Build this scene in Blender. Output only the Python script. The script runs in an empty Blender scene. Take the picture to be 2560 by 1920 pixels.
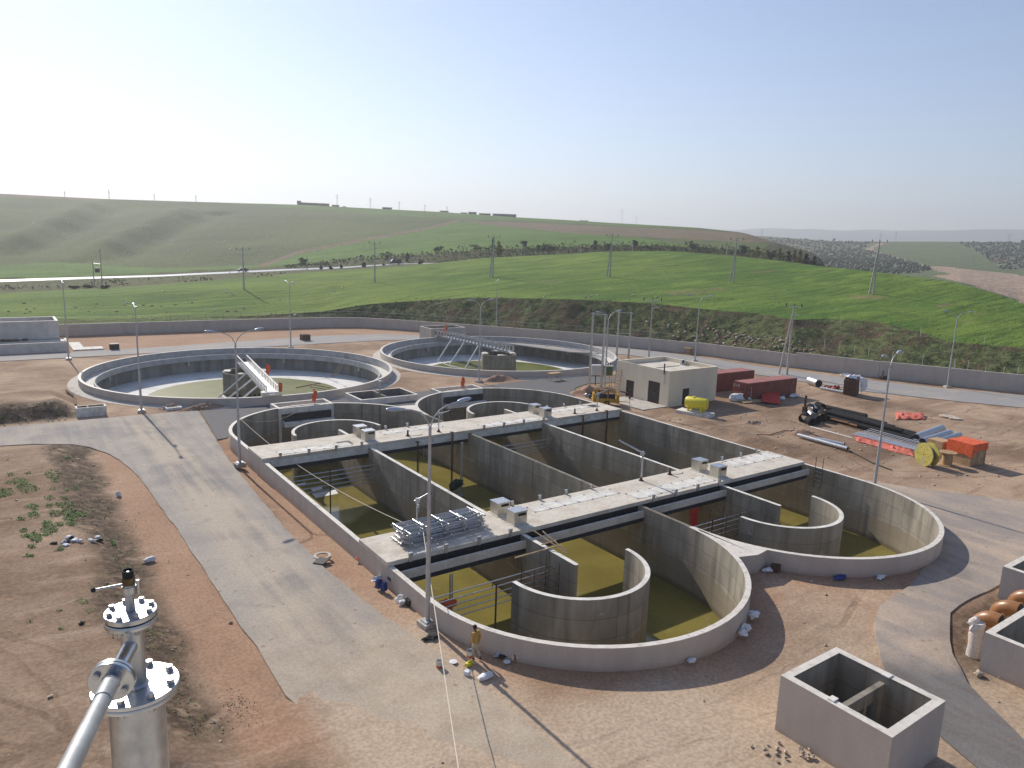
SKY_DUST=0.35; SKY_OZ=3.0; SKY_STR=0.112; SUN_STR=4.8; EXPOSURE=0.27; HAZE=0.0003
import bpy, bmesh, math, random
import numpy as np
from math import sin, cos, tan, pi, radians, degrees, atan2, sqrt, hypot
from mathutils import Vector, Matrix, noise as mnoise
from mathutils.geometry import delaunay_2d_cdt

random.seed(7)
SC = bpy.context.scene
COL = SC.collection

# ------------------------------------------------------------------ survey of the photograph (2560 x 1920)
FPX, PIT, ROL, YAW, EYE = 1837.2, radians(10.81), radians(1.93), radians(35.63), 20.0
_f = np.array([sin(YAW)*cos(PIT), cos(YAW)*cos(PIT), -sin(PIT)])
_r = np.array([cos(YAW), -sin(YAW), 0.0])
_u = np.cross(_r, _f)
CAMM = np.array([_r*cos(ROL)+_u*sin(ROL), -(-_r*sin(ROL)+_u*cos(ROL)), _f])

def ray(px, py):
    return CAMM.T @ np.array([(px-1280)/FPX, (py-960)/FPX, 1.0])
def G(px, py, z=0.0):
    d = ray(px, py); t = (z-EYE)/d[2]
    return Vector((d[0]*t, d[1]*t, z))
def PR(x, y, z):
    c = CAMM @ np.array([x, y, z-EYE])
    return 1280+FPX*c[0]/c[2], 960+FPX*c[1]/c[2]
def top_z(x, y, px, py):
    d = ray(px, py); return EYE+d[2]*hypot(x, y)/hypot(d[0], d[1])

# ------------------------------------------------------------------ mesh helpers
class MB:
    def __init__(s): s.v=[]; s.f=[]; s.m=[]; s.sm=[]
    def add(s, vs, fs, m=0, smooth=False):
        o=len(s.v); s.v.extend([tuple(v) for v in vs])
        for f in fs: s.f.append([i+o for i in f]); s.m.append(m); s.sm.append(smooth)
    def box(s, c, d, rz=0, m=0, M=None):
        hx,hy,hz=d[0]/2,d[1]/2,d[2]/2
        vs=[Vector((x,y,z)) for z in (-hz,hz) for x,y in ((-hx,-hy),(hx,-hy),(hx,hy),(-hx,hy))]
        R=M if M is not None else Matrix.Rotation(rz,3,'Z')
        vs=[R@v+Vector(c) for v in vs]
        s.add(vs,[(3,2,1,0),(4,5,6,7),(0,1,5,4),(1,2,6,5),(2,3,7,6),(3,0,4,7)],m)
    def b2(s, x0,x1,y0,y1,z0,z1,m=0): s.box(((x0+x1)/2,(y0+y1)/2,(z0+z1)/2),(x1-x0,y1-y0,z1-z0),0,m)
    def cyl(s, p0, p1, r0, r1=None, n=12, m=0, cap=True, smooth=True):
        r1=r0 if r1 is None else r1
        p0=Vector(p0); p1=Vector(p1); d=(p1-p0).normalized()
        a=d.orthogonal().normalized(); b=d.cross(a)
        vs=[]
        for p,r in ((p0,r0),(p1,r1)):
            for i in range(n):
                t=2*pi*i/n; vs.append(p+a*(r*cos(t))+b*(r*sin(t)))
        s.add(vs,[(i,(i+1)%n,n+(i+1)%n,n+i) for i in range(n)],m,smooth)
        if cap: s.add(vs,[tuple(range(n-1,-1,-1)),tuple(range(n,2*n))],m)
    def tube(s, pts, r, n=8, m=0, rs=None):
        pts=[Vector(p) for p in pts]; vs=[]; prev=None
        for i,p in enumerate(pts):
            d=(pts[min(i+1,len(pts)-1)]-pts[max(i-1,0)]).normalized()
            if prev is None: a=d.orthogonal().normalized()
            else: a=(prev-d*prev.dot(d)).normalized()
            prev=a; b=d.cross(a); rr=rs[i] if rs else r
            for k in range(n):
                t=2*pi*k/n; vs.append(p+a*(rr*cos(t))+b*(rr*sin(t)))
        fs=[(j*n+i,j*n+(i+1)%n,(j+1)*n+(i+1)%n,(j+1)*n+i) for j in range(len(pts)-1) for i in range(n)]
        s.add(vs,fs,m,True)
        L=len(pts)-1
        s.add(vs,[tuple(range(n-1,-1,-1)),tuple(range(L*n,L*n+n))],m)
    def lathe(s, prof, c=(0,0,0), n=32, m=0, ms=None, M=None, smooth=True, closed=False):
        c=Vector(c); vs=[]
        for r,z in prof:
            for i in range(n):
                t=2*pi*i/n; v=Vector((r*cos(t),r*sin(t),z))
                vs.append((M@v if M is not None else v)+c)
        k=len(prof); rng=range(k if closed else k-1)
        for j in rng:
            j2=(j+1)%k
            s.add_raw(vs if j==0 else None,[(j*n+i,j*n+(i+1)%n,j2*n+(i+1)%n,j2*n+i) for i in range(n)],ms[j] if ms else m,smooth)
    def add_raw(s, vs, fs, m, smooth):
        if vs is not None: s._o=len(s.v); s.v.extend([tuple(v) for v in vs])
        for f in fs: s.f.append([i+s._o for i in f]); s.m.append(m); s.sm.append(smooth)
    def prism(s, poly, z0, z1, m=0, mtop=None, bottom=True):
        n=len(poly); ar=sum(poly[i][0]*poly[(i+1)%n][1]-poly[(i+1)%n][0]*poly[i][1] for i in range(n))
        if ar<0: poly=poly[::-1]
        vs=[(p[0],p[1],z0) for p in poly]+[(p[0],p[1],z1) for p in poly]
        s.add(vs,[(i,(i+1)%n,n+(i+1)%n,n+i) for i in range(n)],m)
        s.add(vs,[tuple(range(n,2*n))],m if mtop is None else mtop)
        if bottom: s.add(vs,[tuple(range(n-1,-1,-1))],m)
    def strip(s, A, B, z0, z1, m=0, mo=None, mi=None, closed=False, smooth=True):
        """wall between two matching polylines A (outer) and B (inner)"""
        n=len(A); vs=[(p[0],p[1],z0) for p in A]+[(p[0],p[1],z1) for p in A]+[(p[0],p[1],z0) for p in B]+[(p[0],p[1],z1) for p in B]
        rng=range(n if closed else n-1)
        J=lambda i:(i+1)%n
        mo=m if mo is None else mo; mi=m if mi is None else mi
        s._o=len(s.v); s.v.extend(vs)
        s.add_raw(None,[(i,J(i),n+J(i),n+i) for i in rng],mo,smooth)
        s.add_raw(None,[(2*n+J(i),2*n+i,3*n+i,3*n+J(i)) for i in rng],mi,smooth)
        s.add_raw(None,[(n+i,n+J(i),3*n+J(i),3*n+i) for i in rng],m,False)
        if not closed:
            s.add_raw(None,[(0,n,3*n,2*n),(n-1,3*n-1,4*n-1,2*n-1)],mi,False)
    def blob(s, c, r, seed=0, amp=.25, n=10, m=0, fl=1.0, M=None):
        vs=[]; fs=[]; k=n//2
        for j in range(k+1):
            th=pi*j/k
            for i in range(n):
                ph=2*pi*i/n
                d=Vector((sin(th)*cos(ph),sin(th)*sin(ph),cos(th)))
                q=1+amp*mnoise.noise(d*1.7+Vector((seed*3.1,seed*1.7,seed)))*1.6
                v=Vector((d.x*r[0]*q,d.y*r[1]*q,d.z*r[2]*q))
                if M is not None: v=M@v
                if v.z<0: v.z*=fl
                vs.append(v+Vector(c))
        for j in range(k):
            for i in range(n): fs.append((j*n+i,(j+1)*n+i,(j+1)*n+(i+1)%n,j*n+(i+1)%n))
        s.add(vs,fs,m,True)
    def leaf(s, p, size, m=0, up=.3):
        n=Vector((random.gauss(0,1),random.gauss(0,1),random.gauss(up,1))).normalized()
        a=n.orthogonal().normalized(); a=(Matrix.Rotation(random.uniform(0,6.28),3,n)@a); b=n.cross(a)
        w=size*random.uniform(.6,1.2); h=w*random.uniform(.5,.9); p=Vector(p)
        s.add([p-a*w,p-b*h,p+a*w,p+b*h],[(0,1,2,3)],m)
    def build(s, name, mats, parent=None, angle=40):
        me=bpy.data.meshes.new(name); me.from_pydata(s.v,[],s.f)
        if not isinstance(mats,(list,tuple)): mats=[mats]
        for q in mats: me.materials.append(q)
        me.polygons.foreach_set('material_index',s.m); me.polygons.foreach_set('use_smooth',s.sm)
        me.validate(); me.update()
        try: me.set_sharp_from_angle(angle=radians(angle))
        except Exception: pass
        o=bpy.data.objects.new(name,me); COL.objects.link(o)
        if parent is not None: o.parent=parent
        return o

def thing(name, label, cat, loc=(0,0,0), rz=0, group=None):
    o=bpy.data.objects.new(name,None); COL.objects.link(o); o.location=loc; o.rotation_euler=(0,0,rz)
    o.empty_display_size=.3
    return tag(o,label,cat,group)
def tag(o,label,cat,group=None):
    o['label']=label; o['category']=cat
    if group: o['group']=group
    return o
def struct(o): o['kind']='structure'; return o
def stuff(o,label=None): o['kind']='stuff'; return o
def dup(root, loc, rz=None, label=None, group=None):
    r=root.copy(); COL.objects.link(r); r.location=loc
    if rz is not None: r.rotation_euler=(0,0,rz)
    if label: r['label']=label
    if group: r['group']=group
    for ch in list(root.children):
        c=ch.copy(); COL.objects.link(c); c.parent=r
        for g in list(ch.children):
            d=g.copy(); COL.objects.link(d); d.parent=c
    return r
def arc(cx,cy,r,a0,a1,n): return [(cx+r*cos(radians(a0+(a1-a0)*i/n)),cy+r*sin(radians(a0+(a1-a0)*i/n))) for i in range(n+1)]
def sm(a,b,x):
    t=max(0,min(1,(x-a)/(b-a))); return t*t*(3-2*t)
def NZ(x,y,s,seed=0): return mnoise.noise(Vector((x*s+seed*17.3,y*s-seed*9.1,seed*4.7)))
def inpoly(x,y,P):
    c=False; j=len(P)-1
    for i in range(len(P)):
        if (P[i][1]>y)!=(P[j][1]>y) and x<(P[j][0]-P[i][0])*(y-P[i][1])/(P[j][1]-P[i][1])+P[i][0]: c=not c
        j=i
    return c

# ------------------------------------------------------------------ materials
class NT:
    def __init__(s,name):
        s.mat=bpy.data.materials.new(name); s.mat.use_nodes=True; s.t=s.mat.node_tree; s.t.nodes.clear()
        s.out=s.t.nodes.new('ShaderNodeOutputMaterial'); s.b=s.t.nodes.new('ShaderNodeBsdfPrincipled')
        s.t.links.new(s.b.outputs[0],s.out.inputs[0]); s.tc=s.t.nodes.new('ShaderNodeTexCoord')
    def n(s,ty,**k):
        q=s.t.nodes.new(ty)
        for a,v in k.items(): setattr(q,a,v)
        return q
    def L(s,a,b): s.t.links.new(a,b)
    def coord(s,scale=(1,1,1),rot=(0,0,0)):
        m=s.n('ShaderNodeMapping'); m.inputs['Scale'].default_value=scale; m.inputs['Rotation'].default_value=rot
        s.L(s.tc.outputs['Object'],m.inputs[0]); return m.outputs[0]
    def noise(s,scale,det=4,co=None,rough=.55,dist=0):
        q=s.n('ShaderNodeTexNoise'); q.inputs['Scale'].default_value=scale; q.inputs['Detail'].default_value=det; q.inputs['Roughness'].default_value=rough; q.inputs['Distortion'].default_value=dist
        s.L(co if co is not None else s.tc.outputs['Object'],q.inputs['Vector']); return q.outputs['Fac']
    def vor(s,scale,co=None,feat='F1'):
        q=s.n('ShaderNodeTexVoronoi',feature=feat); q.inputs['Scale'].default_value=scale
        s.L(co if co is not None else s.tc.outputs['Object'],q.inputs['Vector']); return q.outputs['Distance']
    def ramp(s,f,a,b,lo=0.0,hi=1.0):
        q=s.n('ShaderNodeMapRange'); q.interpolation_type='SMOOTHSTEP'
        for i,v in zip(('From Min','From Max','To Min','To Max'),(a,b,lo,hi)): q.inputs[i].default_value=v
        s.L(f,q.inputs['Value']); return q.outputs['Result']
    def mix(s,f,a,b,mode='MIX'):
        q=s.n('ShaderNodeMix',data_type='RGBA',blend_type=mode); ins=q.inputs
        if isinstance(f,(int,float)): ins[0].default_value=f
        else: s.L(f,ins[0])
        for i,v in ((6,a),(7,b)):
            if isinstance(v,(tuple,list)): ins[i].default_value=(*v[:3],1)
            else: s.L(v,ins[i])
        return q.outputs[2]
    def math(s,op,a,b=0.0):
        q=s.n('ShaderNodeMath',operation=op)
        for i,v in ((0,a),(1,b)):
            if isinstance(v,(int,float)): q.inputs[i].default_value=v
            else: s.L(v,q.inputs[i])
        return q.outputs[0]
    def attr(s,name):
        q=s.n('ShaderNodeVertexColor',layer_name=name) ; sp=s.n('ShaderNodeSeparateColor'); s.L(q.outputs[0],sp.inputs[0]); return sp.outputs
    def z(s):
        sp=s.n('ShaderNodeSeparateXYZ'); s.L(s.tc.outputs['Object'],sp.inputs[0]); return sp.outputs
    def bump(s,f,strength,dist=.05):
        q=s.n('ShaderNodeBump'); q.inputs['Strength'].default_value=strength; q.inputs['Distance'].default_value=dist
        s.L(f,q.inputs['Height']); s.L(q.outputs[0],s.b.inputs['Normal'])
    def fin(s,col,rough=.8,metal=0,spec=.3):
        if isinstance(col,(tuple,list)): s.b.inputs['Base Color'].default_value=(*col[:3],1)
        else: s.L(col,s.b.inputs['Base Color'])
        if isinstance(rough,(int,float)): s.b.inputs['Roughness'].default_value=rough
        else: s.L(rough,s.b.inputs['Roughness'])
        s.b.inputs['Metallic'].default_value=metal
        s.b.inputs['Specular IOR Level'].default_value=spec
        return s.mat
def k(c,f): return tuple(min(1,x*f) for x in c)
def mk(name,c,rough=.75,metal=0,var=.14,scale=2.0,bump=0,bd=.02,spec=.3,dirt=None,dirtscale=.8):
    t=NT(name); f=t.noise(scale,5); col=t.mix(t.ramp(f,.3,.7),k(c,1-var),k(c,1+var))
    if dirt: col=t.mix(t.ramp(t.noise(dirtscale,6),.5,.72,0,.8),col,dirt)
    if bump: t.bump(t.noise(scale*6,4),bump,bd)
    return t.fin(col,rough,metal,spec)

MT={}
MT['paint_grey']=(lambda t: t.fin(t.mix(t.ramp(t.math('ADD',t.z()[2],t.math('MULTIPLY',t.noise(1.1,6),.7)),.72,.22,0,.5),t.mix(t.ramp(t.noise(.9,6,t.coord((1,1,.35))),.35,.75,0,.55),t.mix(t.ramp(t.noise(14,3),.3,.7),(.48,.425,.37),(.545,.485,.425)),(.40,.345,.29)),(.36,.26,.185)),.75))(NT('painted_grey_render'))
MT['paint_cap']=mk('painted_cap',(.66,.61,.54),.7,var=.08,scale=3,dirt=(.45,.40,.34),dirtscale=2.5)
MT['slab']=(lambda t:(t.bump(t.noise(30,4),.15,.01), t.fin(t.mix(t.ramp(t.noise(.7,7),.42,.68,0,.65),t.mix(t.ramp(t.noise(5,6),.3,.7),(.56,.50,.42),(.68,.62,.53)),(.45,.38,.30)),.85))[1])(NT('slab_concrete'))
def concrete_inner():
    t=NT('shuttered_concrete'); xyz=t.z()
    st=t.noise(.55,7,t.coord((1.0,1.0,.45)),dist=.4)
    st2=t.noise(1.0,5,t.coord((1.5,1.5,.10)))
    col=t.mix(t.ramp(st,.32,.7),(.235,.205,.165),(.385,.345,.285))
    col=t.mix(t.ramp(st2,.48,.7,0,.6),col,(.145,.13,.105))
    pan=t.n('ShaderNodeTexBrick'); pan.offset=0; cmb=t.n('ShaderNodeCombineXYZ')
    t.L(t.math('ADD',xyz[0],xyz[1]),cmb.inputs[0]); t.L(xyz[2],cmb.inputs[1]); t.L(cmb.outputs[0],pan.inputs['Vector'])
    for a,v in (('Scale',1),('Mortar Size',.026),('Brick Width',2.44),('Row Height',1.22),('Mortar Smooth',.5)): pan.inputs[a].default_value=v
    pan.inputs['Color1'].default_value=(.80,.80,.79,1); pan.inputs['Color2'].default_value=(1.14,1.13,1.11,1); pan.inputs['Mortar'].default_value=(.42,.41,.39,1)
    col=t.mix(.7,col,t.mix(1.0,col,pan.outputs[0],'MULTIPLY'))
    low=t.ramp(t.math('ADD',xyz[2],t.math('MULTIPLY',t.noise(.35,3),.9)),-1.0,-1.12)
    col=t.mix(t.math('MULTIPLY',low,.62),col,(.25,.20,.135))
    wet=t.ramp(t.math('ADD',xyz[2],t.math('MULTIPLY',t.noise(1.5,3),.3)),-2.9,-3.3)
    col=t.mix(t.math('MULTIPLY',wet,.75),col,(.13,.105,.05))
    ef=t.ramp(t.noise(1.6,7),.66,.74,0,.5); col=t.mix(ef,col,(.55,.53,.49))
    t.bump(t.noise(9,5),.25,.02)
    return t.fin(col,.85)
MT['conc']=concrete_inner()
MT['conc_pale']=mk('pale_concrete',(.68,.65,.59),.85,var=.12,scale=1.5,dirt=(.42,.39,.34),dirtscale=.9)
MT['pale_render']=mk('pale_grey_render',(.64,.59,.53),.8,var=.08,scale=1.2,dirt=(.52,.47,.41),dirtscale=.5)
MT['conc_base']=mk('plinth_concrete',(.50,.46,.41),.9,var=.15,scale=4,dirt=(.36,.29,.23))
MT['conc_pole']=mk('pole_concrete',(.46,.43,.38),.9,var=.12,scale=3)
MT['launder']=mk('launder_paint',(.42,.41,.40),.75,var=.12,scale=1.2,dirt=(.33,.31,.28),dirtscale=.7)
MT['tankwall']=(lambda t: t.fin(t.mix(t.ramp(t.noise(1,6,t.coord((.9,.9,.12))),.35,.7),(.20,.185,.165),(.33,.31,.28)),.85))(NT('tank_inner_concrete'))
MT['tankfloor']=mk('tank_floor_screed',(.72,.70,.66),.85,var=.07,scale=.8,dirt=(.50,.46,.40),dirtscale=.25)
MT['dark']=mk('black_and_painted_shade',(.025,.026,.03),.6,var=.2,scale=3)  # true black parts, plus shade painted into gutters, voids and openings
MT['black']=mk('black_plastic_pipe',(.02,.02,.022),.8,var=.3,scale=2,spec=.15)
MT['galv']=mk('galvanised_steel',(.50,.51,.53),.42,metal=.85,var=.14,scale=6)
MT['pole']=mk('lamp_pole_galvanised',(.46,.46,.46),.5,metal=.45,var=.08,scale=5)
MT['head']=mk('lamp_head_grey',(.38,.42,.50),.35,metal=.2,var=.05,scale=4,spec=.5)
MT['stain']=(lambda t:(t.bump(t.noise(60,3,t.coord((1,1,8))),.04,.002),t.fin(t.mix(t.ramp(t.noise(7,5),.3,.7),(.48,.48,.48),(.62,.62,.62)),t.ramp(t.noise(9,4),.3,.7,.24,.40),1.0))[1])(NT('brushed_stainless'))
MT['stain_matte']=(lambda t: t.fin(t.mix(t.ramp(t.noise(12,5),.35,.7),(.42,.42,.42),(.54,.54,.54)),t.ramp(t.noise(15,4),.3,.7,.30,.46),.9))(NT('scuffed_stainless'))
MT['gasket']=mk('gasket_rubber',(.03,.03,.03),.8)
MT['bronze']=mk('aged_bronze',(.13,.09,.05),.45,metal=.9,var=.3,scale=20)
MT['panelbox']=mk('cabinet_steel',(.62,.57,.47),.42,metal=.55,var=.1,scale=3)
MT['cream']=(lambda t:(t.bump(t.noise(25,4),.2,.01),t.fin(t.mix(t.ramp(t.noise(.6,6,t.coord((1,1,.4))),.4,.75,0,.45),t.mix(t.ramp(t.noise(9,4),.3,.7),(.75,.65,.48),(.80,.71,.54)),(.65,.55,.41)),.85))[1])(NT('cream_render'))
MT['brown']=mk('dark_brown_door',(.045,.032,.028),.5,var=.12,scale=4)
MT['contain']=(lambda t: t.fin(t.mix(t.ramp(t.noise(1.2,6,t.coord((1,1,.3))),.4,.75,0,.55),t.mix(t.ramp(t.noise(3,5),.3,.7),(.19,.055,.04),(.25,.075,.055)),(.13,.042,.03)),.6))(NT('container_red_paint'))
MT['contain_top']=mk('container_roof_paint',(.34,.13,.11),.65,var=.15,scale=1,dirt=(.26,.09,.07))
MT['yellow']=mk('yellow_tank_paint',(.72,.62,.03),.4,var=.06,scale=3,spec=.5)
MT['machine']=mk('machine_yellow',(.55,.30,.02),.5,var=.2,scale=4,dirt=(.20,.11,.03),dirtscale=3)
MT['engine']=mk('engine_dark',(.035,.03,.028),.6,var=.4,scale=10)
MT['orange']=mk('orange_wrap',(.72,.12,.035),.55,var=.25,scale=6,bump=.5,bd=.05)
MT['red']=mk('red_tarp',(.52,.035,.022),.65,var=.2,scale=3,bump=.4,bd=.05)
MT['pink']=mk('faded_red_tarp',(.62,.16,.11),.7,var=.25,scale=5,bump=.5,bd=.06)
MT['white']=mk('white_sheet',(.74,.74,.75),.6,var=.1,scale=5,bump=.4,bd=.05)
MT['translu']=mk('milky_plastic',(.62,.55,.50),.35,var=.18,scale=9,bump=.6,bd=.04,spec=.5)
MT['wood']=mk('raw_timber',(.50,.36,.22),.8,var=.25,scale=4)
MT['ply']=mk('plywood_crate',(.44,.29,.16),.8,var=.2,scale=2)
MT['drumyel']=mk('drum_flange_yellow',(.52,.44,.10),.7,var=.2,scale=3,dirt=(.33,.33,.31),dirtscale=1.5)
MT['drumgrey']=mk('drum_grey',(.14,.13,.12),.7,var=.3,scale=4)
MT['green_eq']=mk('transformer_green',(.10,.15,.09),.5,var=.12,scale=4)
MT['greywhite']=mk('cabinet_grey_white',(.52,.53,.55),.5,var=.08,scale=3)
MT['bluecan']=mk('blue_plastic',(.02,.05,.20),.45,var=.2,scale=6)
MT['elbow']=mk('orange_primer_pipe',(.30,.13,.042),.35,var=.12,scale=3,spec=.5)
MT['skin']=mk('skin',(.20,.11,.07),.6)
MT['jacket']=mk('tan_jacket',(.50,.30,.09),.85,var=.15,scale=8,bump=.4,bd=.03)
MT['trouser']=mk('cream_trousers',(.48,.42,.30),.85,var=.15,scale=8,bump=.4,bd=.03)
MT['hair']=mk('dark_cap',(.022,.013,.016),.8)
MT['shoe']=mk('dark_shoe',(.02,.018,.016),.7)
MT['pail']=mk('white_pail',(.60,.58,.55),.5,var=.1,scale=8,dirt=(.45,.36,.28),dirtscale=6)
MT['pailband']=mk('pail_orange_band',(.50,.12,.05),.5)
MT['darkgreen']=mk('dark_green_cloth',(.008,.035,.028),.8,var=.3,scale=4)
MT['rust']=mk('rusty_steel',(.10,.055,.035),.8,var=.35,scale=6)
MT['insul']=mk('insulator_dark',(.025,.022,.022),.4)
MT['rope']=mk('pale_rope',(.66,.58,.48),.8,var=.1,scale=9)
MT['bark']=mk('bark',(.09,.065,.045),.9,var=.25,scale=3)
def leafmat(name,c,var=.4):
    t=NT(name); col=t.mix(t.ramp(t.noise(.35,4),.3,.7),k(c,1-var),k(c,1+var)); t.fin(col,.75,0,.2); return t.mat
MT['leaf_dark']=leafmat('leaves_dark',(.030,.043,.020))
MT['leaf_mid']=leafmat('leaves_mid',(.045,.062,.026))
MT['leaf_yel']=leafmat('leaves_yellow',(.22,.18,.035))
MT['leaf_olive']=leafmat('leaves_olive',(.085,.10,.068),.3)
MT['scrub']=leafmat('scrub_leaves',(.105,.115,.05),.4)
MT['weed']=leafmat('weed_leaves',(.115,.21,.040),.35)
MT['weed_pale']=leafmat('weed_pale',(.21,.20,.13),.35)
MT['bldg']=mk('far_building_brown',(.17,.12,.10),.8,var=.2,scale=.1)
MT['stone']=mk('rubble_stone',(.46,.38,.30),.9,var=.35,scale=2)
MT['stonepink']=mk('rubble_soil_stone',(.33,.21,.15),.95,var=.3,scale=2)
MT['carblue']=mk('van_dark_blue',(.03,.035,.05),.3,metal=.4,spec=.6)
MT['carwhite']=mk('car_white',(.70,.70,.70),.3,spec=.6)
MT['glass']=mk('car_glass',(.02,.022,.025),.1,spec=.8)
MT['mast']=mk('distant_steel',(.16,.15,.15),.8)

def ground_mat():
    t=NT('site_earth'); A=t.attr('zone')
    big=t.noise(.09,6,dist=.4); mid=t.noise(.55,7); fine=t.noise(6,5); grit=t.noise(28,3)
    col=t.mix(t.ramp(big,.38,.62),(.225,.145,.092),(.43,.31,.215))
    col=t.mix(t.ramp(mid,.38,.72,0,.75),col,(.325,.222,.155))
    trk=t.noise(.5,5,t.coord((.25,1.7,1),(0,0,radians(-38))),dist=.6)
    col=t.mix(t.ramp(trk,.50,.70,0,.55),col,(.235,.145,.095))
    trk2=t.noise(.4,4,t.coord((.2,2.2,1),(0,0,radians(12))),dist=.4)
    col=t.mix(t.ramp(trk2,.56,.7,0,.5),col,(.50,.38,.28))
    xyz=t.z(); rutm=None
    def rut(cx,cy,r,wd):
        dx=t.math('SUBTRACT',xyz[0],cx); dy=t.math('SUBTRACT',xyz[1],cy); d=t.math('SQRT',t.math('ADD',t.math('MULTIPLY',dx,dx),t.math('MULTIPLY',dy,dy)))
        d=t.math('ADD',d,t.math('MULTIPLY',t.math('SUBTRACT',t.noise(.35,2),.5),.9)); return t.ramp(t.math('ABSOLUTE',t.math('SUBTRACT',d,r)),wd,wd*.35)
    for a in ((-18,22,19.0,.22),(-18,22,20.9,.22),(-18,24,23.2,.3),(-16,30,17.2,.2),(28,60,41.3,.26),(28,60,43.2,.26),(27,62,46.5,.3),(27,62,48.4,.3),(36,-10,25.5,.25),(36,-10,27.4,.25),(95,90,53.5,.28),(95,90,55.4,.28),(95,90,46.6,.3),(95,90,48.5,.3),(98,86,60.5,.25),(98,86,62.4,.25)):
        m=rut(*a); rutm=m if rutm is None else t.math('MAXIMUM',rutm,m)
    rutm=t.math('MULTIPLY',rutm,t.ramp(t.noise(.3,5),.40,.58)); tread=t.ramp(t.noise(3.2,2),.4,.6,.45,1)
    col=t.mix(t.math('MULTIPLY',t.math('MULTIPLY',rutm,tread),.62),col,(.20,.125,.08))
    # red gravel, damp weedy soil and painted bank shade, pale dust
    col=t.mix(t.math('MULTIPLY',A[0],t.ramp(mid,.2,.6,.5,1)),col,(.37,.225,.145))
    col=t.mix(t.math('MULTIPLY',A[1],t.ramp(t.noise(.9,6),.22,.5)),col,t.mix(t.ramp(t.noise(2.2,6),.42,.66),(.075,.05,.034),(.155,.108,.072)))
    col=t.mix(t.math('MULTIPLY',A[2],t.ramp(mid,.25,.6,.6,1)),col,(.46,.36,.265))
    peb=t.vor(3.2); col=t.mix(t.ramp(peb,.10,.04,0,.45),col,(.55,.46,.37))
    peb2=t.vor(5.5,t.coord((1,1,1),(0,0,1))); col=t.mix(t.ramp(peb2,.09,.04,0,.4),col,(.13,.085,.06))
    col=t.mix(t.ramp(fine,.3,.7,.0,1.0),t.mix(1,col,(.80,.79,.78),'MULTIPLY'),t.mix(1,col,(1.12,1.11,1.10),'MULTIPLY'))
    col=t.mix(t.ramp(grit,.35,.65,0,.5),col,t.mix(1,col,(1.3,1.28,1.25),'MULTIPLY'))
    h=t.math('ADD',t.math('SUBTRACT',t.math('MULTIPLY',mid,.5),t.math('MULTIPLY',rutm,.30)),t.math('ADD',t.math('MULTIPLY',fine,.22),t.math('MULTIPLY',grit,.06)))
    t.bump(h,.5,.12); return t.fin(col,.95,0,.15)
MT['ground']=ground_mat()
def road_mat(name,base,dust,amount,dirn,pat,fade=False,dark=None):
    t=NT(name)
    big=t.noise(.14,6,dist=.5); st=t.noise(.6,6,t.coord(dirn)); fine=t.noise(9,5); grit=t.noise(40,3)
    f=t.math('ADD',t.math('MULTIPLY',big,.6),t.math('MULTIPLY',st,.5))
    col=t.mix(t.ramp(f,.40+amount,.66+amount),dust,base)
    col=t.mix(t.ramp(t.noise(.33,5,dist=.3),.58,.74,0,pat),col,k(base,.72))
    if dark:
        yy=t.z()[1]; f3=t.ramp(t.math('ADD',yy,t.math('MULTIPLY',t.noise(.22,5),9.0)),22.5,18.5); col=t.mix(t.math('MULTIPLY',f3,.85),col,t.mix(t.ramp(st,.35,.65),k(dark,.8),k(dark,1.3)))
    if fade:
        xx=t.z()[0]; ex=t.ramp(t.math('ABSOLUTE',t.math('SUBTRACT',t.math('ADD',xx,t.math('MULTIPLY',t.noise(.15,4),2.0)),13.6)),1.0,3.0); col=t.mix(t.math('MULTIPLY',ex,.5),col,t.mix(t.ramp(t.noise(.3,5),.35,.65),(.25,.235,.225),(.33,.30,.275)))
        yy=t.z()[1]; f2=t.ramp(t.math('ADD',yy,t.math('MULTIPLY',t.noise(.22,6),22.0)),54.0,36.0); col=t.mix(t.math('MULTIPLY',f2,.92),col,t.mix(t.ramp(t.noise(.5,6),.35,.65),(.40,.32,.235),(.47,.385,.29)))
    spk=t.vor(1.3); spm=t.ramp(t.noise(.3,2),.46,.56)
    col=t.mix(t.math('MULTIPLY',t.ramp(spk,.20,.10,0,.6),spm),col,(.235,.15,.095))
    col=t.mix(t.ramp(fine,.3,.7),t.mix(1,col,(.88,.88,.88),'MULTIPLY'),t.mix(1,col,(1.1,1.1,1.1),'MULTIPLY'))
    col=t.mix(t.ramp(grit,.4,.7,0,.35),col,t.mix(1,col,(1.35,1.33,1.3),'MULTIPLY'))
    t.bump(t.math('ADD',t.math('MULTIPLY',fine,.4),t.math('MULTIPLY',grit,.3)),.4,.03); return t.fin(col,.9,0,.2)
MT['road']=road_mat('dusty_asphalt',(.215,.20,.19),(.43,.36,.285),.05,(1.8,.10,1),.45,True)
MT['road_side']=road_mat('very_dusty_asphalt',(.29,.25,.22),(.44,.345,.265),.02,(1.3,.25,1),.6,False,(.125,.12,.118))
MT['road_fresh']=road_mat('fresh_asphalt',(.135,.13,.13),(.30,.26,.22),-.20,(.3,1,1),.4)
MT['road_far']=road_mat('grey_asphalt',(.30,.285,.275),(.40,.34,.28),-.06,(.3,1,1),.4)
MT['highway']=mk('highway_asphalt',(.40,.39,.38),.28,var=.06,scale=.3,spec=.9)
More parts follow.
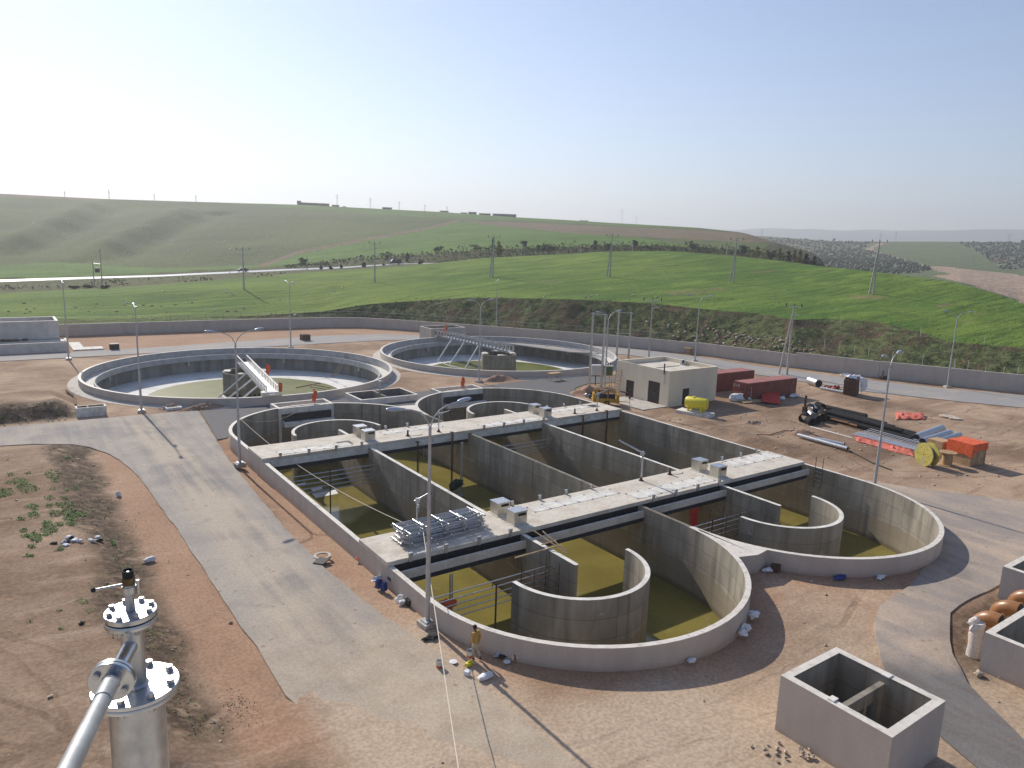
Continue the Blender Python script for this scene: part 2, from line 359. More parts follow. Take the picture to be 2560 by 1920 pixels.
def water_mat(name,c,c2,rough=.12):
    t=NT(name); col=t.mix(t.ramp(t.noise(.25,4),.35,.7),c,c2); col=t.mix(t.ramp(t.noise(1.8,6),.6,.75,0,.4),col,k(c,.72)); col=t.mix(t.ramp(t.noise(.8,8,dist=1.2),.60,.70,0,.4),col,(.27,.235,.12))
    t.bump(t.noise(3,3),.02,.02); return t.fin(col,rough,0,.45 if rough<.3 else .12)
MT['sludge']=water_mat('olive_sludge_water',(.185,.152,.038),(.24,.20,.052),.08)
MT['pond']=water_mat('green_pond_water',(.105,.115,.020),(.14,.145,.028),.5)
def terrain_mat(name,base,base2,crop,crop2,scrub,soil,s=1.0):
    t=NT(name); A=t.attr('zone')
    n1=t.noise(.02*s,6); n2=t.noise(.11*s,6); n3=t.noise(.7*s,5); n4=t.noise(2.6*s,4)
    col=t.mix(t.ramp(n1,.35,.68),base,base2)
    cr=t.mix(t.ramp(n1,.36,.66),crop,crop2); cr=t.mix(t.ramp(n2,.56,.75,0,.55),cr,k(crop2,.78))
    row=t.noise(.5*s,3,t.coord((.12,1.6,1),(0,0,radians(25))),dist=.3); cr=t.mix(t.ramp(row,.46,.64,0,.7),cr,k(crop,.62)); rw2=t.noise(.5*s,4,t.coord((.05,.42,1),(0,0,radians(38))),dist=.6); cr=t.mix(t.ramp(rw2,.48,.66,0,.6),cr,k(crop2,1.12)); cr=t.mix(t.ramp(t.noise(.05*s,7,dist=.8),.55,.68,0,.5),cr,k(crop,.7)); cr=t.mix(t.ramp(t.noise(.09*s,7,t.coord((.4,1.6,1),(0,0,.4))),.64,.74,0,.55),cr,k(soil,1.1))
    dk=t.ramp(t.vor(.16*s),.10,.03,0,.6); cr=t.mix(dk,cr,(.05,.06,.022))
    def msk(a,lo=.28,hi=.72): return t.ramp(t.math('ADD',a,t.math('MULTIPLY',t.math('SUBTRACT',n2,.5),.55)),lo,hi)
    col=t.mix(msk(A[1]),col,cr)
    so=t.mix(t.ramp(n3,.3,.7),soil,k(soil,1.45)); col=t.mix(msk(A[2]),col,so)
    sc=t.mix(t.ramp(n3,.38,.62),scrub,k(scrub,2.1)); sc=t.mix(t.ramp(t.noise(.16*s,7,t.coord((.6,1.8,1),(0,0,radians(-45))),dist=.5),.5,.64,0,.85),sc,k(soil,.62)); col=t.mix(msk(A[0]),col,sc)
    col=t.mix(t.ramp(n4,.3,.7),t.mix(1,col,(.72,.74,.72),'MULTIPLY'),t.mix(1,col,(1.25,1.23,1.2),'MULTIPLY'))
    t.bump(t.math('ADD',t.math('MULTIPLY',n3,.6),t.math('MULTIPLY',n4,.25)),.6,1.2/s); return t.fin(col,.95,0,.1)
MT['field']=terrain_mat('crop_field',(.09,.15,.03),(.11,.18,.035),(.085,.16,.024),(.165,.23,.038),(.062,.070,.028),(.20,.135,.085))
MT['hill']=terrain_mat('hill_grass',(.085,.105,.042),(.115,.14,.05),(.095,.17,.034),(.115,.19,.04),(.052,.052,.028),(.15,.11,.075),.35)
MT['farhill']=terrain_mat('far_hill_grass',(.12,.14,.075),(.14,.155,.085),(.13,.18,.065),(.15,.19,.075),(.10,.105,.075),(.30,.22,.165),.2)
MT['ridge']=mk('distant_ridge',(.12,.13,.12),.95,var=.2,scale=.002)
# ================================================================== WORLD, SUN, CAMERA
SUN_EL=radians(33.0); SUN_AZ=radians(-0.5)
w=bpy.data.worlds.new('World'); SC.world=w; w.use_nodes=True; nt=w.node_tree
sky=nt.nodes.new('ShaderNodeTexSky'); sky.sky_type='NISHITA'; sky.sun_disc=False
sky.sun_elevation=SUN_EL; sky.sun_rotation=SUN_AZ; sky.altitude=300; sky.air_density=1.0; sky.dust_density=SKY_DUST; sky.ozone_density=SKY_OZ
bg=nt.nodes['Background']; mxn=nt.nodes.new('ShaderNodeMix'); mxn.data_type='RGBA'; mxn.blend_type='MULTIPLY'; mxn.inputs[0].default_value=1; mxn.inputs[7].default_value=(1.03,.98,1.02,1); nt.links.new(sky.outputs[0],mxn.inputs[6]); nt.links.new(mxn.outputs[2],bg.inputs[0]); bg.inputs[1].default_value=SKY_STR
sl=bpy.data.lights.new('sun','SUN'); sl.energy=SUN_STR; sl.angle=radians(.53); sl.color=(1,.93,.82)
so=bpy.data.objects.new('sun',sl); COL.objects.link(so); so.rotation_euler=(-(pi/2-SUN_EL),0,-SUN_AZ)
cd=bpy.data.cameras.new('camera'); cam=bpy.data.objects.new('camera',cd); COL.objects.link(cam); SC.camera=cam
cd.sensor_fit='HORIZONTAL'; cd.sensor_width=36; cd.lens=36*FPX/2560; cd.clip_start=.1; cd.clip_end=30000
Rm=Matrix(((CAMM[0][0],-CAMM[1][0],-CAMM[2][0]),(CAMM[0][1],-CAMM[1][1],-CAMM[2][1]),(CAMM[0][2],-CAMM[1][2],-CAMM[2][2])))
cam.matrix_world=Matrix.Translation((0,0,EYE))@Rm.to_4x4()
SC.view_settings.view_transform='Standard'; SC.view_settings.look='None'; SC.view_settings.gamma=1; SC.view_settings.exposure=EXPOSURE

# ================================================================== TERRAIN BEYOND THE SITE WALL
WALL=[(-90,166),(-60,164),(9.5,161.8),(40,161),(62,159.8),(69,157.5),(75,151),(84,139),(94,125),(103.5,111.5),(108,103),(112,94.5),(116.5,76),(120.5,63),(125,53.6),(128,46.9),(140,30),(165,-6),(185,-40)]
def azD(x,y): return degrees(atan2(x,y)),hypot(x,y)
WAZ=sorted([azD(*p) for p in WALL])
wa=[a for a,_ in WAZ]; wd=[d for _,d in WAZ]
def feat(L):
    """(px,py,D) or (px,None,D,z): a terrain line surveyed at horizontal distance D"""
    out=[]
    for e in L:
        if e[1] is None:
            d=ray(e[0],620); out.append((degrees(atan2(d[0],d[1])),e[2],e[3]))
        else:
            d=ray(e[0],e[1]); out.append((degrees(atan2(d[0],d[1])),e[2],EYE+d[2]*e[2]/hypot(d[0],d[1])))
    out.sort(); return [np.array(q) for q in zip(*out)]
AZ=np.arange(-32,104.01,.2)
FT=[]
FT.append((AZ,np.interp(AZ,wa,wd)+.3,np.zeros_like(AZ)-.6))
FT.append((AZ,np.interp(AZ,wa,wd)+4,np.interp(AZ,[-30,5,15,30,45,55,70,90],[-.8,-.6,.5,1.0,1.4,1.5,.8,.5])))
FT.append(feat([(-700,830,178),(0,799,178),(300,797,178),(640,791,178),(800,781,179),(925,760,180),(1178,743,176),(1417,747,166),(1634,758,163),(1760,773,160),(1905,784,158),(1984,800,154),(2067,796,160),(2194,805,160),(2303,830,156),(2375,856,153),(2560,868,153),(2900,900,160)]))
FT.append(feat([(-700,770,215),(0,752,212),(610,718,214),(937,703,222),(1232,688,224),(1525,687,218),(1833,702,212),(2183,738,196),(2400,775,185),(2560,818,175),(2900,860,180)]))
FT.append(feat([(-700,750,255),(0,733,255),(268,721,258),(470,707,262),(800,679,275),(962,669,282),(1106,656,286),(1200,644,290),(1400,634,292),(1525,626,290),(1670,624.5,288),(1815,635,280),(2013,657,262),(2158,671,248),(2375,699,228),(2483,725,215),(2560,754,205),(2900,830,205)]))
FT.append(feat([(-700,712,285),(0,705,285),(398,691.5,292),(615,681,297),(720,676,300),(856,670.5,303),(946,664,306),(1000,661,308),(1200,659,315),(1500,650,318),(1750,655,318),(2000,675,308),(2100,None,300,-4),(2375,None,275,-6),(2560,None,255,-6),(2900,None,255,-6)]))
FT.append(feat([(-700,706,295),(0,699,295),(398,687.5,302),(615,677.3,306),(720,672.4,309),(856,667,312),(946,661.5,315),(1000,658.5,317),(1200,656,324),(1500,648,328),(1750,653,328),(2000,672,316),(2100,None,310,-4.5),(2375,None,290,-8),(2560,None,270,-8),(2900,None,270,-8)]))
FT.append(feat([(-700,702,304),(0,694,304),(398,682,312),(615,671,318),(720,664,322),(800,657,328),(900,649,332),(1000,641,336),(1200,624,340),(1400,616,342),(1600,612,340),(1750,616,338),(1900,629,330),(2000,645,322),(2060,656,318),(2120,None,315,-6),(2375,None,300,-9),(2560,None,285,-9),(2900,None,285,-9)]))
FT.append(feat([(-700,672,395),(0,664,390),(145,656,390),(398,667,385),(615,662,385),(760,648,392),(1000,622,400),(1200,605,405),(1400,600,408),(1600,603,402),(1750,609,390),(1862,612,375),(1950,628,360),(2060,652,345),(2120,None,340,-7),(2375,None,330,-10),(2560,None,320,-10),(2900,None,320,-10)]))
FT.append(feat([(-700,580,620),(0,575,600),(400,582,590),(700,580,580),(1000,573,560),(1200,570,550),(1400,578,520),(1562,586,500),(1742,592,470),(1862,600,440),(1950,618,410),(2060,648,375),(2120,None,360,-8),(2375,None,350,-11),(2560,None,340,-11),(2900,None,340,-11)]))
FT.append(feat([(-700,468,900),(0,484,880),(253,497,880),(506,505,870),(741,511.5,850),(889,519,830),(1106,530,800),(1287,543,770),(1400,549,750),(1525,557,720),(1742,569,650),(1862,582,590),(1909,598,550),(2000,624,470),(2060,646,410),(2120,None,380,-9),(2375,None,370,-12),(2560,None,360,-12),(2900,None,360,-12)]))
FT.append((FT[-1][0],FT[-1][1]+350,FT[-1][2]-14))
NSUB=[5,26,20,26,14,3,14,26,44,40,8]
Dg=np.stack([np.interp(AZ,a,d) for a,d,z in FT]); Zg=np.stack([np.interp(AZ,a,z) for a,d,z in FT])
rows_D=[];rows_Z=[];rowi=[]
for i,ns in enumerate(NSUB):
    for j in range(ns):
        t=j/ns; rows_D.append(Dg[i]*(1-t)+Dg[i+1]*t); rows_Z.append(Zg[i]*(1-t)+Zg[i+1]*t); rowi.append(i+t)
rows_D.append(Dg[-1]); rows_Z.append(Zg[-1]); rowi.append(len(NSUB))
RD=np.array(rows_D); RZ=np.array(rows_Z); RI=np.array(rowi)
fix=np.isin(RI,[0,5,6,10])
for _ in range(6):
    S=RZ.copy(); S[1:-1]=.25*RZ[:-2]+.5*RZ[1:-1]+.25*RZ[2:]; S[fix]=RZ[fix]; RZ=S
    S=RZ.copy(); S[:,1:-1]=.25*RZ[:,:-2]+.5*RZ[:,1:-1]+.25*RZ[:,2:]; RZ=S
XX=RD*np.sin(np.radians(AZ))[None]; YY=RD*np.cos(np.radians(AZ))[None]
# gullies and spurs of the big hill, lumps of the scrub bank, furrows of the field
SPUR=[((-40,640),(150,560),(262,497)),((200,655),(330,592),(470,530))]
for r in range(RD.shape[0]):
    ri=RI[r]
    for c in range(RD.shape[1]):
        x,y=XX[r,c],YY[r,c]
        if ri<2:
            e=sm(0.3,1,ri)*(1-sm(1.75,2,ri)); RZ[r,c]+=e*(.9*NZ(x,y,.05,1)+.45*NZ(x,y,.2,2)+.3*NZ(x,y,.5,3))*sm(-2,18,AZ[c])
        elif ri<4: RZ[r,c]+=sm(2,2.15,ri)*(1-sm(3.75,4,ri))*(.45*NZ(x,y,.03,4)+.2*NZ(x,y,.12,5))
        elif ri<7: RZ[r,c]+=(sm(6,6.2,ri)*(1-sm(6.85,7,ri)))*(.8*NZ(x,y,.1,6)) + (sm(4,4.3,ri)*(1-sm(4.7,5,ri)))*.35*NZ(x,y,.12,16)
        elif ri<10.5:
            e=sm(7.2,8.2,ri)*(1-sm(9.75,10,ri)); RZ[r,c]+=e*(2.2*NZ(x,y,.008,7)+.9*NZ(x,y,.03,8))
for r in range(RD.shape[0]):
    if not 7.9<RI[r]<10: continue
    e=sm(7.9,8.5,RI[r])*(1-sm(9.6,10,RI[r]))
    for c in range(RD.shape[1]):
        if AZ[c]>24 or e<=0: continue
        px,py=PR(XX[r,c],YY[r,c],RZ[r,c]); add=0
        for P in SPUR:
            for (ax,ay),(bx,by) in zip(P[:-1],P[1:]):
                if by<=py<=ay:
                    lx=ax+(bx-ax)*(py-ay)/(by-ay); u=(px-lx)/120
                    add+=4.0*(math.exp(-(u+.12)**2*7) - .85*math.exp(-(u-.62)**2*7))
        RZ[r,c]+=add*e
def surf(az,D):
    d=np.array([np.interp(az,AZ,Dg[i]) for i in range(len(Dg))]); z=np.array([np.interp(az,AZ,Zg[i]) for i in range(len(Dg))])
    return float(np.interp(D,d,z))
def rsurf(az,D):
    c=min(max((az-AZ[0])/.2,0),len(AZ)-1.001); i=int(c); f=c-i
    za=np.interp(D,RD[:,i],RZ[:,i]); zb=np.interp(D,RD[:,i+1],RZ[:,i+1]); return float(za*(1-f)+zb*f)
def hit(px,py,dmin=160,dmax=1200):
    """where the sight line through a pixel meets the surveyed terrain"""
    d=ray(px,py); h=hypot(d[0],d[1]); az=degrees(atan2(d[0],d[1])); D=dmin
    while D<dmax:
        z=EYE+d[2]*D/h
        if z<=rsurf(az,D): break
        D+=1.0
    return Vector((d[0]/h*D,d[1]/h*D,rsurf(az,D)))
def at(px,D,py=620):
    d=ray(px,py); h=hypot(d[0],d[1]); return Vector((d[0]/h*D,d[1]/h*D,rsurf(degrees(atan2(d[0],d[1])),D)))

# what grows where (surveyed outlines)
CROP=[[(-900,720),(-900,664),(0,664),(145,656),(253,661),(398,671),(520,668),(615,663),(655,664),(745,631),(925,598),(1070,571),(1142,554),(1200,558),(1417,581),(1562,589),(1670,606),(1740,616),(1600,618),(1200,630),(1000,645),(800,662),(615,676),(398,690),(0,700)]]
CRESTG=[[(500,500),(741,508),(1106,526),(1287,538),(1525,553),(1742,565),(1742,573),(1525,563),(1287,552),(1106,546),(889,532),(741,522)]]
SOIL=[[(1150,551),(1300,556),(1525,566),(1742,575),(1862,584),(1950,604),(1880,606),(1720,598),(1562,591),(1417,582),(1200,560)],[(-900,483),(0,482),(253,494),(300,500),(253,503),(0,492)],[(640,664),(745,626),(925,593),(1070,567),(1142,548),(1155,553),(1070,574),(925,601),(745,635),(660,668)],
      [(2330,690),(2420,680),(2620,700),(2620,790),(2540,750),(2480,728),(2400,705)]]
BARE=[[(1280,705),(1380,699),(1450,703),(1380,711)],[(1650,730),(1790,717),(1830,720),(1780,736),(1690,742)],[(2120,735),(2240,735),(2200,752),(2120,748)],[(2060,705),(2100,708),(2090,716)],[(2330,760),(2400,752),(2360,775)],[(2420,775),(2480,780),(2440,795)]]
OLIVE=[[(1880,591),(2085,603),(2180,606),(2160,625),(2230,641),(2330,672),(2300,684),(1900,684)],[(2395,606),(2700,606),(2700,674),(2500,674),(2460,640)]]
def zone_mesh(name,r0,r1,mat,fn):
    nr,nc=r1-r0+1,RD.shape[1]
    vs=[(XX[r,c],YY[r,c],RZ[r,c]) for r in range(r0,r1+1) for c in range(nc)]
    fs=[(a*nc+b,a*nc+b+1,(a+1)*nc+b+1,(a+1)*nc+b) for a in range(nr-1) for b in range(nc-1)]
    fs=[f[::-1] for f in fs]
    me=bpy.data.meshes.new(name); me.from_pydata(vs,[],fs); me.materials.append(MT[mat])
    me.polygons.foreach_set('use_smooth',[True]*len(fs))
    at_=me.color_attributes.new('zone','FLOAT_COLOR','POINT'); colr=[]
    for r in range(r0,r1+1):
        for c in range(nc):
            px,py=PR(XX[r,c],YY[r,c],RZ[r,c]); colr.extend((*fn(RI[r],AZ[c],px,py),1))
    at_.data.foreach_set('color',colr); me.update()
    o=bpy.data.objects.new(name,me); COL.objects.link(o); return struct(o)
ri=lambda v:int(np.argmin(abs(RI-v)))
def zbank(r,a,px,py):
    left=1-sm(10,26,a)       # the bank dies out into weedy crop on the left
    soil=.35*sm(30,50,a)+ (.75 if r<.9+.35*NZ(a,r,.25,3) and a>24 else 0)
    if px>1950 and py>815: soil=max(soil,.75+.5*NZ(px,py,.012,12))
    if 1700<px<1960 and py>800: soil=max(soil,.5)
    return (1-.55*left, .5*left, min(1,soil))
def zfield(r,a,px,py):
    soil=max([.42 if inpoly(px,py,P) else 0 for P in BARE])
    scrub=.8*(1-sm(2.0,2.12,r))*sm(0,20,a)*.5 + .45*sm(3.85,4,r)*(1-sm(5,20,a))
    return (scrub,1,soil)
def zval(r,a,px,py):
    s=1.0 if r>6 else .75
    if r>6 and a<16: s=.35+.6*sm(6,16,a)
    return (s*(1 if a<58 else .5),.25 if r<5 else 0,.35)
def zhill(r,a,px,py):
    if r>10: return (0,.3,.2)
    crop=1.0 if any(inpoly(px,py,P) for P in CROP) else (.62 if any(inpoly(px,py,P) for P in CRESTG) else 0)
    soil=.62 if any(inpoly(px,py,P) for P in SOIL) else 0
    scr=0
    if a>54 and py>608 and px>1850: scr=.9*sm(1850,1920,px)
    return (scr,crop if soil<.5 else 0,soil)
zone_mesh('embankment',ri(0),ri(2),'field',zbank)
zone_mesh('green_field',ri(2),ri(4),'field',zfield)
zone_mesh('roadside_verge',ri(4),ri(5),'field',zval)
zone_mesh('road_cutting',ri(6),ri(7),'field',zval)
zone_mesh('hillside',ri(7),len(RI)-1,'hill',zhill)
# highway between verge and cutting
r5,r6=ri(5),ri(6); nc=RD.shape[1]; b=MB()
for c in range(nc-1):
    q=[(XX[r,cc],YY[r,cc],RZ[r,cc]+.0) for r,cc in ((r5,c),(r6,c),(r6,c+1),(r5,c+1))]
    b.add(q,[(0,1,2,3)],0,True)
struct(b.build('highway',MT['highway']))

# far olive hills on the right, and the hazy ridge behind everything
def polar_sheet(name,feats,subs,mat,fn,amp,step=.25,a0=40,a1=110):
    A=np.arange(a0,a1,step); D_=np.stack([np.interp(A,f[0],f[1]) for f in feats]); Z_=np.stack([np.interp(A,f[0],f[2]) for f in feats])
    rd=[];rz=[]
    for i,ns in enumerate(subs):
        for j in range(ns): t=j/ns; rd.append(D_[i]*(1-t)+D_[i+1]*t); rz.append(Z_[i]*(1-t)+Z_[i+1]*t)
    rd.append(D_[-1]); rz.append(Z_[-1]); rd=np.array(rd); rz=np.array(rz); nc=len(A)
    vs=[];colr=[]
    for r in range(len(rd)):
        for c in range(nc):
            x,y=rd[r,c]*sin(radians(A[c])),rd[r,c]*cos(radians(A[c])); z=rz[r,c]+amp*NZ(x,y,.006,9)*(1 if 0<r<len(rd)-1 else 0)
            vs.append((x,y,z))
            if fn: colr.extend((*fn(*PR(x,y,z)),1))
    fs=[(a*nc+b,(a+1)*nc+b,(a+1)*nc+b+1,a*nc+b+1) for a in range(len(rd)-1) for b in range(nc-1)]
    me=bpy.data.meshes.new(name); me.from_pydata(vs,[],fs); me.materials.append(MT[mat]); me.polygons.foreach_set('use_smooth',[True]*len(fs))
    if fn:
        q=me.color_attributes.new('zone','FLOAT_COLOR','POINT'); q.data.foreach_set('color',colr)
    o=bpy.data.objects.new(name,me); COL.objects.link(o); struct(o); return np.array(vs)
def zfar(px,py):
    ol=.8 if any(inpoly(px,py,P) for P in OLIVE) else 0
    so=.95 if inpoly(px,py,SOIL[3]) else 0
    R=[(2210,605),(2172,622),(2190,632),(2240,645),(2300,662),(2340,672),(2440,682),(2700,712)]
    for (ax,ay),(bx,by) in zip(R[:-1],R[1:]):
        t=max(0,min(1,((px-ax)*(bx-ax)+(py-ay)*(by-ay))/((bx-ax)**2+(by-ay)**2)))
        if hypot((px-ax-t*(bx-ax))*.45,py-ay-t*(by-ay))<3+ (4 if px>2340 else 0): so=.95
    return (ol,.45 if ol==0 else 0,so)
FH=polar_sheet('far_hills',[feat([(1750,690,400),(2000,690,395),(2200,705,380),(2400,720,340),(2560,775,315),(3000,830,330)]),
  feat([(1750,672,560),(2000,676,560),(2200,682,550),(2400,690,500),(2560,712,470),(3000,735,470)]),
  feat([(1750,640,800),(2000,642,800),(2200,645,800),(2400,662,760),(2560,674,760),(3000,690,760)]),
  feat([(1750,585,1300),(1905,592,1300),(2085,603,1250),(2212,605,1250),(2560,607,1250),(3000,610,1250)]),
  feat([(1750,None,1700,15),(3000,None,1700,15)])],[12,16,26,6],'farhill',zfar,3.0)
polar_sheet('distant_ridge',[feat([(-1500,None,3500,-30),(4200,None,3500,-30)]),feat([(-1500,560,5600),(600,560,5600),(1500,568,5600),(1800,575,5600),(2000,572,5600),(2250,577,5600),(2560,574,5600),(3200,590,5600),(4200,600,5600)]),feat([(-1500,None,6300,40),(4200,None,6300,40)])],[10,3],'ridge',None,14,1.0,-60,140)
b=MB(); b.prism([(6600*cos(2*pi*i/64),6600*sin(2*pi*i/64)) for i in range(64)],-32,-31.5); struct(b.build('plain',MT['ridge']))
# ================================================================== SITE GROUND
T=1.2                              # top of the basin walls
LCX,LR,LYN,LYF=28.15,10.35,32.0,70.0     # left basin: outer radius and end centres
RCX,RR,RYN,RYF=48.95,10.70,31.6,69.3
TK1,TK2,TR=(29.63,107.76),(74.06,107.73),21.0
FLOOR=-3.6
def stad(cx,r,yn,yf,n=28):
    return arc(cx,yn,r,180,360,n)+arc(cx,yf,r,0,180,n)
FOOTL=stad(LCX,LR-.12,LYN,LYF); FOOTR=stad(RCX,RR-.12,RYN,RYF)
def gz(x,y):
    z=-.035+.03*NZ(x,y,.25,1)
    wob=.6*NZ(x,y,.12,2)+.35*NZ(x,y,.35,7)
    p=(1-sm(3.5+wob,6.5+wob*.5,x))*sm(24.8+wob,26.8+wob,y)*(1-sm(75.5,78.6,y+.2*wob))
    z+=p*(.95+.14*NZ(x,y,.15,3)+.05*NZ(x,y,.6,4)+.03*NZ(x,y,1.7,5))
    p=(1-sm(5.0,7.6,x+wob))*sm(89.3,92.5,y)*(1-sm(99,108,y)); z+=p*(1.5+.3*NZ(x,y,.3,6))
    yd=sm(64,67,x)*(1-sm(98,104,x))*sm(28,33,y)*(1-sm(60,66,y)); z+=yd*(.12+.16*NZ(x,y,.16,8)+.08*NZ(x,y,.5,9))
    rb=math.exp(-((x-66.0-(.6*NZ(x,y,.1,4)))/1.6)**2)*sm(40,44,y)*(1-sm(55,59,y)); z+=rb*(.45+.4*NZ(x,y,.5,10))
    fr=sm(18,22,x)*(1-sm(31,35,x))*(1-sm(17.5,20,y))*sm(3,8,y); z+=fr*(.05*NZ(x,y,.6,11))
    z-=.36*math.exp(-((x-33)/5.5)**2-((y-19.5)/4.5)**2)
    if x<18.2: z-=.42*sm(15.95,17.3,x)*sm(36,44,y)*(1-sm(70,74,y))
    kb=(1-sm(20.2,21.8,y))*sm(10,12,y)*(1-sm(6,9,x))*sm(-30,-20,x); z+=kb*.1*NZ(x,y,.5,12)
    return z
pts=[];seen=set()
def addp(x,y):
    pts.append(Vector((x,y)))
def jit(s): return random.uniform(-.3,.3)*s
WB=WALL[::-1]
outer=[(-130,-70),(200,-70)]+[(p[0]-.0,p[1]) for p in WB if p[0]>-89]+[(-130,168)]
def okp(x,y,mg=.35):
    for cx,r,yn,yf in ((LCX,LR,LYN,LYF),(RCX,RR,RYN,RYF)):
        yy=min(max(y,yn),yf)
        if hypot(x-cx,y-yy)<r+mg: return False
    for c in (TK1,TK2):
        if hypot(x-c[0],y-c[1])<TR+mg: return False
    return True
def fill(x0,x1,y0,y1,s,inner=None):
    y=y0
    while y<y1:
        x=x0
        while x<x1:
            X,Y=x+jit(s),y+jit(s)
            if (inner is None or not (inner[0]<=X<inner[1] and inner[2]<=Y<inner[3])) and okp(X,Y) and inpoly(X,Y,outer): addp(X,Y)
            x+=s
        y+=s
fill(-6,11,12,82,.65); fill(11,64,4,34,.8,(-6,11,12,82)); fill(62,102,26,66,.8); fill(-6,12,86,108,.8)
def infine(X,Y): return (-6<=X<11 and 12<=Y<82) or (11<=X<64 and 4<=Y<34) or (62<=X<102 and 26<=Y<66) or (-6<=X<12 and 86<=Y<108)
y=-68
while y<166:
    x=-128
    while x<198:
        X,Y=x+jit(2.4),y+jit(2.4)
        if not infine(X,Y) and okp(X,Y,.6) and inpoly(X,Y,outer): addp(X,Y)
        x+=2.6
    y+=2.6
edges=[]
holes=[FOOTL,FOOTR,arc(*TK1,TR-.1,0,360-360/64,63),arc(*TK2,TR-.1,0,360-360/64,63)]
# the two basins share a wall: one merged outline
def addloop(L):
    o=len(pts)
    for p in L: pts.append(Vector(p))
    for i in range(len(L)): edges.append((o+i,o+(i+1)%len(L)))
for L in holes: addloop(L)
addloop(outer)
V2,E2,F2,_,_,_=delaunay_2d_cdt(pts,edges,[],1,1e-4)
vs=[(v.x,v.y,gz(v.x,v.y)) for v in V2]; fs=[]
for f in F2:
    cx=sum(V2[i].x for i in f)/len(f); cy=sum(V2[i].y for i in f)/len(f)
    if not inpoly(cx,cy,outer) or any(inpoly(cx,cy,H) for H in holes): continue
    fs.append(tuple(f))
me=bpy.data.meshes.new('ground'); me.from_pydata(vs,[],fs); me.materials.append(MT['ground']); me.polygons.foreach_set('use_smooth',[True]*len(fs))
ca=me.color_attributes.new('zone','FLOAT_COLOR','POINT'); colr=[]
for x,y,z in vs:
    d=1e9
    for cx,r,yn,yf in ((LCX,LR,LYN,LYF),(RCX,RR,RYN,RYF)):
        yy=min(max(y,yn),yf); d=min(d,hypot(x-cx,y-yy)-r)
    red=(1-sm(.8,2.6,d+NZ(x,y,.4,1)))*.95
    red=max(red,.75*sm(6.3,7.2,x)*(1-sm(9.5,10.5,x))*sm(24,27,y)*(1-sm(74,78,y)))
    red=max(red,.8*sm(139,142,y)*(1-sm(70,80,x)))
    damp_shade=sm(2.6,3.9,x+1.1*NZ(x,y,.2,2))*(1-sm(6.0,7.0,x+.7*NZ(x,y,.3,3)))*sm(26.5,29,y)*(1-sm(78,79,y))
    damp_shade=max(damp_shade,.8*(1-sm(24.2+.8*NZ(x,y,.3,5),26.5,y+.6*NZ(x,y,.5,6)))*sm(21.0,22.6,y)*(1-sm(7.2,9.5,x)))  # damp bank soil, with slope shading put into the colour
    damp_shade=max(damp_shade,(1-sm(5.5,8,x))*sm(89,90,y)*(1-sm(93,95,y)))  # shade of the camera-facing bank painted as darker soil
    damp_shade=max(damp_shade,.42*(1-sm(2.5,4,x))*sm(25,28,y)*(1-sm(78,79,y))*(.75+.9*NZ(x,y,.12,51)))
    damp_shade=max(damp_shade,.38*sm(64,67,x)*(1-sm(100,105,x))*sm(26,32,y)*(1-sm(62,70,y))*(.6+1.1*NZ(x,y,.12,52)))
    damp_shade=max(damp_shade,.85*sm(35.5,37.5,x)*(1-sm(48.5,50,x))*sm(12.2,13.2,y-.0*x)*(1-sm(16.4,17.2,y+.5*NZ(x,y,.5,9))))
    damp_shade=max(damp_shade,.7*math.exp(-((y-(35+.5*(x-70)))/2.2)**2)*sm(64,68,x)*(1-sm(90,96,x))*(.5+NZ(x,y,.15,22)))
    damp_shade=max(damp_shade,.55*math.exp(-((x-66)/2.2)**2)*sm(38,44,y)*(1-sm(56,60,y)))
    damp_shade=max(damp_shade,.75*(1-sm(1.0,3.5,x))*sm(20.8,22.0,y)*(1-sm(24,30,y+1.5*NZ(x,y,.2,15))))  # same bank farther left: damp soil plus painted slope shading
    pale=max(0,.9*(1-sm(20.5,23,y+1.5*NZ(x,y,.2,8)))*(1-sm(22,34,x+3*NZ(x,y,.15,18))), .5*sm(12,16,x)*(1-sm(36,40,x))*(1-sm(19,23,y)), sm(9,11,x)*(1-sm(17,19,x))*(1-sm(30,36,y)))
    colr.extend((red,damp_shade,pale,1))
ca.data.foreach_set('color',colr); me.update()
struct(bpy.data.objects.new('ground',me)); COL.objects.link(bpy.data.objects['ground'])

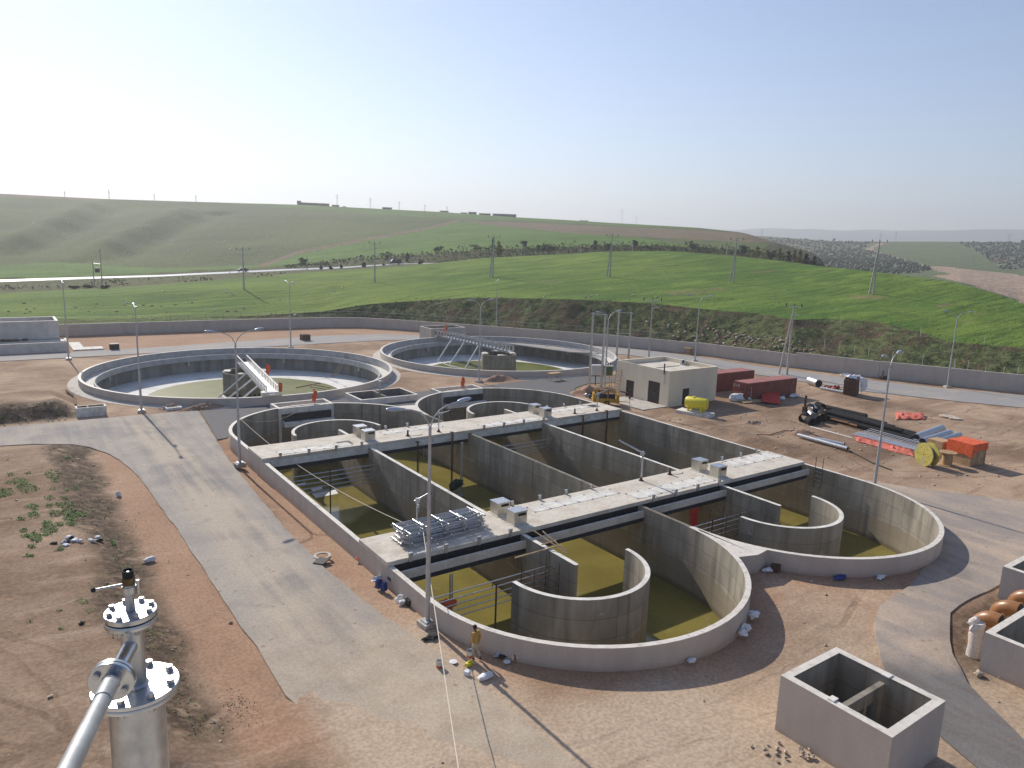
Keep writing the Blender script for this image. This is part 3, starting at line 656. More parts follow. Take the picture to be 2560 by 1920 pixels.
# ------------------------------------------------------------------ roads on the site (thin sheets with a real edge)
def smooth_poly(P,it=2):
    for _ in range(it):
        Q=[]
        for i in range(len(P)):
            a,b=P[i],P[(i+1)%len(P)]
            Q+=[(a[0]*.75+b[0]*.25,a[1]*.75+b[1]*.25),(a[0]*.25+b[0]*.75,a[1]*.25+b[1]*.75)]
        P=Q
    return P
def road(name,P,mat,z=.045,rough=.12,it=0):
    P=smooth_poly(P,it) if it else P
    Q=[]
    for i in range(len(P)):
        a,b=P[i],P[(i+1)%len(P)]; n=max(1,int(hypot(b[0]-a[0],b[1]-a[1])/1.0))
        for j in range(n):
            x=a[0]+(b[0]-a[0])*j/n; y=a[1]+(b[1]-a[1])*j/n
            Q.append((x+rough*NZ(x,y,.8,3),y+rough*NZ(x,y,.8,4)))
    n=len(Q); x0=min(q[0] for q in Q);x1=max(q[0] for q in Q);y0=min(q[1] for q in Q);y1=max(q[1] for q in Q); ip=[]
    if name=='access_road':
        yy=y0
        while yy<46:
            xx=8.0
            while xx<19:
                if inpoly(xx,yy,Q): ip.append(Vector((xx+random.uniform(-.15,.15),yy+random.uniform(-.15,.15))))
                xx+=.45
            yy+=.45
    v2,_,f2,_,_,_=delaunay_2d_cdt([Vector(q) for q in Q]+ip,[(i,(i+1)%n) for i in range(n)],[],1,1e-5)
    mb=MB(); fs=[]
    for f in f2:
        cx=sum(v2[i].x for i in f)/len(f); cy=sum(v2[i].y for i in f)/len(f)
        if inpoly(cx,cy,Q): fs.append(tuple(f))
    zf_=(lambda x,y: z-.125*max(1-sm(17.0,23.0,y+2.0*NZ(x,y,.22,41)+1.2*NZ(x,y,.7,42)),1-sm(.3,2.2,((x-9.35)*9.7+(y-28.6)*5.65)/11.2+.8*NZ(x,y,.5,43)+(4 if y>29.2 else 0)))) if name=='access_road' else (lambda x,y:z)
    mb.add([(v.x,v.y,zf_(v.x,v.y)) for v in v2],fs,0,True)
    ar=sum(Q[i][0]*Q[(i+1)%n][1]-Q[(i+1)%n][0]*Q[i][1] for i in range(n)); QQ=Q if ar>0 else Q[::-1]
    mb.add([(x,y,-.16) for x,y in QQ]+[(x,y,zf_(x,y)) for x,y in QQ],[(i,(i+1)%n,n+(i+1)%n,n+i) for i in range(n)])
    return struct(mb.build(name,MT[mat]))
lefte=[(-.2,80.8),(2.5,80.1),(4.1,79.2),(5.5,78.2),(6.6,76.6),(7.6,74.0),(8.4,71.0),(8.9,66),(9.1,60.2),(9.3,49.6),(9.3,39.8),(9.4,34.0),(9.3,29.4)]
righte=[(17.4,18.5),(17.0,24.8),(16.5,30.5),(16.0,33.5),(15.6,39.6),(15.5,47.5),(16.1,59.0),(16.5,66.5),(17.2,73.8)]
road('access_road',[(-130,88.8),(-130,80.9)]+lefte+[(10.6,25.5),(12.5,22.0),(15.0,19.3)]+righte+[(18.6,87.4),(13,88.0),(6.8,88.3)],'road')
aL=[(LCX+(LR+.25)*cos(radians(a)),LYF+(LR+.25)*sin(radians(a))) for a in range(158,46,-6)]
aR=[(RCX+(RR+.25)*cos(radians(a)),RYF+(RR+.25)*sin(radians(a))) for a in range(132,16,-6)]
road('fresh_asphalt_road',[(18.3,74.1),(17.3,74.0),(18.75,87.1),(24,86.9),(40,87.6),(52,88.3),(58,89.0),(64,90.6),(69.6,93.5),(72.3,88.5),(71.5,82),(69.5,78.4),(66,76.6),(62.6,75.2),(60.6,72.2)][0:0]+[(17.35,73.9),(18.75,87.1),(24,86.9),(40,85.9),(52,86.0),(58,85.6),(66,86.4),(73,85.3),(80,86.0),(82,80),(76.8,79.2),(71.5,80.4),(67.5,78.6),(64.8,75.6),(62.2,72.4),(60.2,71.8)]+aR[::-1]+aL[::-1],'road_fresh',z=.05,rough=.06)
aN=[(RCX+(RR+.12)*cos(radians(a)),RYN+(RR+.12)*sin(radians(a))) for a in range(0,-62,-6)]
road('side_road',[(59.75,71.7),(62.0,72.2),(62.1,57.6),(61.4,47.5),(62.1,38.9),(63.4,33.5),(66.0,28.4),(72,20.5),(90,6),(84,1),(62,12.0)]+[(53.2,16.9),(46.5,17.1),(43.6,16.9),(42.0,16.2),(40.4,15.5),(39.0,14.7),(36.8,13.0),(34.4,9.8),(31,3),(28,-8),(24,-8),(27.8,3),(31.5,11.8),(33.8,15.3),(35.6,16.7),(38.7,18.7),(41,19.6),(45,19.9)]+aN[::-1],'road_side',z=.041)
road('perimeter_road',[(-130,134),(-130,140.5),(9.7,139.6),(24.5,140.6),(55,145.5),(68,143.8),(76,138.5),(86,127),(97,114.5),(104.6,107.5),(107.5,99),(109.5,90),(111.5,77),(115.5,64),(121,52),(128,41),(142,21),(160,-4),(176,-30),(168,-36),(150,-8),(133,16),(120,33.5),(112.5,45),(106.5,56.5),(104.2,68),(102.2,79),(100.3,92),(97.8,100),(90,107),(84,126.5),(77,132),(64,134.8),(40,134.2),(9.7,133.6)],'road_far',z=.043)
# ================================================================== OXIDATION BASIN
basin=thing('oxidation_basin','twin racetrack concrete basin with curved ends, two walkways and shallow olive water','basin',(38.5,50,0))
basin_off=Vector((38.5,50,0))
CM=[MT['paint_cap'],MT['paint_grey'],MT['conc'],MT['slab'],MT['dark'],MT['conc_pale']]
def part(mb,name,mats,parent):
    """parts are modelled in site coordinates; keep them there under a placed empty"""
    o=mb.build(name,mats,parent); o.matrix_parent_inverse=Matrix.Translation(-Vector(parent.location)) ; return o
TH=.32
bz=FLOOR-.2
def half(cx,r,yn,yf,side,a_n,a_f,n=26):
    pass
# left outer wall: far end arc -> straight -> near end arc, stopping at the shared wall
def outline(cx,r,yn,yf,left):
    if left: return arc(cx,yf,r,0,180,36)+arc(cx,yn,r,180,360,36)
    return arc(cx,yn,r,180,360,36)+arc(cx,yf,r,0,180,36)
b=MB(); b.strip(outline(LCX,LR,LYN,LYF,True),outline(LCX,LR-TH,LYN,LYF,True),bz,T,0,1,2); part(b,'outer_wall',CM,basin)
b=MB(); b.strip(outline(RCX,RR,RYN,RYF,False),outline(RCX,RR-TH,RYN,RYF,False),bz,T+.003,0,1,2); part(b,'outer_wall',CM,basin)
b=MB(); b.b2(38.19,38.49,31.75,69.6,bz,T+.006,2); part(b,'shared_wall',[MT['paint_cap']]+CM[1:],basin)
# solid wedges where the round ends meet
def wedge(pts,name):
    b=MB(); b.prism(pts,-.4,T+.009,1,0); part(b,name,CM,basin)
LI=[(LCX+(LR-.02)*cos(radians(a)),LYN+(LR-.02)*sin(radians(a))) for a in (-4,-10,-18,-25,-31)]
RI_=[(RCX+(RR-.02)*cos(radians(a)),RYN+(RR-.02)*sin(radians(a))) for a in (209,201,192,184)]
wedge(LI+[(38.4,26.25)]+RI_[0:],'end_wedge')
LI=[(LCX+(LR-.02)*cos(radians(a)),LYF+(LR-.02)*sin(radians(a))) for a in (4,12,20,27)]
RI_=[(RCX+(RR-.02)*cos(radians(a)),RYF+(RR-.02)*sin(radians(a))) for a in (152,160,168,176)]
wedge(LI+RI_,'end_wedge')
# dividers and curved guide baffles
for x in (27.4,47.55):
    b=MB(); y0,y1=31.25,67.7; pr=[(x,y0)]+[(x+.16+.16*cos(radians(a)),y0+.16*sin(radians(a))-.0) for a in range(180,361,30)][1:]
    P=[(x+.16+.16*cos(radians(a)),y0+.16*sin(radians(a))) for a in range(180,361,30)]+[(x+.16+.16*cos(radians(a)),y1+.16*sin(radians(a))) for a in range(0,181,30)]
    b.prism(P,bz,T-.012,2,0); part(b,'divider_wall',[MT['conc_pale']]+CM[1:],basin)
for cx,cy,a0 in ((27.45,31.3,180),(47.55,31.2,180),(27.45,67.6,0),(47.65,67.5,0)):
    b=MB(); b.strip(arc(cx,cy,4.55,a0,a0+180,30),arc(cx,cy,4.25,a0,a0+180,30),bz,T-.012,0,2,2); part(b,'guide_baffle',[MT['conc_pale']]+CM[1:],basin)
b=MB(); b.prism(stad(LCX,LR-.1,LYN,LYF),FLOOR-.35,FLOOR-.12); b.prism(stad(RCX,RR-.1,RYN,RYF),FLOOR-.36,FLOOR-.13); part(b,'floor_slab',MT['conc'],basin)
for cx,r,yn,yf in ((LCX,LR,LYN,LYF),(RCX,RR,RYN,RYF)):
    b=MB(); b.prism(stad(cx,r-TH-.0+.05,yn,yf),FLOOR-.1,FLOOR+.0,bottom=False); part(b,'sludge_water',MT['sludge'],basin)
# inlet chambers at the far ends
for (x0,x1,y0,y1) in ((25.2,31.6,79.3,82.3),(45.8,52.3,79.2,82.1)):
    b=MB(); t=.3
    b.b2(x0,x1,y1-t,y1,-.6,T+.012,0); b.b2(x0,x0+t,y0,y1-t,-3.5,T+.012,0); b.b2(x1-t,x1,y0,y1-t,-3.5,T+.012,0)
    part(b,'inlet_chamber_wall',[MT['paint_cap']],basin)
    b=MB(); b.b2(x0+t,x1-t,y0-1.1,y0+.25,-.75,-.25); part(b,'inlet_weir_shelf',MT['conc_pale'],basin)
    b=MB(); b.b2(x0+t,x1-t,y0-.05,y0+.25,.55,T+.02,5); b.b2(x0+.5,x1-.5,y0-.52,y0-.36,-.25,.55,4); part(b,'inlet_opening',CM,basin)  # dark block painted for the shaded mouth under the lintel
# walkways
def walkway(y0,y1,x0,x1,near):
    b=MB(); hz=[]
    if near:
        b.b2(x0,x1,y0,y1,T+.02,T+.30,3)
        b.b2(x0+.05,x1-.05,y0-.62,y0-.44,.48,.98,3)      # lip of the gutter
        b.b2(x0+.05,x1-.05,y0-.44,y0+.06,.44,.60,4); b.b2(x0+.3,x1-.3,y0+.06,y0+.40,.40,T+.02,4)  # recess shade painted black on the gutter floor and back face
        b.b2(x0+.35,x1-.35,y0-.58,y0-.48,.16,.475,4)  # dark strip painted for the void under the beam
        b.b2(x0+.35,x1-.35,y1-.45,y1-.02,-.05,T+.02,5)
    else:
        b.b2(x0,x1,y0,y1,T+.02,T+.30,3); b.b2(x0+.3,x1-.3,y0+.02,y0+.4,.62,T+.02,5); b.b2(x0+.35,x1-.35,y0+.05,y0+.13,.26,.61,4)  # last strip likewise coloured as the dark void below the beam
        b.b2(x0+.3,x1-.3,y1-.4,y1-.03,.3,T+.02,5)
    wk=part(b,'walkway',CM,basin); return wk
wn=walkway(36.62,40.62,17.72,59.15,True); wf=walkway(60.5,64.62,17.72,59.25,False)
ZS=T+.30
def sock(x,y,par,flare=True):
    b=MB(); n=Vector((x,y,ZS-.12))
    b.add([(x-.08,y-.06,ZS-.15),(x+.08,y-.06,ZS-.15),(x+.08,y+.06,ZS-.15),(x-.08,y+.06,ZS-.15),(x-.13,y-.07,ZS+.38),(x+.13,y-.07,ZS+.38),(x+.13,y+.07,ZS+.38),(x-.13,y+.07,ZS+.38)],
      [(3,2,1,0),(4,5,6,7),(0,1,5,4),(1,2,6,5),(2,3,7,6),(3,0,4,7)])
    o=b.build('railing_socket',MT['galv'],par); o.matrix_parent_inverse=Matrix.Translation(-basin_off)
    o.matrix_parent_inverse=Matrix.Translation(-basin_off)@Matrix.Identity(4)
    return o
def sub(mb,name,mats,par):
    # sub-part under a part that itself sits in site coordinates
    return mb.build(name,mats,par)
for par,L in ((wn,[(x,36.45) for x in (19.15,21.6,24.0,26.4,39.55,42.0,44.5,47.1)]+[(x,40.68) for x in (29.5,32.0,34.5,37.0,50.1,52.6,55.2,57.6)]),
              (wf,[(x,60.42) for x in (19.25,21.75,24.25,26.7,40.0,42.45,45.0,47.65)]+[(x,64.7) for x in (31.1,33.5,51.4,53.9,56.4)])):
    for x,y in L:
        b=MB(); b.add([(x-.08,y-.06,ZS-.2),(x+.08,y-.06,ZS-.2),(x+.08,y+.06,ZS-.2),(x-.08,y+.06,ZS-.2),(x-.13,y-.07,ZS+.36),(x+.13,y-.07,ZS+.36),(x+.13,y+.07,ZS+.36),(x-.13,y+.07,ZS+.36)],
          [(3,2,1,0),(4,5,6,7),(0,1,5,4),(1,2,6,5),(2,3,7,6),(3,0,4,7)])
        sub(b,'railing_socket',MT['galv'],par)
# cover plates with lifting lugs, hatches
for par,(x0,x1,y0,y1) in ((wn,(30.2,38.2,38.75,39.85)),(wn,(38.55,47.3,37.05,38.4)),(wn,(52.0,58.8,38.7,40.2)),(wf,(19.4,26.0,60.9,62.0)),(wf,(30.2,36.6,62.9,63.9)),(wf,(40.2,47.4,60.9,61.9)),(wf,(50.3,56.2,62.8,63.8))):
    b=MB(); n=int((x1-x0)/1.25); d=(x1-x0)/n
    for i in range(n): b.b2(x0+i*d+.015,x0+(i+1)*d-.015,y0,y1,ZS-.01,ZS+.018)
    for i in range(n+1):
        for yy in (y0+.05,y1-.05): b.b2(x0+i*d-.09,x0+i*d+.09,yy-.03,yy+.03,ZS+.018,ZS+.05,1)
    sub(b,'cover_plates',[MT['conc_pale'],MT['galv']],par)
for par,(x0,x1,y0,y1) in ((wf,(25.0,26.3,61.3,62.5)),(wf,(56.7,57.9,62.7,63.9))):
    b=MB(); b.b2(x0,x1,y0,y1,ZS-.005,ZS+.006); sub(b,'open_hatch',MT['dark'],par)  # dark sheet painted for the shaded hatch hole

# ------------------------------------------------------------------ stainless cabinets over the dividers, in pairs
def cabinet(label):
    t=thing('drive_cabinet',label,'cabinet',(0,0,0),0,'steel drive cabinets on the basin walkways')
    b=MB(); b.b2(-.52,.52,-.45,.45,.05,.90); b.build('body',MT['panelbox'],t)
    b=MB()
    for i in range(5): b.box((.10+.0,-.47,.66+.035*i),(.62,.035,.022),0)
    b.build('louvre',MT['gasket'],t)
    b=MB(); b.b2(-.56,.56,-.49,.49,.90,.96); b.build('lid',MT['galv'],t)
    b=MB(); b.b2(-.60,.60,-.53,.53,0,.05); b.build('base',MT['conc_pale'],t); return t
CP=[((27.9,37.85),'steel cabinet on the near walkway beside the railing pile, front one of the pair'),((27.9,39.85),'steel cabinet on the near walkway beside the railing pile, rear one of the pair'),
    ((48.5,37.75),'steel cabinet near the right end of the front walkway, front one of the pair'),((48.5,39.75),'steel cabinet near the right end of the front walkway, rear one of the pair'),
    ((28.0,61.9),'steel cabinet by the open hatch on the far walkway, front one of the pair'),((28.0,63.8),'steel cabinet by the open hatch on the far walkway, rear one of the pair'),
    ((48.9,61.75),'steel cabinet toward the right on the far walkway, front one of the pair'),((48.9,63.75),'steel cabinet toward the right on the far walkway, rear one of the pair')]
c0=None
for (x,y),lab in CP:
    if c0 is None: c0=cabinet(lab); c0.location=(x,y,ZS)
    else: dup(c0,(x,y,ZS),None,lab)

# ------------------------------------------------------------------ davit cranes on the walkways
def davit(name,label,x,y,h,reach,ang,tilt=.35,r=.06):
    t=thing('davit',label,'davit crane',(x,y,ZS),ang,'davits standing on the walkways')
    b=MB(); b.cyl((0,0,.0),(0,0,.06),.20,.20,12); b.cyl((0,0,.06),(0,0,.28),.13,.08,12); b.build('foot',MT['rust'],t)
    b=MB(); b.cyl((0,0,.25),(0,0,h),r,r,10); b.build('post',MT['galv'],t)
    b=MB(); b.cyl((-.15,0,h-.1),(reach,0,h+reach*tilt),r*1.15,r*.8,10); b.box((.05,0,h-.05),(.28,.2,.3)); b.build('arm',MT['galv'],t)
    b=MB(); b.cyl((reach,-.04,h+reach*tilt-.08),(reach,.04,h+reach*tilt-.08),.10,.10,10); b.tube([(reach,0,h+reach*tilt-.1),(reach,0,h+reach*tilt-.45)],.015,5); b.blob((reach,0,h+reach*tilt-.5),(.06,.06,.08),1,.1,8); b.build('hook',MT['engine'],t)
    b=MB(); b.tube([(.08,0,h-.35),(.16,.1,h-.6),(.10,.05,h-.9)],.02,5); b.cyl((.08,-.12,h-.42),(.08,.12,h-.42),.09,.09,10); b.build('winch',MT['galv'],t)
    return t
davit('d','tall galvanised davit with slanted arm in the middle of the near walkway',41.95,40.15,2.35,2.0,radians(150),.5,.075)
davit('d','slim grey davit at the back of the near walkway behind the railing pile',21.75,40.55,1.9,.85,radians(-25),.55,.05)
davit('d','short davit with short arm near the middle of the far walkway',35.25,61.35,1.85,1.1,radians(-20),.25,.05)
davit('d','grey davit near the right end of the far walkway by its hatch',55.95,61.2,2.0,1.3,radians(-20),.35,.055)
for i,(x,y,lab) in enumerate(((31.85,61.35,'small rusty davit foot without post on far walkway, left of the short davit'),(52.65,61.2,'small rusty davit foot on far walkway near its right end'),(45.25,40.1,'stubby davit foot on near walkway right of the tall davit'))):
    b=MB(); b.cyl((x,y,ZS),(x,y,ZS+.06),.2,.2,12); b.cyl((x,y,ZS+.06),(x,y,ZS+.5),.12,.07,12); b.cyl((x,y,ZS+.5),(x,y,ZS+.58),.1,.1,10)
    b.tube([(x+.2,y,ZS+.03),(x+.5,y-.3,ZS+.03),(x+1.1,y-.35,ZS+.03),(x+1.5,y-.1,ZS+.03)],.018,5)
    tag(b.build('davit_stub',MT['rust']),lab,'davit foot','davit feet without posts')

# ------------------------------------------------------------------ pile of galvanised railing panels on the near walkway
rp0=None
for i in range(17):
    L=5.9+random.uniform(-.3,.3); x=22.55+random.uniform(-.28,.28); y=38.85+random.uniform(-.25,.25)-(i%3-1)*.28; z=ZS+.09+.06*i; rz=radians(random.uniform(-4,4)+3)
    lab='galvanised railing panel in the pile on the near walkway, topmost' if i==16 else ('galvanised railing panel lying lowest in the pile on the near walkway' if i==0 else 'galvanised railing panel in the middle of the pile on the near walkway')
    if rp0 is None:
        rp0=thing('railing_panel',lab,'railing panel',(0,0,0),0,'railing panels stacked on the near walkway')
        b=MB()
        for yy in (-.55,-.1,.35,.6): b=MB(); b.cyl((-2.95,yy,0),(2.95,yy,0),.026,.026,8); b.build('rail',MT['galv'],rp0)
        pass
        for k2 in range(5):
            b=MB(); xx=-2.8+1.4*k2; b.cyl((xx,-.655,.03),(xx,.66,.03),.034,.034,8); b.box((xx,-.655,.03),(.16,.02,.12)); b.build('post',MT['galv'],rp0)
        r=rp0
    else: r=dup(rp0,(0,0,0),None,lab)
    r.location=(x,y,z); r.rotation_euler=(radians(random.uniform(-2,2)),radians(random.uniform(-.4,.4)),rz)

# ------------------------------------------------------------------ horizontal bar sets and guide masts in the channels
def bars(label,x0,x1,y,z0,n,dz,dy,mast=None,my=0):
    t=thing('bar_barrier',label,'bar barrier',((x0+x1)/2,y,FLOOR),0,'bar barriers spanning the channels')
    for i in range(n):
        b=MB(); b.cyl((x0-(x0+x1)/2,dy*i,z0-dz*i-FLOOR),((x1-x0)/2,dy*i,z0-dz*i-FLOOR),.04,.04,8); b.build('bar',MT['galv'],t)
    if mast is not None:
        b=MB(); b.cyl((mast-(x0+x1)/2,my,0),(mast-(x0+x1)/2,my,z0+.5-FLOOR),.055,.055,10); b.tube([(mast-(x0+x1)/2,my,z0+.5-FLOOR),(mast-(x0+x1)/2-.25,my,z0+.55-FLOOR),(mast-(x0+x1)/2-.3,my,z0+.4-FLOOR)],.04,6); b.build('mast',MT['rust'],t)
    return t
bars('five steel bars with rusty mast across the front left channel','' or 18.15,27.4,33.6,.2,5,.42,0.05,22.6,-1.2)
bars('thin steel bars with upright mast across the rear left channel',18.15,27.4,58.6,.1,5,.42,.05,22.7,-.6)
bars('thin steel bars across the channel right of the tall divider under the far walkway',38.5,47.5,58.6,-.1,4,.42,.05)
bars('thin steel bars with upright across the front channel right of the shared wall',38.5,47.5,33.6,.0,4,.42,.05,42.4,-.5)
# dark rebar frames standing by the guide baffles
def frame(label,x,y,w,d,h):
    t=thing('scaffold',label,'scaffold frame',(x,y,FLOOR),0,'dark scaffold frames by the baffles')
    for sx in (0,w):
        for sy in (0,d): b=MB(); b.cyl((sx,sy,0),(sx,sy,h),.03,.03,6); b.build('upright',MT['rust'],t)
    b=MB(); z=.6
    while z<h-.1:
        b.cyl((0,0,z),(w,0,z),.02,.02,5); b.cyl((0,d,z),(w,d,z),.02,.02,5); b.cyl((0,0,z),(0,d,z),.02,.02,5); b.cyl((w,0,z),(w,d,z),.02,.02,5); z+=.85
    b.build('rungs',MT['rust'],t); return t
frame('dark scaffold frame beside the divider inside the front left round end',25.2,32.2,1.9,1.3,4.6)
frame('dark scaffold frame beside the divider inside the front right round end',43.9,33.0,1.6,1.6,4.2)
# submerged mixers wrapped in plastic on guide rails
def mixer(label,x,y,mat,ztop,zm):
    t=thing('mixer',label,'mixer',(x,y,FLOOR),0)
    b=MB(); b.b2(-.05,.05,-.05,.05,0,ztop-FLOOR); b.b2(.12,.18,-.03,.03,0,ztop-FLOOR); b.build('guide_rail',MT['galv'],t)
    b=MB(); b.blob((-.35,-.1,zm),(.62,.30,.38),x,.5,14); b.blob((-1.0,-.15,zm-.15),(.3,.4,.45),x+3,.6,12); b.build('wrapped_motor',MT[mat],t)
    b=MB(); b.cyl((-.2,0,0),(-.2,0,zm),.05,.05,8); b.b2(-.4,.2,-.25,.25,0,.08); b.build('stand',MT['galv'],t); return t
mixer('mixer wrapped in orange plastic on its rail under the near walkway, left channel',21.3,35.4,'orange',.4,2.1)
mixer('mixer draped in dark green sheet on a mast in the channel behind the near walkway',35.0,56.6,'darkgreen',1.6,1.25)
o=MB(); o.blob((18.75,35.2,-.9),(.35,.3,.5),5,.6,12); tag(o.build('wrapped_motor',MT['orange']),'bundle in orange plastic hanging against the left wall under the near walkway','wrapped motor')
# guide masts in front of the far walkway
for i,(x,z1,lab) in enumerate(((32.3,.9,'steel guide mast rising past the far walkway left of the short davit'),(36.1,1.4,'steel guide mast rising past the far walkway right of the short davit'),(53.0,1.2,'steel guide mast against the far walkway near the right channel'),(56.6,1.4,'rightmost steel guide mast against the far walkway'))):
    b=MB(); b.b2(x-.05,x+.05,60.1,60.2,FLOOR,z1+.3); b.b2(x+.12,x+.16,60.13,60.17,FLOOR,z1); b.box((x+.05,60.3,z1+.2),(.3,.4,.05)); tag(b.build('guide_mast',MT['rust']),lab,'guide mast','guide masts along the far walkway')
# red cloth hanging, white sheets floating
def cloth(name,label,cat,P,mat,th=.02,nx=8,ny=8,amp=.06,seed=1,group=None):
    """P: four world corners; a crumpled sheet with thickness"""
    P=[Vector(p) for p in P]; b=MB(); vs=[]
    nn=(P[1]-P[0]).cross(P[3]-P[0]).normalized()
    for k2 in (0,1):
        for j in range(ny+1):
            for i in range(nx+1):
                u,v=i/nx,j/ny; q=(P[0]*(1-u)+P[1]*u)*(1-v)+(P[3]*(1-u)+P[2]*u)*v
                e=amp*(mnoise.noise(q*1.9+Vector((seed,0,0)))+.6*mnoise.noise(q*5+Vector((0,seed,0))))
                if 0<i<nx and 0<j<ny: q=q+nn*(abs(e)*1.6)
                else: q=q+Vector((e,e*.7,0))*1.2
                vs.append(q-nn*(th*k2))
    N=(nx+1)*(ny+1); fs=[]
    for j in range(ny):
        for i in range(nx):
            a=j*(nx+1)+i; fs.append((a,a+1,a+nx+2,a+nx+1)); fs.append((N+a,N+a+nx+1,N+a+nx+2,N+a+1))
    rim=[i for i in range(nx+1)]+[j*(nx+1)+nx for j in range(1,ny+1)]+[ny*(nx+1)+i for i in range(nx-1,-1,-1)]+[j*(nx+1) for j in range(ny-1,0,-1)]
    for i in range(len(rim)): a,c=rim[i],rim[(i+1)%len(rim)]; fs.append((a,N+a,N+c,c))
    b.add(vs,fs,0,True); o=b.build(name,MT[mat]); return tag(o,label,cat,group)
cloth('hanging_cloth','long red cloth hanging from the near walkway in the right basin','cloth',[(43.1,35.9,.2),(44.1,35.9,.2),(43.9,35.7,-2.3),(43.2,35.7,-2.0)],'red',.03,6,10,.08,3)
s_=G(700+95,1225,FLOOR)
for i,(px,py,w_,d_,lab) in enumerate(((790,1245,2.2,1.3,'largest white foam sheet floating in the rear left channel'),(782,1228,1.0,.8,'small white foam sheet beside the largest one in the rear left channel'),(745,1215,.8,.6,'white foam scrap nearest the left wall in the rear left channel'))):
    p=G(px,py,FLOOR+.02); cloth('foam_sheet',lab,'foam sheet',[p,p+Vector((w_,.15,0)),p+Vector((w_+.2,d_,.02)),p+Vector((.1,d_,0))],'white',.05,3,3,.03,i,'white foam sheets on the basin water')
b=MB(); p=G(1935,1300,FLOOR); b.cyl(p+Vector((-.8,0,.05)),p+Vector((.3,-.2,.8)),.03,.03,6); b.cyl(p+Vector((0,.3,.05)),p+Vector((.2,-.5,.9)),.03,.03,6); b.cyl(p+Vector((.3,0,.05)),p+Vector((-.1,-.3,.9)),.03,.03,6); b.box(p+Vector((-.6,0,.6)),(.9,.2,.05),.5); tag(b.build('trestle',MT['wood']),'broken timber trestle standing in the yellow water by the right baffle','trestle')
# timber frame leaning over the front left divider, ladder on the right wall
b=MB(); 
for a,c in (((27.3,35.2,2.0),(28.0,32.6,1.25)),((27.9,35.0,1.9),(28.2,33.0,1.25)),((27.4,34.4,1.3),(28.4,34.2,1.45)),((25.1,34.1,1.05),(28.4,33.7,1.3))): b.cyl(a,c,.05,.05,5)
tag(b.build('timber_trestle',MT['wood']),'knocked together timber frame lying across the divider below the near walkway','timber frame')
t=thing('ladder','galvanised ladder hooked over the right basin wall','ladder',(59.3,34.9,0))
b=MB(); b.cyl((0,-.02,T+1.0),(.0,-.02,-.6),.03,.03,8); b.cyl((.0,-.72,T+1.0),(.0,-.72,-.6),.03,.03,8)
for q in b.v[:]: pass
part_=b.build('stiles',MT['rust'],t)
b=MB()
for zz in (.9,.5,.1,-.3): b.cyl((0,0,zz),(0,-.74,zz),.022,.022,6)
b.build('rungs',MT['galv'],t); t.location=(59.22,35.6,0)

# floating debris in the basin
b=MB()
for i in range(16): b.box((35.0+random.gauss(0,.7),26.2+random.gauss(0,.5),FLOOR+.03),(random.uniform(.1,.5),random.uniform(.05,.2),.03),random.uniform(0,3))
stuff(b.build('floating_debris',[MT['wood']]))
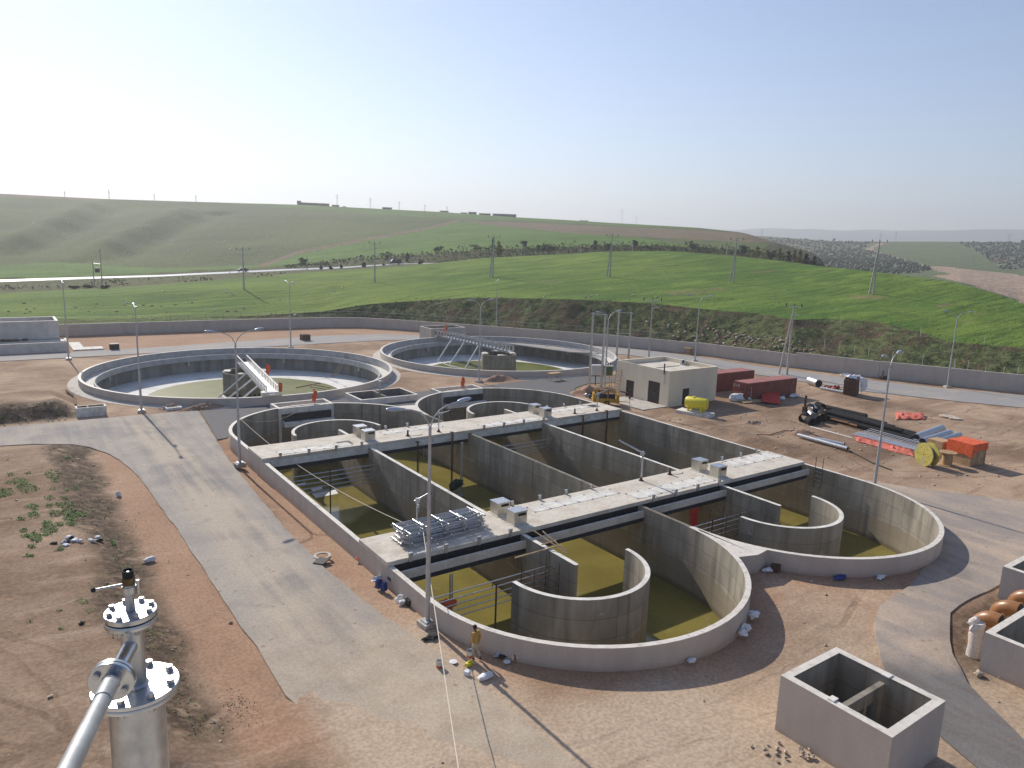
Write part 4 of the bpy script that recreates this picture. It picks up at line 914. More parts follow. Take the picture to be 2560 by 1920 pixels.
# ================================================================== ROUND SETTLING TANKS
def settling_tank(c,label,ang,flip,ladder):
    t=thing('settling_tank',label,'settling tank',(c[0],c[1],0),0,'round settling tanks')
    N=128; TZ=1.0
    b=MB(); b.lathe([(TR,-.4),(TR,TZ),(TR-.36,TZ),(TR-.36,-.12)],(0,0,0),N,0,[1,0,2]); b.build('rim_wall',[MT['paint_cap'],MT['paint_grey'],MT['launder']],t)
    b=MB(); b.lathe([(TR-.35,-.12),(TR-1.75,-.12),(TR-1.75,.22),(TR-1.93,.22),(TR-1.93,-.62),(TR-.9,-.66)],(0,0,0),N,0,[1,0,0,0,0]); b.build('launder_trough',[MT['launder'],MT['conc_pale']],t)
    b=MB(); b.lathe([(TR-.9,-.60),(TR-.9,-2.7)],(0,0,0),N)
    b.lathe([(TR-.36,-.13),(TR-.36,-.66)],(0,0,0),N)
    for a in range(0,360,45): b.box((cos(radians(a+11))*(TR-1.2),sin(radians(a+11))*(TR-1.2),-1.0),(.62,.35,.9),radians(a+11),1)
    b.build('inner_wall',[MT['tankwall'],MT['launder']],t)
    b=MB(); b.lathe([(TR-.9,-2.68),(12,-2.95),(2.0,-3.30)],(0,0,0),N); b.build('sloping_floor',MT['tankfloor'],t)
    # the ring of standing water in the floor cone
    b=MB(); b.lathe([(13.4,-2.90),(.5,-2.905)],(0,0,0),96); b.build('green_pond_water',MT['pond'],t)
    b=MB(); b.lathe([(TR-.02,.05),(TR+1.25,-.01),(TR+1.25,-.2)],(0,0,0),N); b.build('apron',MT['conc_base'],t)
    b=MB(); b.lathe([(3.15,-2.3),(3.15,.55),(2.95,.55),(2.95,-2.3)],(0,0,0),48)
    for i in range(28): a=2*pi*i/28; b.box((3.05*cos(a),3.05*sin(a),-2.6),(.2,.34,.62),a)
    b.lathe([(3.55,-2.95),(3.55,-2.82),(3.0,-2.72)],(0,0,0),48,1); b.lathe([(2.95,-.4),(.1,-.4)],(0,0,0),32)
    for a in (70,160,250,340): b.box((2.5*cos(radians(a)),2.5*sin(radians(a)),.62),(1.6,.9,.14),radians(a+90),1)
    b.build('centre_well',[MT['conc'],MT['conc_pale']],t)
    # walkway bridge of perforated plate girders
    Mz=Matrix.Rotation(ang,3,'Z'); br=MB(); L0,L1=-3.4,TR+.35; ZB=1.35
    def bx(x0,x1,y0,y1,z0,z1,mb,m=0): c_=Mz@Vector(((x0+x1)/2,(y0+y1)/2,(z0+z1)/2)); mb.box(c_,(x1-x0,y1-y0,z1-z0),ang,m)
    bx(L0,L1,-.62,.62,ZB-.06,ZB,br,1); br.build('bridge_deck',[MT['galv'],MT['galv']],t)
    for s in (-1,1):
        g=MB(); y0=s*.68
        bx(L0,L1,y0-.05,y0+.05,ZB-.18,ZB+.12,g); bx(L0,L1,y0-.06,y0+.06,ZB+.92,ZB+1.05,g)
        n=22; d=(L1-L0)/n
        for i in range(n+1): bx(L0+i*d-.2,L0+i*d+.2,y0-.035,y0+.035,ZB+.12,ZB+.92,g)
        g.build('girder',MT['stain_matte'],t)
    e=MB()
    for xx in (L1-.9,): bx(xx-.5,xx+.5,-1.15,1.15,TZ+.02,TZ+.5,e)
    e.build('end_carriage',MT['stain_matte'],t)
    sc=MB()
    for xx,ln in ((5.6,3.8),(10.4,4.2),(15.0,4.0)):
        p0=Mz@Vector((xx,flip*.7,ZB-.1)); p1=Mz@Vector((xx-1.6,flip*(.7+ln),-2.5)); sc.cyl(p0,p1,.12,.12,8)
        p2=Mz@Vector((xx-3.4,flip*(.3+ln),-2.62)); sc.cyl(p1,p2,.05,.05,6)
    a0=Mz@Vector((12.0,flip*4.9,-2.55)); a1=Mz@Vector((3.2,flip*4.0,-2.62)); sc.tube([a0,a0.lerp(a1,.5)+Mz@Vector((0,flip*.8,0)),a1],.06,6)
    sc.build('scraper_arm',MT['carwhite'],t)
    for (xx,yy,zz,r) in ((L1-.6,flip*-1.0,TZ+.5,.27),(L1-8.2 if ang<0 else L1-1.6,flip*-.95,ZB+1.15,.26)):
        m=MB(); q=Mz@Vector((xx,yy,zz)); m.blob(q+Vector((0,0,.45)),(r,r,.62),xx,.45,14); m.cyl(q-Vector((0,0,.2)),q+Vector((0,0,.2)),.12,.12,8); m.build('wrapped_drive',MT['orange'],t)
    return t
settling_tank(TK1,'round concrete settling tank on the left with its bridge pointing toward the basin',radians(-97.5),-1,True)
settling_tank(TK2,'round concrete settling tank on the right with its bridge reaching to the far rim',radians(91),1,False)
# timber ladder standing in the left tank, pipes lying in its pond
def timber_ladder(label,p0,p1,w,n,dirx):
    t=thing('timber_ladder',label,'ladder',p0,0,None); p0=Vector(p0);p1=Vector(p1)-p0; wv=Vector(dirx).normalized()*w/2
    for s in (-1,1):
        b=MB(); b.cyl(wv*s,p1+wv*s,.055,.055,6); b.build('rail',MT['wood'],t)
    b=MB()
    for i in range(1,n): q=p1*(i/n); b.cyl(q-wv*1.25,q+wv*1.25,.04,.04,6)
    b.build('rungs',MT['wood'],t); return t
def tl(px,py,z): return tuple(G(px,py,z))
timber_ladder('long timber ladder leaning on the back wall inside the left settling tank',tl(833,943,-2.75),tl(871,882,.95),.62,13,(1,-.45,0))
for i,(a,c,lab) in enumerate((((740,969),(800,957),'longest pale pole lying in the pond of the left tank'),((780,961),(826,969),'thick pale pole at right in the pond of the left tank'),((775,966),(815,973),'short pale pole nearest the rim in the pond of the left tank'))):
    b=MB(); b.cyl(tl(*a,-2.84),tl(*c,-2.84),.08,.08,8); tag(b.build('pale_pole',MT['wood']),lab,'pole','pale poles lying in the left tank')

def open_box(name,label,cat,x0,x1,y0,y1,z0,z1,t,parts,mats,group=None,floor=None,rzc=0):
    """open concrete box: wall part, partitions, floor"""
    cx,cy=(x0+x1)/2,(y0+y1)/2; T_=thing(name,label,cat,(cx,cy,z0),rzc,group); w,d,h=(x1-x0)/2,(y1-y0)/2,z1-z0
    A=[(-w,-d),(w,-d),(w,d),(-w,d)]; B=[(-w+t,-d+t),(w-t,-d+t),(w-t,d-t),(-w+t,d-t)]
    b=MB(); b.strip(A,B,-.4,h,0,1,2,True,False); b.build('wall',mats,T_)
    b=MB()
    b.b2(-w+t-.02,w-t+.02,-d+t-.02,d-t+.02,(-.35 if floor is None else floor-z0)-.1,(-.35 if floor is None else floor-z0)); b.build('floor',MT['conc'],T_)
    for (px0,px1,py0,py1,dz) in parts:
        b=MB(); b.b2(px0,px1,py0,py1,(-.3 if floor is None else floor-z0),h-dz); b.build('partition',[MT['conc']],T_)
    return T_
BM=[MT['paint_cap'],MT['paint_grey'],MT['conc']]
open_box('concrete_chamber','low open two-cell concrete chamber between the basin and the left settling tank','chamber',35.8,43.6,80.9+.3,86.2,0,.8,.28,[(-.25,0,-2.2,2.2,.01)],[MT['paint_cap'],MT['conc_pale'],MT['conc']],'open concrete chambers',-1.6)
open_box('concrete_chamber','tall open concrete box by the far rim of the right settling tank','chamber',72.4,80.5,129.6,134.5,0,2.6,.3,[],[MT['paint_cap'],MT['paint_grey'],MT['conc']],'open concrete chambers',.3)
open_box('concrete_chamber','small open two-cell concrete box beside the left road','chamber',6.75,9.65,89.9,91.2,0,1.0,.16,[(-.35,-.22,-.5,.5,.02)],[MT['paint_cap'],MT['conc_pale'],MT['conc']],'open concrete chambers',.2)
ch=open_box('valve_chamber','large grey open concrete box with middle partition near the right bottom corner','chamber',26.0,30.15,11.35,16.1,0,2.5,.36,[],BM,'open concrete chambers',.3)
b=MB(); 
for y0,y1 in ((-.12,.12),):
    b.b2(-1.72,1.72,y0,y1,1.55,2.15); b.b2(-1.72,-.75,y0,y1,.3,1.55); b.b2(.2,.42,y0,y1,.3,1.55); b.b2(1.3,1.72,y0,y1,.3,1.55)
b.build('partition',MT['conc'],ch)
b=MB(); b.b2(-1.95,-1.60,.05,.32,2.502,2.56); b.b2(1.62,2.0,-.28,.05,2.502,2.55); b.build('mortar_lumps',MT['conc_pale'],ch)
open_box('concrete_chamber','grey open concrete tank at the right edge behind the orange pipe elbows','chamber',48.3,56,11.6,16.3,0,2.0,.34,[],BM,'open concrete chambers',.2)
lc=open_box('concrete_chamber','grey open concrete tank at the right edge beside the plastic wrapped pipe','chamber',38.7,46.5,8.2,13.35,0,2.0,.34,[],BM,'open concrete chambers',.2)
# notched edge of that tank
b=MB()
# orange elbows rising beside the right-hand tanks
el0=None
for i,(x,lab) in enumerate(((41.3,'orange primed pipe elbow beside the lower right tank, nearest the wrapped pipe'),(43.6,'orange primed pipe elbow, middle one of three at the right edge'),(45.9,'orange primed pipe elbow, farthest of three at the right edge'))):
    if el0 is None:
        el0=thing('pipe_elbow',lab,'pipe elbow',(0,0,0),0,'orange pipe elbows at the right edge')
        b=MB(); path=[(0,1.05,-.3),(0,1.05,.9),(0,1.0,1.25)]+[(0,1.05-.75*(1-cos(radians(a))),1.25+.75*sin(radians(a))) for a in range(15,91,12)]+[(0,.1,2.0)]
        b.tube(path,.41,20); b.build('bend',MT['elbow'],el0)
        b=MB(); b.cyl((0,.13,2.0),(0,.06,2.0),(.45),.45,20); b.cyl((0,.06,2.0),(0,.045,2.0),.39,.39,20,1); b.build('rim',[MT['elbow'],MT['gasket']],el0); r=el0  # inner dark disc painted for the shaded pipe mouth
    else: r=dup(el0,(0,0,0),None,lab)
    r.location=(x,13.55,-.35+.0)
t=thing('wrapped_pipe','upright pipe wrapped in milky plastic beside the right-hand tank','pipe',(39.9,14.1,0))
b=MB(); b.tube([(0,0,-.05),(.02,0,.6),(-.02,.03,1.1),(.03,0,1.4),(0,0,1.6)],.3,14,0,[.36,.33,.34,.28,.31]); b.build('pipe',MT['translu'],t)
b=MB(); b.blob((-.1,.05,1.68),(.42,.34,.25),4,.9,14); b.build('plastic_wrap',MT['translu'],t)

# ================================================================== PERIMETER WALL, FENCE
def off(P,d):
    out=[]
    for i in range(len(P)):
        a=Vector(P[max(i-1,0)]); c=Vector(P[min(i+1,len(P)-1)]); n=(c-a).normalized(); out.append((P[i][0]-n.y*d,P[i][1]+n.x*d))
    return out
wt=thing('perimeter_wall','long grey rendered site wall with stepped top below the green slopes','wall',(WALL[5][0],WALL[5][1],0))
IN=off(WALL,-.25)
H=[2.2]*len(WALL)
segs=[(0,13,2.25),(13,15,2.6),(15,len(WALL)-1,2.75)]
def seg(i0,i1,h,ext0=0,ext1=0):
    P=WALL[i0:i1+1]; b=MB(); A=[]
    for i in range(len(P)-1):
        n=max(1,int(hypot(P[i+1][0]-P[i][0],P[i+1][1]-P[i][1])/6)); A+=[(P[i][0]+(P[i+1][0]-P[i][0])*j/n,P[i][1]+(P[i+1][1]-P[i][1])*j/n) for j in range(n)]
    A.append(P[-1]); b.strip(A,off(A,-.28),-.6,h,0,1,1); o=b.build('wall_panel',[MT['paint_cap'],MT['paint_grey']],wt); o.matrix_parent_inverse=Matrix.Translation(-Vector(wt.location))
WALL_S=WALL; seg(0,11,2.25); seg(11,12,2.35); seg(12,13,2.75); seg(13,len(WALL)-1,2.8)
ft=thing('wire_fence','thin wire fence on posts along the top of the perimeter wall','fence',(WALL[6][0],WALL[6][1],2.2))
inv=Matrix.Translation(-Vector(ft.location))
FP=[]
for i in range(2,11):
    a,c=WALL[i],WALL[i+1]; n=max(1,int(hypot(c[0]-a[0],c[1]-a[1])/3.2))
    FP+=[(a[0]+(c[0]-a[0])*j/n,a[1]+(c[1]-a[1])*j/n) for j in range(n)]
for x,y in FP[-34:]:
    b=MB(); b.cyl((x,y,2.2),(x,y,3.6),.035,.035,5); o=b.build('fence_post',MT['mast'],ft); o.matrix_parent_inverse=inv
b=MB(); Q=[(x,y,3.55) for x,y in FP]; b.tube(Q,.022,4); b.tube([(x,y,2.9) for x,y in FP],.010,4); o=b.build('wire',MT['galv'],ft); o.matrix_parent_inverse=inv
fr=thing('wire_fence','sparse row of thin fence posts outside the wall at the right','fence',(WALL[14][0]+6,WALL[14][1]+3,0))
inv=Matrix.Translation(-Vector(fr.location))
for px,py in ((2060,876),(2098,880),(2135,890),(2170,896),(2230,905),(2305,915),(2384,930),(2418,932),(2462,940),(2507,944),(2543,944),(2100,815),(2300,845),(2460,862)):
    p=hit(px,py,140); b=MB(); b.cyl(p-Vector((0,0,.3)),p+Vector((0,0,1.7)),.05,.05,5); o=b.build('fence_post',MT['conc_pole'],fr); o.matrix_parent_inverse=inv
# ================================================================== BUILDINGS
bd=thing('service_building','small cream flat-roofed building with dark brown doors','building',(74.75,68.1,0))
X0,X1,Y0,Y1,HB=70.05,79.4,63.35,73.1,4.7
bi=Matrix.Translation(-Vector(bd.location))
def bp(mb,n,m,par=bd):
    o=mb.build(n,m,par)
    if par is bd: o.matrix_parent_inverse=bi
    return o
def wall_with_openings(axis,c0,c1,fixed,z1,ops,th,sgn):
    """wall along an axis with rectangular openings (a0,a1,z0,z1)"""
    b=MB(); xs=sorted(set([c0,c1]+[v for o in ops for v in o[:2]])); 
    for a,c in zip(xs[:-1],xs[1:]):
        zs=[(0.0-.3,z1)]
        for o in ops:
            if o[0]<=a and c<=o[1]: zs=[(-.3,o[2]),(o[3],z1)]
        for za,zb in zs:
            if zb-za<.01: continue
            if axis=='y': b.b2(fixed,fixed+th*sgn,a,c,za,zb) if sgn>0 else b.b2(fixed-th,fixed,a,c,za,zb)
            else: b.b2(a,c,fixed,fixed+th,za,zb)
    return b
D1=(69.6-.05,71.05,0,2.35); D2=(64.85,66.95,0,2.95); D3=(72.75,74.05,0,2.2)
bp(wall_with_openings('y',Y0,Y1,X0,HB,[(D1[0],D1[1],.02,D1[3]),(D2[0],D2[1],.02,D2[3])],.28,1),'wall',MT['cream'])
bp(wall_with_openings('x',X0+.28,X1,Y0,HB,[(D3[0],D3[1],.02,D3[3])],.28,1),'wall',MT['cream'])
b=MB(); b.b2(X1-.28,X1,Y0+.28,Y1,-.3,HB); b.b2(X0+.28,X1-.28,Y1-.28,Y1,-.3,HB); bp(b,'wall',MT['cream'])
b=MB(); b.b2(X0+.28,X1-.28,Y0+.28,Y1-.28,4.0,4.14); rf=bp(b,'roof',MT['slab'])
b=MB(); b.b2(X0+.5,X1-2.0,68.3,68.42,4.14,4.19); b.build('roof_cable',MT['dark'],rf)
for (a0,a1,z0,z1),ax,two in ((D1,'y',1),(D2,'y',1),(D3,'x',0)):
    b=MB(); 
    if ax=='y':
        m=(a0+a1)/2; b.b2(X0+.07,X0+.13,a0+.01,m-.012,z0+.03,z1-.01); b.b2(X0+.07,X0+.13,m+.012,a1-.01,z0+.03,z1-.01)
        for zz in (.5,1.3): b.b2(X0+.055,X0+.07,a0+.06,a1-.06,zz*z1/2.0-.02,zz*z1/2.0+.02)
    else: b.b2(a0+.01,a1-.01,Y0+.07,Y0+.13,z0+.03,z1-.01)
    d=bp(b,'door',MT['brown']); b=MB()
    if ax=='y': b.b2(X0+.03,X0+.07,(a0+a1)/2-.06,(a0+a1)/2-.03,z1*.40,z1*.40+.3)
    else: b.b2(a1-.16,a1-.12,Y0+.03,Y0+.07,1.0,1.25)
    b.build('handle',MT['galv'],d)
b=MB(); b.cyl((X0-.12,64.2,2.9),(X0-.12,64.2,4.2),.07,.07,10,1); b.cyl((X0-.12,64.2,4.2),(X0-.12,64.2,5.5),.085,.085,10,0); b.cyl((X0-.12,64.2,5.5),(X0-.12,64.2,5.56),.14,.14,10,0); b.box((X0+.0,64.2,3.0),(.3,.18,.12),0,1); bp(b,'exhaust_pipe',[MT['engine'],MT['paint_cap']])
b=MB(); b.b2(X0-4.3,X0-.02,63.4,70.6,-.2,.13); bp(b,'entrance_slab',MT['conc_base'])
t=thing('air_conditioner','white outdoor air conditioner unit standing on the cream building roof','air conditioner',(78.7,69.0,4.14),radians(8))
b=MB(); b.b2(-.4,.4,-.16,.16,.1,.72); b.build('casing',MT['carwhite'],t); b=MB(); b.cyl((.02-.12,-.165,.42),(.02-.12,-.18,.42),.24,.24,16); b.build('fan_grille',MT['engine'],t); b=MB(); b.b2(-.35,-.25,-.2,.2,0,.1); b.b2(.25,.35,-.2,.2,0,.1); b.build('foot',MT['conc_pale'],t)
# low building at the far left
lb=thing('sludge_building','grey concrete building with open basins in front at the far left','building',(0,150,0)); li=Matrix.Translation(-Vector(lb.location))
def lp(mb,n,m): o=mb.build(n,m,lb); o.matrix_parent_inverse=li; return o
b=MB(); b.strip([(-26,146.2),(9.4,146.2),(9.4,153.5),(-26,153.5)],[(-25.6,146.6),(9.0,146.6),(9.0,153.1),(-25.6,153.1)],-.3,4.6,0,1,1,True,False); lp(b,'rear_tank_wall',[MT['paint_cap'],MT['pale_render'],MT['conc']])
b=MB(); b.b2(-25.6,9.0,146.6,153.1,3.2,3.3); lp(b,'rear_tank_floor',MT['conc'])
b=MB(); b.strip([(-26,140.9),(10.3,140.9),(10.3,146.15),(-26,146.15)],[(-25.7,141.2),(10.0,141.2),(10.0,145.9),(-25.7,145.9)],-.3,1.6,0,1,2,True,False)
b.b2(-6.2,-5.8,141.2,145.9,0,1.55,0); b.b2(-6,10.0,143.6,145.9,1.2,1.45,0); b.b2(-25.7,-6.2,143.0,145.9,1.2,1.45,0); lp(b,'front_basin_wall',[MT['paint_cap'],MT['pale_render'],MT['conc']])
b=MB(); b.b2(10.9,12.7,141.2,151.0,-.1,.16); b.b2(12.7,15.4,141.2,144.2,-.1,.16); lp(b,'side_slab',MT['conc_pale'])
b=MB()
for i in range(9): b.blob((2.5+random.gauss(0,1.0),145.2+random.uniform(-.2,.3),1.6),(.5,.3,.25),i,.5,8)
lp(b,'rubble_on_slab',MT['rust'])
b=MB(); b.b2(16.2,17.6,139.9,141.1,-.1,1.0); tag(b.build('manhole_box',MT['engine']),'small dark manhole box beside the far left road','manhole box')
b=MB(); b.b2(-.8,.8,-.8,.8,-.2,1.2); b.b2(-.5,.5,-.5,.5,1.2,1.25); o=tag(b.build('manhole_box',MT['rust']),'dark manhole box in dug soil in front of the far wall','manhole box'); o.location=G(763,851)
# ================================================================== SHIPPING CONTAINERS
def container(label,x,y,L,W,H_,rz,text):
    t=thing('shipping_container',label,'shipping container',(x,y,.05),rz,'dark red shipping containers')
    b=MB()
    # corrugated long sides
    n=int(L/.28)
    for s in (-1,1):
        P=[]
        for i in range(n+1):
            xx=-L/2+.12+(L-.24)*i/n; o=.03 if i%2 else -.012; P.append((xx,s*(W/2-.04)+s*o))
        Q=[(p[0],p[1]-s*.04) for p in P]
        b.strip(P if s<0 else P[::-1],Q if s<0 else Q[::-1],.12,H_-.1,0,smooth=False)
    for s in (-1,1):
        b.b2(s*(L/2-.06)-.05,s*(L/2-.06)+.05,-W/2+.1,W/2-.1,.12,H_-.1)
        for q in (-1,1): b.b2(s*(L/2-.08)-.08,s*(L/2-.08)+.08,q*(W/2-.08)-.08,q*(W/2-.08)+.08,0,H_)
    for q in (-1,1): b.b2(-L/2+.16,L/2-.16,q*(W/2-.06)-.06,q*(W/2-.06)+.06,0,.14); b.b2(-L/2+.16,L/2-.16,q*(W/2-.06)-.06,q*(W/2-.06)+.06,H_-.12,H_-.01)
    b.b2(-L/2+.16,L/2-.16,-W/2+.12,W/2-.12,.02,.1)
    b.build('body',MT['contain'],t)
    b=MB(); b.b2(-L/2+.1,L/2-.1,-W/2+.1,W/2-.1,H_-.05,H_+.012); b.build('roof',MT['contain_top'],t)
    b=MB()
    for q in (-1,1):
        b.b2(-L/2-.045,-L/2-.01,q*.58-.54,q*.58+.54,.16,H_-.14)
        for u in (-.25,.25): b.cyl((-L/2-.07,q*.58+u,.2),(-L/2-.07,q*.58+u,H_-.2),.022,.022,6)
    d=b.build('door',MT['contain'],t)
    def letter_blocks(cells,mtx,par):
        mm=MB()
        for (u0,u1,v0,v1) in cells: mtx(mm,u0,u1,v0,v1)
        mm.build('marking',MT['carwhite'],par)
    if text:
        F={'Z':[(0,.8,.85,1),(0,.8,0,.15),(.05,.3,.15,.42),(.28,.52,.36,.64),(.5,.75,.58,.85)],'I':[(.3,.5,0,1)],'M':[(0,.18,0,1),(.7,.88,0,1),(.18,.35,.6,.95),(.35,.53,.4,.75),(.53,.7,.6,.95)],'U':[(0,.18,.15,1),(.62,.8,.15,1),(.1,.7,0,.16)],'O':[(0,.18,.1,.9),(.62,.8,.1,.9),(.1,.7,0,.15),(.1,.7,.85,1)],'4':[(.55,.75,0,1),(0,.8,.3,.45),(0,.18,.45,1)],'1':[(.3,.5,0,1)],'2':[(0,.8,0,.15),(0,.8,.43,.57),(0,.8,.85,1),(.62,.8,.5,.9),(0,.18,.1,.5)]}
        def tx(ch,u,v,sz,fn):
            return [(u+a*sz*.8,u+b_*sz*.8,v+c*sz,v+d_*sz) for a,b_,c,d_ in F[ch]]
        cells=[]
        for i,chh in enumerate('ZIM'): cells+=tx(chh,.62-.34*i if False else -.98+.34*i,H_-.68,.34,None)
        def endf(mm,u0,u1,v0,v1): mm.b2(-L/2-.062,-L/2-.047,-u1,-u0,v0,v1)
        letter_blocks(cells,endf,t)
        cells=[]
        for i,chh in enumerate('ZIMU42'): cells+=tx(chh,-L/2+.75,H_-.75-.29*i,.22,None)
        def sidef(mm,u0,u1,v0,v1): mm.b2(u0,u1,-W/2-.045,-W/2-.03,v0,v1)
        letter_blocks(cells,sidef,t)
        b=MB(); b.b2(-L/2-.06,-L/2-.046,-.75,-.15,H_-1.0,H_-.85); b.build('vent_slot',MT['engine'],t)
        b=MB(); b.b2(L/2-1.0,L/2-.7,-W/2-.045,-W/2-.03,H_-.75,H_-.4); b.build('placard',MT['contain_top'],t)
    return t
container('dark red shipping container with white letters on its end, beside the cream building',87.3,61.3,10.6,2.44,2.6,radians(-2),True)
container('dark red shipping container standing behind the lettered one',87.2,68.4,10.6,2.44,2.6,radians(-2),False)
# ================================================================== LAMP POSTS
lamp0=None
def lamp(label,x,y,h,az,px=None):
    """twin-arm lamp post; az is the direction of the arms"""
    global lamp0
    if lamp0 is None:
        t=thing('lamp_post',label,'lamp post',(0,0,0),0,'twin-arm lamp posts around the works')
        b=MB(); b.b2(-.42,.42,-.42,.42,-.15,.22); b.b2(-.28,.28,-.28,.28,.22,.30,1); b.build('base',[MT['conc_base'],MT['galv']],t)
        b=MB(); b.cyl((0,0,.28),(0,0,4.6),.13,.12,14); b.cyl((0,0,4.6),(0,0,10.75),.095,.075,14); b.cyl((0,0,4.52),(0,0,4.66),.135,.10,14); b.build('pole',MT['pole'],t)
        for s in (-1,1):
            b=MB(); b.tube([(0,0,10.6),(s*.06,0,10.9),(s*.25,0,11.3),(s*.6,0,11.62),(s*1.1,0,11.82),(s*1.75,0,11.92)],.038,8); b.build('arm',MT['pole'],t)
            b=MB(); M_=Matrix.Rotation(radians(-7*s),3,'Y'); b.blob((s*2.1,0,11.97),(.46,.17,.11),1,.0,16,0,1.0,M_); b.cyl((s*1.65,0,11.90),(s*1.85,0,11.93),.06,.08,8); b.build('lamp_head',MT['head'],t)
        lamp0=t; r=t
    else: r=dup(lamp0,(0,0,0),None,label)
    r.location=(x,y,0); r.rotation_euler=(0,0,az); return r
P_=lambda px,py:G(px,py)
lamp('tall twin-arm lamp post standing at the left corner of the basin nearest the worker',*P_(1069,1562)[:2],11,radians(5))
lamp('twin-arm lamp post at the far left bend of the basin wall',*P_(600,1163)[:2],11,radians(5))
lamp('twin-arm lamp post between the left road and the left settling tank',*P_(354,1030)[:2],11,radians(85))
lamp('twin-arm lamp post by the far left low building',*P_(172,899)[:2],11,radians(88))
lamp('twin-arm lamp post behind the left settling tank, beside the back road',*P_(727,869)[:2],11,radians(88))
lamp('twin-arm lamp post between the right settling tank and the basin',*P_(1197,955)[:2],11,radians(10))
lamp('twin-arm lamp post behind the right settling tank against the dark bank',*P_(1240,836)[:2],11,radians(50))
lamp('twin-arm lamp post beside the transformer frame and the cream building',*P_(1509,1008)[:2],11,radians(8))
lamp('twin-arm lamp post behind the cream building at the perimeter road',*P_(1737,903)[:2],11,radians(-35))
lamp('twin-arm lamp post standing behind the right basin wall by the side road',*P_(2185,1225)[:2],11,radians(12))
lamp('rightmost twin-arm lamp post standing before the perimeter wall',*P_(2368,968)[:2],11,radians(150))

# ================================================================== POWER POLES
def ptop(x,y,px,py): return top_z(x,y,px,py)
def hframe(label,pa,pb,ta,tb,equip=False):
    A=G(*pa); B=G(*pb); ctr=(A+B)/2; za=ptop(A.x,A.y,*ta); zb=ptop(B.x,B.y,*tb)
    t=thing('twin_power_pole',label,'power pole',(ctr.x,ctr.y,0),0,'concrete twin pole frames'); off_=Vector((ctr.x,ctr.y,0)); tops=[]
    for Q,zz in ((A,za),(B,zb)):
        b=MB(); q=Q-off_; b.cyl(q-Vector((0,0,.3)),q+Vector((0,0,zz)),.20,.14,4); b.build('pole',MT['conc_pole'],t); tops.append(q+Vector((0,0,zz)))
    d=(tops[1]-tops[0]); e=d.normalized()*.35; b=MB(); b.cyl(tops[0]-e-Vector((0,0,.15)),tops[1]+e-Vector((0,0,.15)),.08,.08,4); 
    m0=tops[0]*1; m1=tops[1]*1; m0.z=m1.z=4.6; b.cyl(m0-e,m1+e,.05,.05,4); b.build('crossarm',MT['galv'],t)
    for f in (.0,.5,1.0):
        b=MB(); q=tops[0]-e+(d+e*2)*f; b.cyl(q-Vector((0,0,.1)),q+Vector((0,0,.15)),.04,.04,6); b.cyl(q+Vector((0,0,.12)),q+Vector((0,0,.5)),.09,.07,8); b.build('insulator',MT['insul'],t)
    return t
h1=hframe('concrete twin pole frame with grey cabinet beside the cream building',(1473,967),(1503,970),(1481,781),(1512,784))
hframe('concrete twin pole frame standing behind the cream building, left of the single pole',(1541,897),(1571,896),(1547,778),(1580,781))
def single(label,pb,tp,lean=None,name='power_pole',r=.16,arm=1.6,group='concrete power poles in the green field',dmin=160,site=False,armdir=None,insul=True):
    p=G(*pb) if site else hit(*pb,dmin); zt=ptop(p.x,p.y,*tp)
    t=thing(name,label,'power pole',(p.x,p.y,p.z),0,group); hh=zt-p.z
    b=MB(); b.cyl((0,0,-.5),(0,0,hh),r,r*.6,6); b.build('pole',MT['conc_pole'],t)
    v=Vector(p[:2]).normalized(); sd=Vector((v.y,-v.x,0)) if armdir is None else Vector(armdir)
    b=MB(); b.cyl(-sd*arm+Vector((0,0,hh-.25)),sd*arm+Vector((0,0,hh-.25)),.06,.06,5); b.cyl(sd*.1+Vector((0,0,hh-1.6)),sd*arm*.8+Vector((0,0,hh-1.4)),.05,.05,5); b.build('crossarm',MT['galv'],t)
    for f in (-1,0,1):
        b=MB(); q=sd*arm*f+Vector((0,0,hh-.2)); b.cyl(q,q+Vector((0,0,.55)),.10,.07,6); b.build('insulator',MT['insul'],t)
    if lean:
        b=MB(); b.cyl(sd*-lean+Vector((0,0,-.5)),(0,0,hh*.93),r*.9,r*.55,6); b.build('brace',MT['conc_pole'],t)
    return t
single('single concrete power pole with three dark insulators behind the cream building',(1622,893),(1634,749),None,site=True,group=None,arm=1.55)
single('braced concrete power pole beside the red containers',(1967,937),(1985,764),1.3,site=True,group=None,r=.2,arm=1.2)
for pb,tp,ln,lab in (((610,724),(606,622),None,'leftmost single power pole in the green field'),((937,706),(936,607),None,'power pole in the green field straight below the small white van'),((1232,692),(1240,592),.9,'braced power pole in the green field beside the yellow-leaved tree'),
                     ((1525,692),(1533,588),.9,'braced power pole in the green field left of the brightest green patch'),((1833,706),(1840,598),.9,'braced power pole in the green field near the crest at right'),((2183,735),(2199,603),.9,'rightmost braced power pole standing on bare soil in the green field')):
    single(lab,pb,tp,ln,r=.24)
# transformer pole pair far left
A=hit(236,715); B=hit(256,718); ctr=(A+B)/2
t=thing('transformer_pole','far pole pair carrying a transformer in the field at left','power pole',ctr); 
for Q,tp in ((A,(235,652)),(B,(248,622))):
    b=MB(); q=Q-ctr; zz=ptop(Q.x,Q.y,*tp)-ctr.z; b.cyl(q-Vector((0,0,.4)),q+Vector((0,0,zz)),.2,.12,5); b.build('pole',MT['conc_pole'],t)
b=MB(); q=(A-ctr); b.cyl(q+Vector((0,0,7)),B-ctr+Vector((0,0,7)),.1,.1,5); b.build('crossarm',MT['galv'],t)
b=MB(); b.box((0,0,5.0),(1.3,1.0,1.3)); b.build('transformer',MT['insul'],t)
